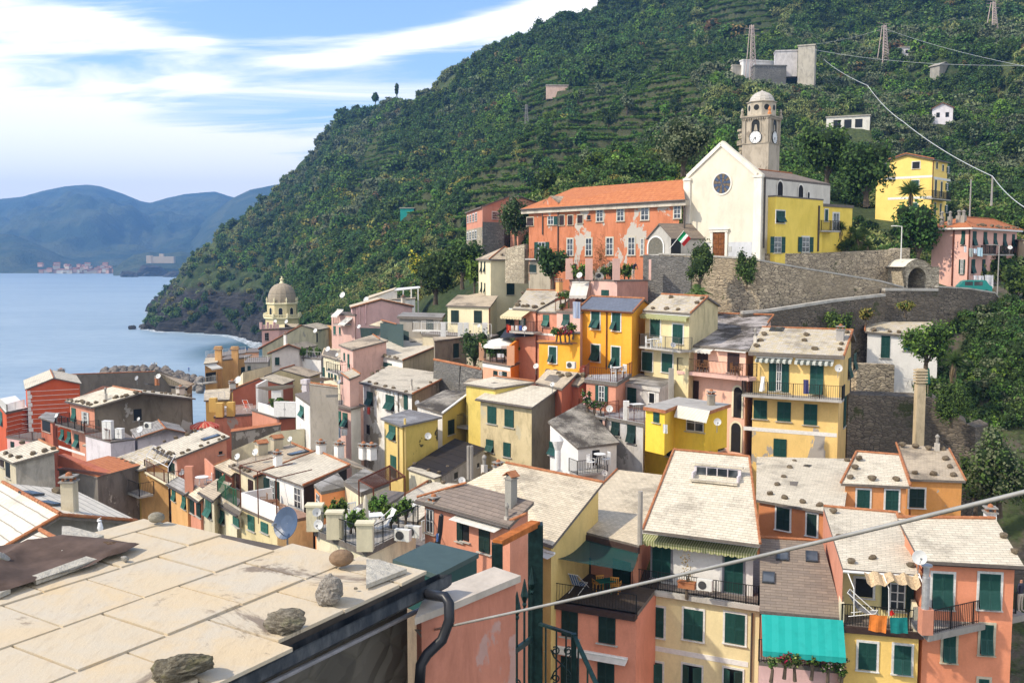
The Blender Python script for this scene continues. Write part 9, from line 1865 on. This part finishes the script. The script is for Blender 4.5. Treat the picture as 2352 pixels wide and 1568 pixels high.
def felt():
 K=[(0,498),(250,468),(500,415),(830,440),(1118,492),(1000,560),(860,590),(720,660),(480,720),(60,862),(-160,900),(-200,560)];P=[onpl(x*.2877,1117.2+y*.2877) for x,y in K];c=sum(P,V3())/len(P);mb=MB();n=16;N=len(P);g=[]
 for i in range(n+1):
  for k in range(N*3):
   a,b=P[k//3],P[(k//3+1)%N];q=c.lerp(a.lerp(b,(k%3)/3),i/n);x=q.x*3.1+q.y*1.2;z=.015+(.05*(1-abs(math.sin(x*1.35+.8*math.sin(q.y*2.3))))**3+.02*math.sin(q.y*7+q.x*3))*min(1,(n-i)/3+.15);g.append(q+V3((0,0,max(.012,z+.012))))
 M3=N*3;mb.add(g,[(i*M3+k,i*M3+(k+1)%M3,(i+1)*M3+(k+1)%M3,(i+1)*M3+k) for i in range(n) for k in range(M3)]);mb.build('felt_sheet',plain('brown_felt',(.11,.075,.06),.95,0,.45,3),None,loc=c,smooth=True,label='crumpled dark brown felt sheet lying on the near slab roof',cat='sheet')
felt()
roofslab([(495,345),(492,545),(830,418),(560,345)],.03,'white triangular slab on the felt sheet',.03);roofslab([(245,750),(290,782),(775,612),(690,588)],.03,'long narrow white slab along the felt edge');roofslab([(-120,900),(0,890),(85,850),(0,815)],.03,'cut pale slab at the frame corner of the felt sheet')
boulder(920*.2877,1117.2+500*.2877,.11,(1.5,.6,.32),'flat mossy brown rock on the felt sheet',11,((.12,.07,.04),(.22,.14,.09)),.1,(.10,.11,.02));boulder(995*.2877,1117.2+590*.2877,.03,(1,.8,.7),'small white stone beside the felt edge',12,((.5,.48,.44),(.6,.57,.52)));boulder(2,1300,.07,(1,.9,.9),'white stone at the frame edge on the felt',13,((.5,.48,.44),(.6,.57,.52)))
egg(1250*.2877,1117.2+288*.2877,.062,.042,'grey smooth oval pebble at the far corner of the near roof',(.26,.24,.19),.2,.7);boulder(1440*.2877,1117.2+1510*.2877,.15,(1.15,.7,.62),'long angular lichen rock nearest the viewer on the roof edge',14,((.10,.085,.06),(.30,.27,.20)),.55,(.22,.20,.10))
ZC[0]=14;egg(588+655*.3,1156.6+475*.3,.085,.058,'brown smooth round stone on the near roof slabs',(.24,.16,.10),.3,.85);roofslab([(845,455),(843,650),(1155,528),(940,455)],.03,'beige triangular slab near the roof eave end');boulder(588+565*.3,1156.6+750*.3,.13,(1.,.8,1.),'jagged pale grey rock with rough folds near the eave',15,((.26,.23,.20),(.50,.46,.40)),.4,(.42,.38,.32));boulder(588+235*.3,1156.6+965*.3,.125,(1.15,.75,.68),'blocky brown grey rock on mortar at the roof eave',16,((.14,.12,.09),(.36,.32,.25)),-.2,(.26,.25,.16));boulder(588+765*.3,1156.6+655*.3,.015,(1,.8,.7),'tiny dark stone by the triangular slab',17)
# ================================================================ hillside buildings, masts, trees, far town, breakwater
def hbox(name,label,u,v,w,dp,hh,wall,rz=0,roof=None,d0=140.,rh=0,wins=(),cat='house',sink=1.):
 p=hit(u,v,d0);r=empty(name,(p.x,p.y,p.z),R(rz),label=label,cat=cat);NOGO.append((p.x,p.y,max(w,dp)*.65));mb=MB();mb.box(-w/2,w/2,0,dp,-sink-2,hh);mb.build2('wall',wall,r);mb=MB()
 if rh:
  for s_ in(-1,1):mb.slab([(s_*(w/2+.4),-.4,hh-.1),(0,-.4,hh+rh),(0,dp+.4,hh+rh),(s_*(w/2+.4),dp+.4,hh-.1)],.2)
  mb.add([(-w/2,0,hh),(w/2,0,hh),(0,0,hh+rh-.15)],[(0,1,2)],1)
 else:mb.box(-w/2-.25,w/2+.25,-.25,dp+.25,hh+.001,hh+.35)
 mb.build2('roof',[roof or plst((.36,.33,.28),.6),wall],r)
 for x,z,a,b in wins:mb=MB();mb.box(x-a/2,x+a/2,-.06,-.01,z,z+b);mb.build2('window',plain('window_dark',(.012,.014,.015),.5),r)
 return r
ST2=plst((.44,.40,.33),.8,.1);LW=plst((.66,.62,.64),.3)
def wbox(name,label,p,d,w,dp,z0,z1,wall,rz,cat='wall'):k=.5*(DC-6+d-205)/205;w,dp,z0,z1=w*k,dp*k,z0*k-2,z1*k;c=up(p,DC-6+d-205);mb=MB();mb.box(0,w,0,dp,z0,z1);mb.box(-.2,w+.2,-.2,dp+.2,z1+.001,z1+.4);inst(mb.mesh(name,wall),name,None,c,R(rz),label=label,cat=cat);NOGO.append((c.x+w/2,c.y+dp/2,w*.7))
Zm(15);D_=205;DC=hit(1800,185,180.).y
wbox('cemetery_tower','square ruined stone tower at right end of the cemetery',(708,345),D_,6.5,7,-6,7.3,ST2,-22,'tower');wbox('cemetery_block','pale grey block beside the ruined cemetery tower',(515,330),D_+3,8.5,6,-3,4.6,plst((.56,.53,.52),.6),-8,'building')
wbox('cemetery_niches','long white cemetery wall with rows of niches',(232,390),D_+7,13.5,3,-2,3.8,plst((.68,.66,.63),.3),14,'wall');wbox('cemetery_rampart','grey dry stone rampart under the cemetery',(330,500),D_-2,13,5,-3,6.6,stone('grey'),4);wbox('cemetery_end','low beige wall at left end of the cemetery',(140,430),D_+8,4.5,3,-2,3.5,ST2,12)
hbox('stone_cabin','small stone chapel like cabin right of the cemetery tower',2170,170,5,4,2.6,plst((.3,.28,.24),.8),25,rh=1);hbox('wooden_hut','dark wooden hut at foot of lattice mast',1750,206,6,4,2.5,plain('dark_planks',(.05,.035,.025),.9),0,plain('tar_roof',(.04,.03,.03)),rh=.9)
hbox('white_cabin','tiny white house with brown roof alone on dark slope',2164,290,5.4,5,4.6,LW,-20,plain('brown_tiles',(.22,.10,.06)),rh=1.5,wins=((-1.2,2,.9,1.3),(1.2,2,.9,1.3)),cat='cabin');hbox('white_portico','long white portico ruin half hidden in trees',1947,297,12,4,3.2,plst((.66,.63,.56),.4),-22,wins=((-3,0,2,2.4),(0,0,2,2.4),(3,0,2,2.4)),cat='ruin')
hbox('hut_with_tank','grey hut with round pale tank on roof high on slope',2084,130,6,5,3,LW,-10,wins=((0,1,1.4,1.2),),cat='hut');hbox('vineyard_shed','small pinkish shed at the top of the terraces',1280,216,9,4,2.4,plst((.6,.42,.34),.4),0,cat='shed');hbox('tarpaulin_shed','turquoise tarpaulin shed among lower terraces',935,497,5,3,2,plain('turquoise_tarp',(.02,.32,.28),.7),0,cat='shed')
def mast(u,v,vt,w,label,m,arms=2,d0=140.):
 p=hit(u,v,d0);H_=at(u,vt,p.y).z-p.z;mb=MB();N=14;f=lambda t:w*(1-.72*t)/2
 for sx_ in(-1,1):
  for sy_ in(-1,1):mb.tube([(sx_*f(0),sy_*f(0),-1),(sx_*f(1),sy_*f(1),H_)],w*.035+.03,4)
 for k in range(N):
  a,b=k/N,(k+1)/N
  for sx_ in(-1,1):mb.tube([(sx_*f(a),-f(a),H_*a),(-sx_*f(b),-f(b),H_*b)],w*.02+.02,3);mb.tube([(f(a),sx_*f(a),H_*a),(f(b),-sx_*f(b),H_*b)],w*.02+.02,3)
 for k in range(arms):mb.obox((-w*.9,0,H_*(.84+.1*k)),(w*.9,0,H_*(.84+.1*k)),.12,.12)
 inst(mb.mesh('lattice_mast',m),'lattice_mast',None,p,R(20),label=label,cat='mast');return p+V3((0,0,H_*.92))
PMT=plain('mast_paint',(.62,.48,.42),.6,0,.3);m1=mast(1724,200,58,3.,'tall pinkish lattice mast left of the cemetery',PMT);m2=mast(2028,150,58,3.2,'lattice pylon right of the cemetery',PMT,3);m3=mast(2278,82,5,3.2,'lattice pylon near the frame corner on the high slope',PMT,3);mast(1209,310,240,1.6,'thin grey pylon standing in the mid terraces',plain('mast_grey',(.3,.28,.26)))
def pole(u,v,vt,label,d=None,r=.12,m=None,lamp=False):
 p=hit(u,v,130.) if d is None else at(u,v,d);H_=at(u,vt,p.y).z-p.z;mb=MB();mb.tube([(0,0,-1.5),(0,0,H_)],[r,r*.7],6)
 if lamp:mb.tube([(0,0,H_),(.9,0,H_+.05)],r*.5,5);mb.box(.5,1.1,-.1,.1,H_,H_+.1)
 inst(mb.mesh('pole',m or plain('grey_pole',(.34,.32,.30),.6)),'street_lamp' if lamp else 'utility_pole',None,p,R(180 if lamp else 0),label=label,cat='street lamp' if lamp else 'pole');return p+V3((0,0,H_))
t1=pole(2278,447,405,'blue grey steel pole where the white cable bends',d=135,r=.16);pole(2227,500,412,'slim grey pole right of the yellow villa',132);pole(2069,598,520,'white street lamp on the garden terrace wall',104,.07,WHT(),True);pole(2290,690,563,'tall grey street lamp before the pink palazzo',107,.08,None,True);pole(1993,225,197,'short pole carrying the cable on the slope',r=.15);t0=up((935,295),DC)
def wire(pts,label,r=.04,sag=2.,col=(.5,.52,.52)):
 mb=MB();n=16
 for a,b in zip(pts,pts[1:]):mb.tube([a.lerp(b,k/n)-V3((0,0,sag*4*(k/n)*(1-k/n))) for k in range(n+1)],r,4)
 mb.build('power_line',plain('wire_%d'%int(col[0]*100),col,.5),None,loc=pts[0],label=label,cat='cable')
wire([t0,at(1993,197,190),at(2075,280,170),t1,at(2380,490,105)],'thick white cable sweeping down the slope from the cemetery tower',.06,.6);wire([up((700,180),DC),m2,at(2400,162,215)],'thin power line from the cemetery to the pylon',.04,1);wire([up((700,180),DC),at(2400,150,230)],'thin upper power line across the dark slope',.04,2)
# trees that stand out near the village
def T(label,u,v,d,r,hh,key,n=1800,key2=None,cat='tree',size=.32,th=1.,name='tree',lob=11):p=at(u,v,d);tree(name,label,p,treep(int(u),r,hh,th,key,n,size,key2=key2,lobes=lob),1,0,cat=cat)
T('dark leafy fig like tree left of the cream tower',1062,655,137,3.4,4.2,'dark',key2='mid');T('dark rounded tree behind the two window house',1000,690,140,4.,5.5,'dark',key2='mid');T('golden flowering shrub at the left of the dark trees',968,650,150,2.4,3.2,'gold',900,'mid');T('bright green tree touching the cream tower wall',1090,672,133,1.8,3.4,'bright',900)
T('grey green holm oak between the stone block and convent',1185,560,128,2.3,5.,'dark',2200,'olive',size=.24);T('dark round shrub at the foot of the orange convent',1270,655,112,2.,3.,'dark',1000);T('large dark tree between the rectory and the villa',1990,465,138,5.,6,'dark',3200,'mid',size=.4);T('leafy tree on the slope right behind the church nave',1900,420,142,4.2,6,'mid',2200,'dark',size=.4)
T('spreading lemon tree before the white cottage',2128,850,88,2.7,3.2,'mid',3000,'bright',size=.2,th=.8);T('clipped round bright evergreen bush on the retaining wall',2186,965,79,1.6,2.7,'mid',2600,size=.13,th=0,lob=16,cat='bush',name='round_bush');T('feathery grey green pepper tree at the frame edge',2295,1170,72,2.9,5.,'olive',4200,'mid',size=.2,th=.6);T('second feathery tree low behind the orange grey house',2240,1180,74,2.2,3.,'mid',1800,'olive',size=.2);T('dark shrub beside the arched gateway and palazzo',2110,600,118,3.4,5.5,'dark',2000,'mid');T('leafy shrub right behind the pink palazzo terrace',2335,700,108,2.,3.,'mid',900);T('umbrella pine standing alone on the skyline above the slope',1305,85,560,8,5,'dark',900,size=1.3,th=8);T('slim dark cypress on the skyline of the lower ridge',911,220,600,1.2,6.5,'dark',500,size=.9,th=0);T('dark conifer among three on the lower skyline',862,238,620,2.8,5,'dark',500,size=1.1,th=1)
T('silvery olive tree behind the church gable',1570,395,128,4.2,5.5,'olive',2600,size=.3);T('dark bush left of the brown house gap',1090,860,100,2.,3.2,'dark',1200,size=.2)
for u,v,r,lab in((1608,652,1.8,'first'),(1714,650,1.3,'second')):T('hanging '+('large' if r>1.5 else 'small')+' caper bush on the great stone wall',u,v,93.2,r,r*1.9,'mid',1500,'dark','bush',.16,0,'caper_bush')
T('yellowish shrub on the dark wall below the gateway',1990,735,95,.9,1.,'yellow',500,'rust','shrub',.16,0,'shrub');T('golden brown shrub on the dark wall right part',2078,715,98,.9,1.,'yellow',500,'mid','shrub',.16,0,'shrub');T('green hedge clump behind the big yellow house',1930,770,93,1.6,2.,'mid',1000,'bright','shrub',.18,0,'shrub')
def plantx(name,label,u,v,d,me,th,cat='palm tree',r=.14):p=at(u,v,d);t=empty(name,p-V3((0,0,th)),0,label=label,cat=cat);mb=MB();mb.tube([(0,0,-1),(.1,0,th*.5),(0,0,th)],[r*1.4,r,r*.9],8);mb.build2('trunk',BARK,t);inst(me,'crown',t,(0,0,th),0,1,local=True)
plantx('palm_tree','fan palm under the caper bush by the stone wall',1600,680,92.5,palm_fronds(1,26,1.9,.5,'palm'),2.5);plantx('yucca_tree','single headed yucca tree before the yellow villa',2092,440,126,spiky_crown(3,[(0,0,0,1.2)],160,1.6,'palm',14),5.5,'yucca');g=random.Random(8)
plantx('yucca_clump','big many headed yucca with dead straw skirts by rectory',1975,555,107,spiky_crown(4,[(g.uniform(-2.7,2.7),g.uniform(-1,1),g.uniform(-2,1.4),g.uniform(.8,1.2)) for _ in range(22)],90,1.05,'palm',9),2.8,'yucca',.3);plantx('yucca_tree','small spiky yucca beside the lemon tree',2190,830,86,spiky_crown(6,[(0,0,0,1)],120,1.2,'palm',8),2,'yucca')
Zm(8);psol((957,755),85,.3,2.4,'closed dark green parasol in the cliff garden',plain('parasol_green',(.01,.09,.06),.8),True);table(up((810,930),84),.7,'round grey table in the cliff garden',CONC())
# far town across the bay
g=random.Random(12);fm=[]
for k,c in enumerate(((.60,.50,.38),(.62,.50,.36),(.60,.36,.26),(.64,.58,.48))):
 mb=MB();mb.box(-9,9,-6,6,0,12);mb.slab([(-10,-7,12),(10,-7,12),(10,0,15),(-10,0,15)],.5,1);mb.slab([(-10,0,15),(10,0,15),(10,7,12),(-10,7,12)],.5,1);fm.append(mb.mesh('town_house',[plain('far_wall_%d'%k,c,.9),plain('far_roof',(.34,.14,.08),.9)]))
for i in range(64):u=g.gauss(190,52);u=min(330,max(60,u));d=2415-g.uniform(0,12);v=g.uniform(617,624) if g.random()<.6 else g.uniform(604,618);z=at(u,v,d).z;inst(g.choice(fm),'town_house',None,(at(u,v,d).x,d,max(0,z-8)),g.uniform(-.5,.5),g.uniform(.4,.85),label='tiny pale or salmon house of the town across the bay',cat='house',group='houses of the far town on the bay')
p=at(371,592,2225);mb=MB();mb.box(-28,28,-8,8,-12,3);mb.box(-31,-20,-9,9,-12,5);mb.box(-4,5,-5,5,3.1,9);inst(mb.mesh('monastery',plain('far_wall_1',(.62,.50,.36))),'monastery',None,p,.1,label='pale monastery on the headland across the bay',cat='monastery')
for i,(u,v,s) in enumerate(((296,634,16),(345,632,30),(318,628,20),(395,634,15))):c=atz(u,v+2,0);inst(rock_mesh(50+i,1,3,'sea_stack',plain('dark_sea_rock',(.06,.055,.05),.95)),'sea_rock',None,(c.x,c.y,2),i,(s*1.3,s,s*.7),label='dark '+('pointed','widest','low','smallest')[i]+' sea rock off the far headland',cat='rock')
for i,(u,v,s) in enumerate(((347,748,6),(362,746,7),(303,752,2.2),(385,744,9),(331,752,3))):c=atz(u,v+4,0);inst(rock_mesh(60+i,1,3,'sea_stack',plain('dark_sea_rock',(.06,.055,.05),.95)),'sea_rock',None,(c.x,c.y,.5),i*2,(s*1.3,s,s*.9),label=('dark shore rock '+('at the cove point','second from the cove point','alone in surf','against the cliff foot','low in the surf near the point')[i]),cat='rock')
# breakwater
BR=[rock_mesh(80+i,.6,2,'breakwater_rock',mat('breakwater_stone',f_rock,(.13,.11,.09),(.26,.22,.18),(.2,.18,.15))) for i in range(5)]
for i in range(150):t=g.random();u=235+230*t;v=856-12*math.sin(t*3)+(t**2)*20+g.uniform(0,10+18*t);c=atz(u,v,.6);inst(g.choice(BR),'breakwater_rock',None,(c.x,c.y,g.uniform(.0,1.6)),g.uniform(0,6),g.uniform(1.,2.3),label='large grey boulder piled on the harbour breakwater',cat='rock',group='boulders of the harbour breakwater')
def person(p,label,top,bot,s=1.,rz=0,lean=0.):
 import bmesh as bmm
 J=[((0,0,.92),.13),((0,lean*.5,1.18),.13),((0,lean,1.42),.14),((0,lean*1.1,1.53),.055),((0,lean*1.3,1.66),.10),((.09,0,.85),.10),((.1,.03,.48),.065),((.11,0,.06),.045),((.11,-.15,.03),.035),((-.09,0,.85),.10),((-.1,.03,.48),.065),((-.11,0,.06),.045),((-.11,-.15,.03),.035),((.19,lean,1.4),.055),((.25,lean,1.12),.04),((.24,lean-.12,.88),.03),((-.19,lean,1.4),.055),((-.25,lean,1.12),.04),((-.24,lean-.12,.88),.03)]
 E_=[(0,1),(1,2),(2,3),(3,4),(0,5),(5,6),(6,7),(7,8),(0,9),(9,10),(10,11),(11,12),(2,13),(13,14),(14,15),(2,16),(16,17),(17,18)]
 me=bpy.data.meshes.new('person');me.from_pydata([j[0] for j in J],E_,[]);o=bpy.data.objects.new('person',me);COL.objects.link(o);sk=o.modifiers.new('skin','SKIN');sd=me.skin_vertices.new() if not me.skin_vertices else me.skin_vertices[0]
 for i,j in enumerate(J):me.skin_vertices[0].data[i].radius=(j[1],j[1]*.8)
 me.skin_vertices[0].data[0].use_root=True;o.modifiers.new('s','SUBSURF').levels=1;me.materials.append(mat('clothes_'+label.split()[2],f_person,top,bot));place(o,p,rz,s,label=label,cat='person')
def f_person(m,n,L,bs,out,top,bot):tc=n('ShaderNodeTexCoord');sp=n('ShaderNodeSeparateXYZ');L(tc.outputs['Object'],sp.inputs[0]);c=mixc(n,L,mth(n,L,'GREATER_THAN',sp.outputs['Z'],.95),bot,top);c=mixc(n,L,mth(n,L,'GREATER_THAN',sp.outputs['Z'],1.5),c,(.4,.2,.13));c=mixc(n,L,mth(n,L,'GREATER_THAN',sp.outputs['Z'],1.7),c,(.03,.02,.015));L(c,bs.inputs['Base Color'])
Zm(1)
for x,y,lab,a,b in((1328,292,'person in white top standing on the breakwater left',(.7,.7,.7),(.1,.12,.2)),(1352,290,'person in grey shirt in middle of the breakwater trio',(.3,.3,.3),(.2,.2,.2)),(1370,292,'person in cream top at right of the breakwater trio',(.7,.65,.5),(.1,.1,.1)),(1653,335,'person in blue clothes alone at the breakwater tip',(.05,.12,.4),(.04,.05,.12))):person(uz((x,y+8),2.2),lab,a,b,1.15)
Zm(5);person(up((1732,1098),97.8),'person in dark shirt and white cap bending on pink terrace',(.03,.03,.05),(.5,.45,.38),1.,.5,-.32);Zm(12);person(up((2315,905),50),'person in dark clothes at the alley right of the salmon corner',(.02,.02,.025),(.03,.03,.04),1,.4)
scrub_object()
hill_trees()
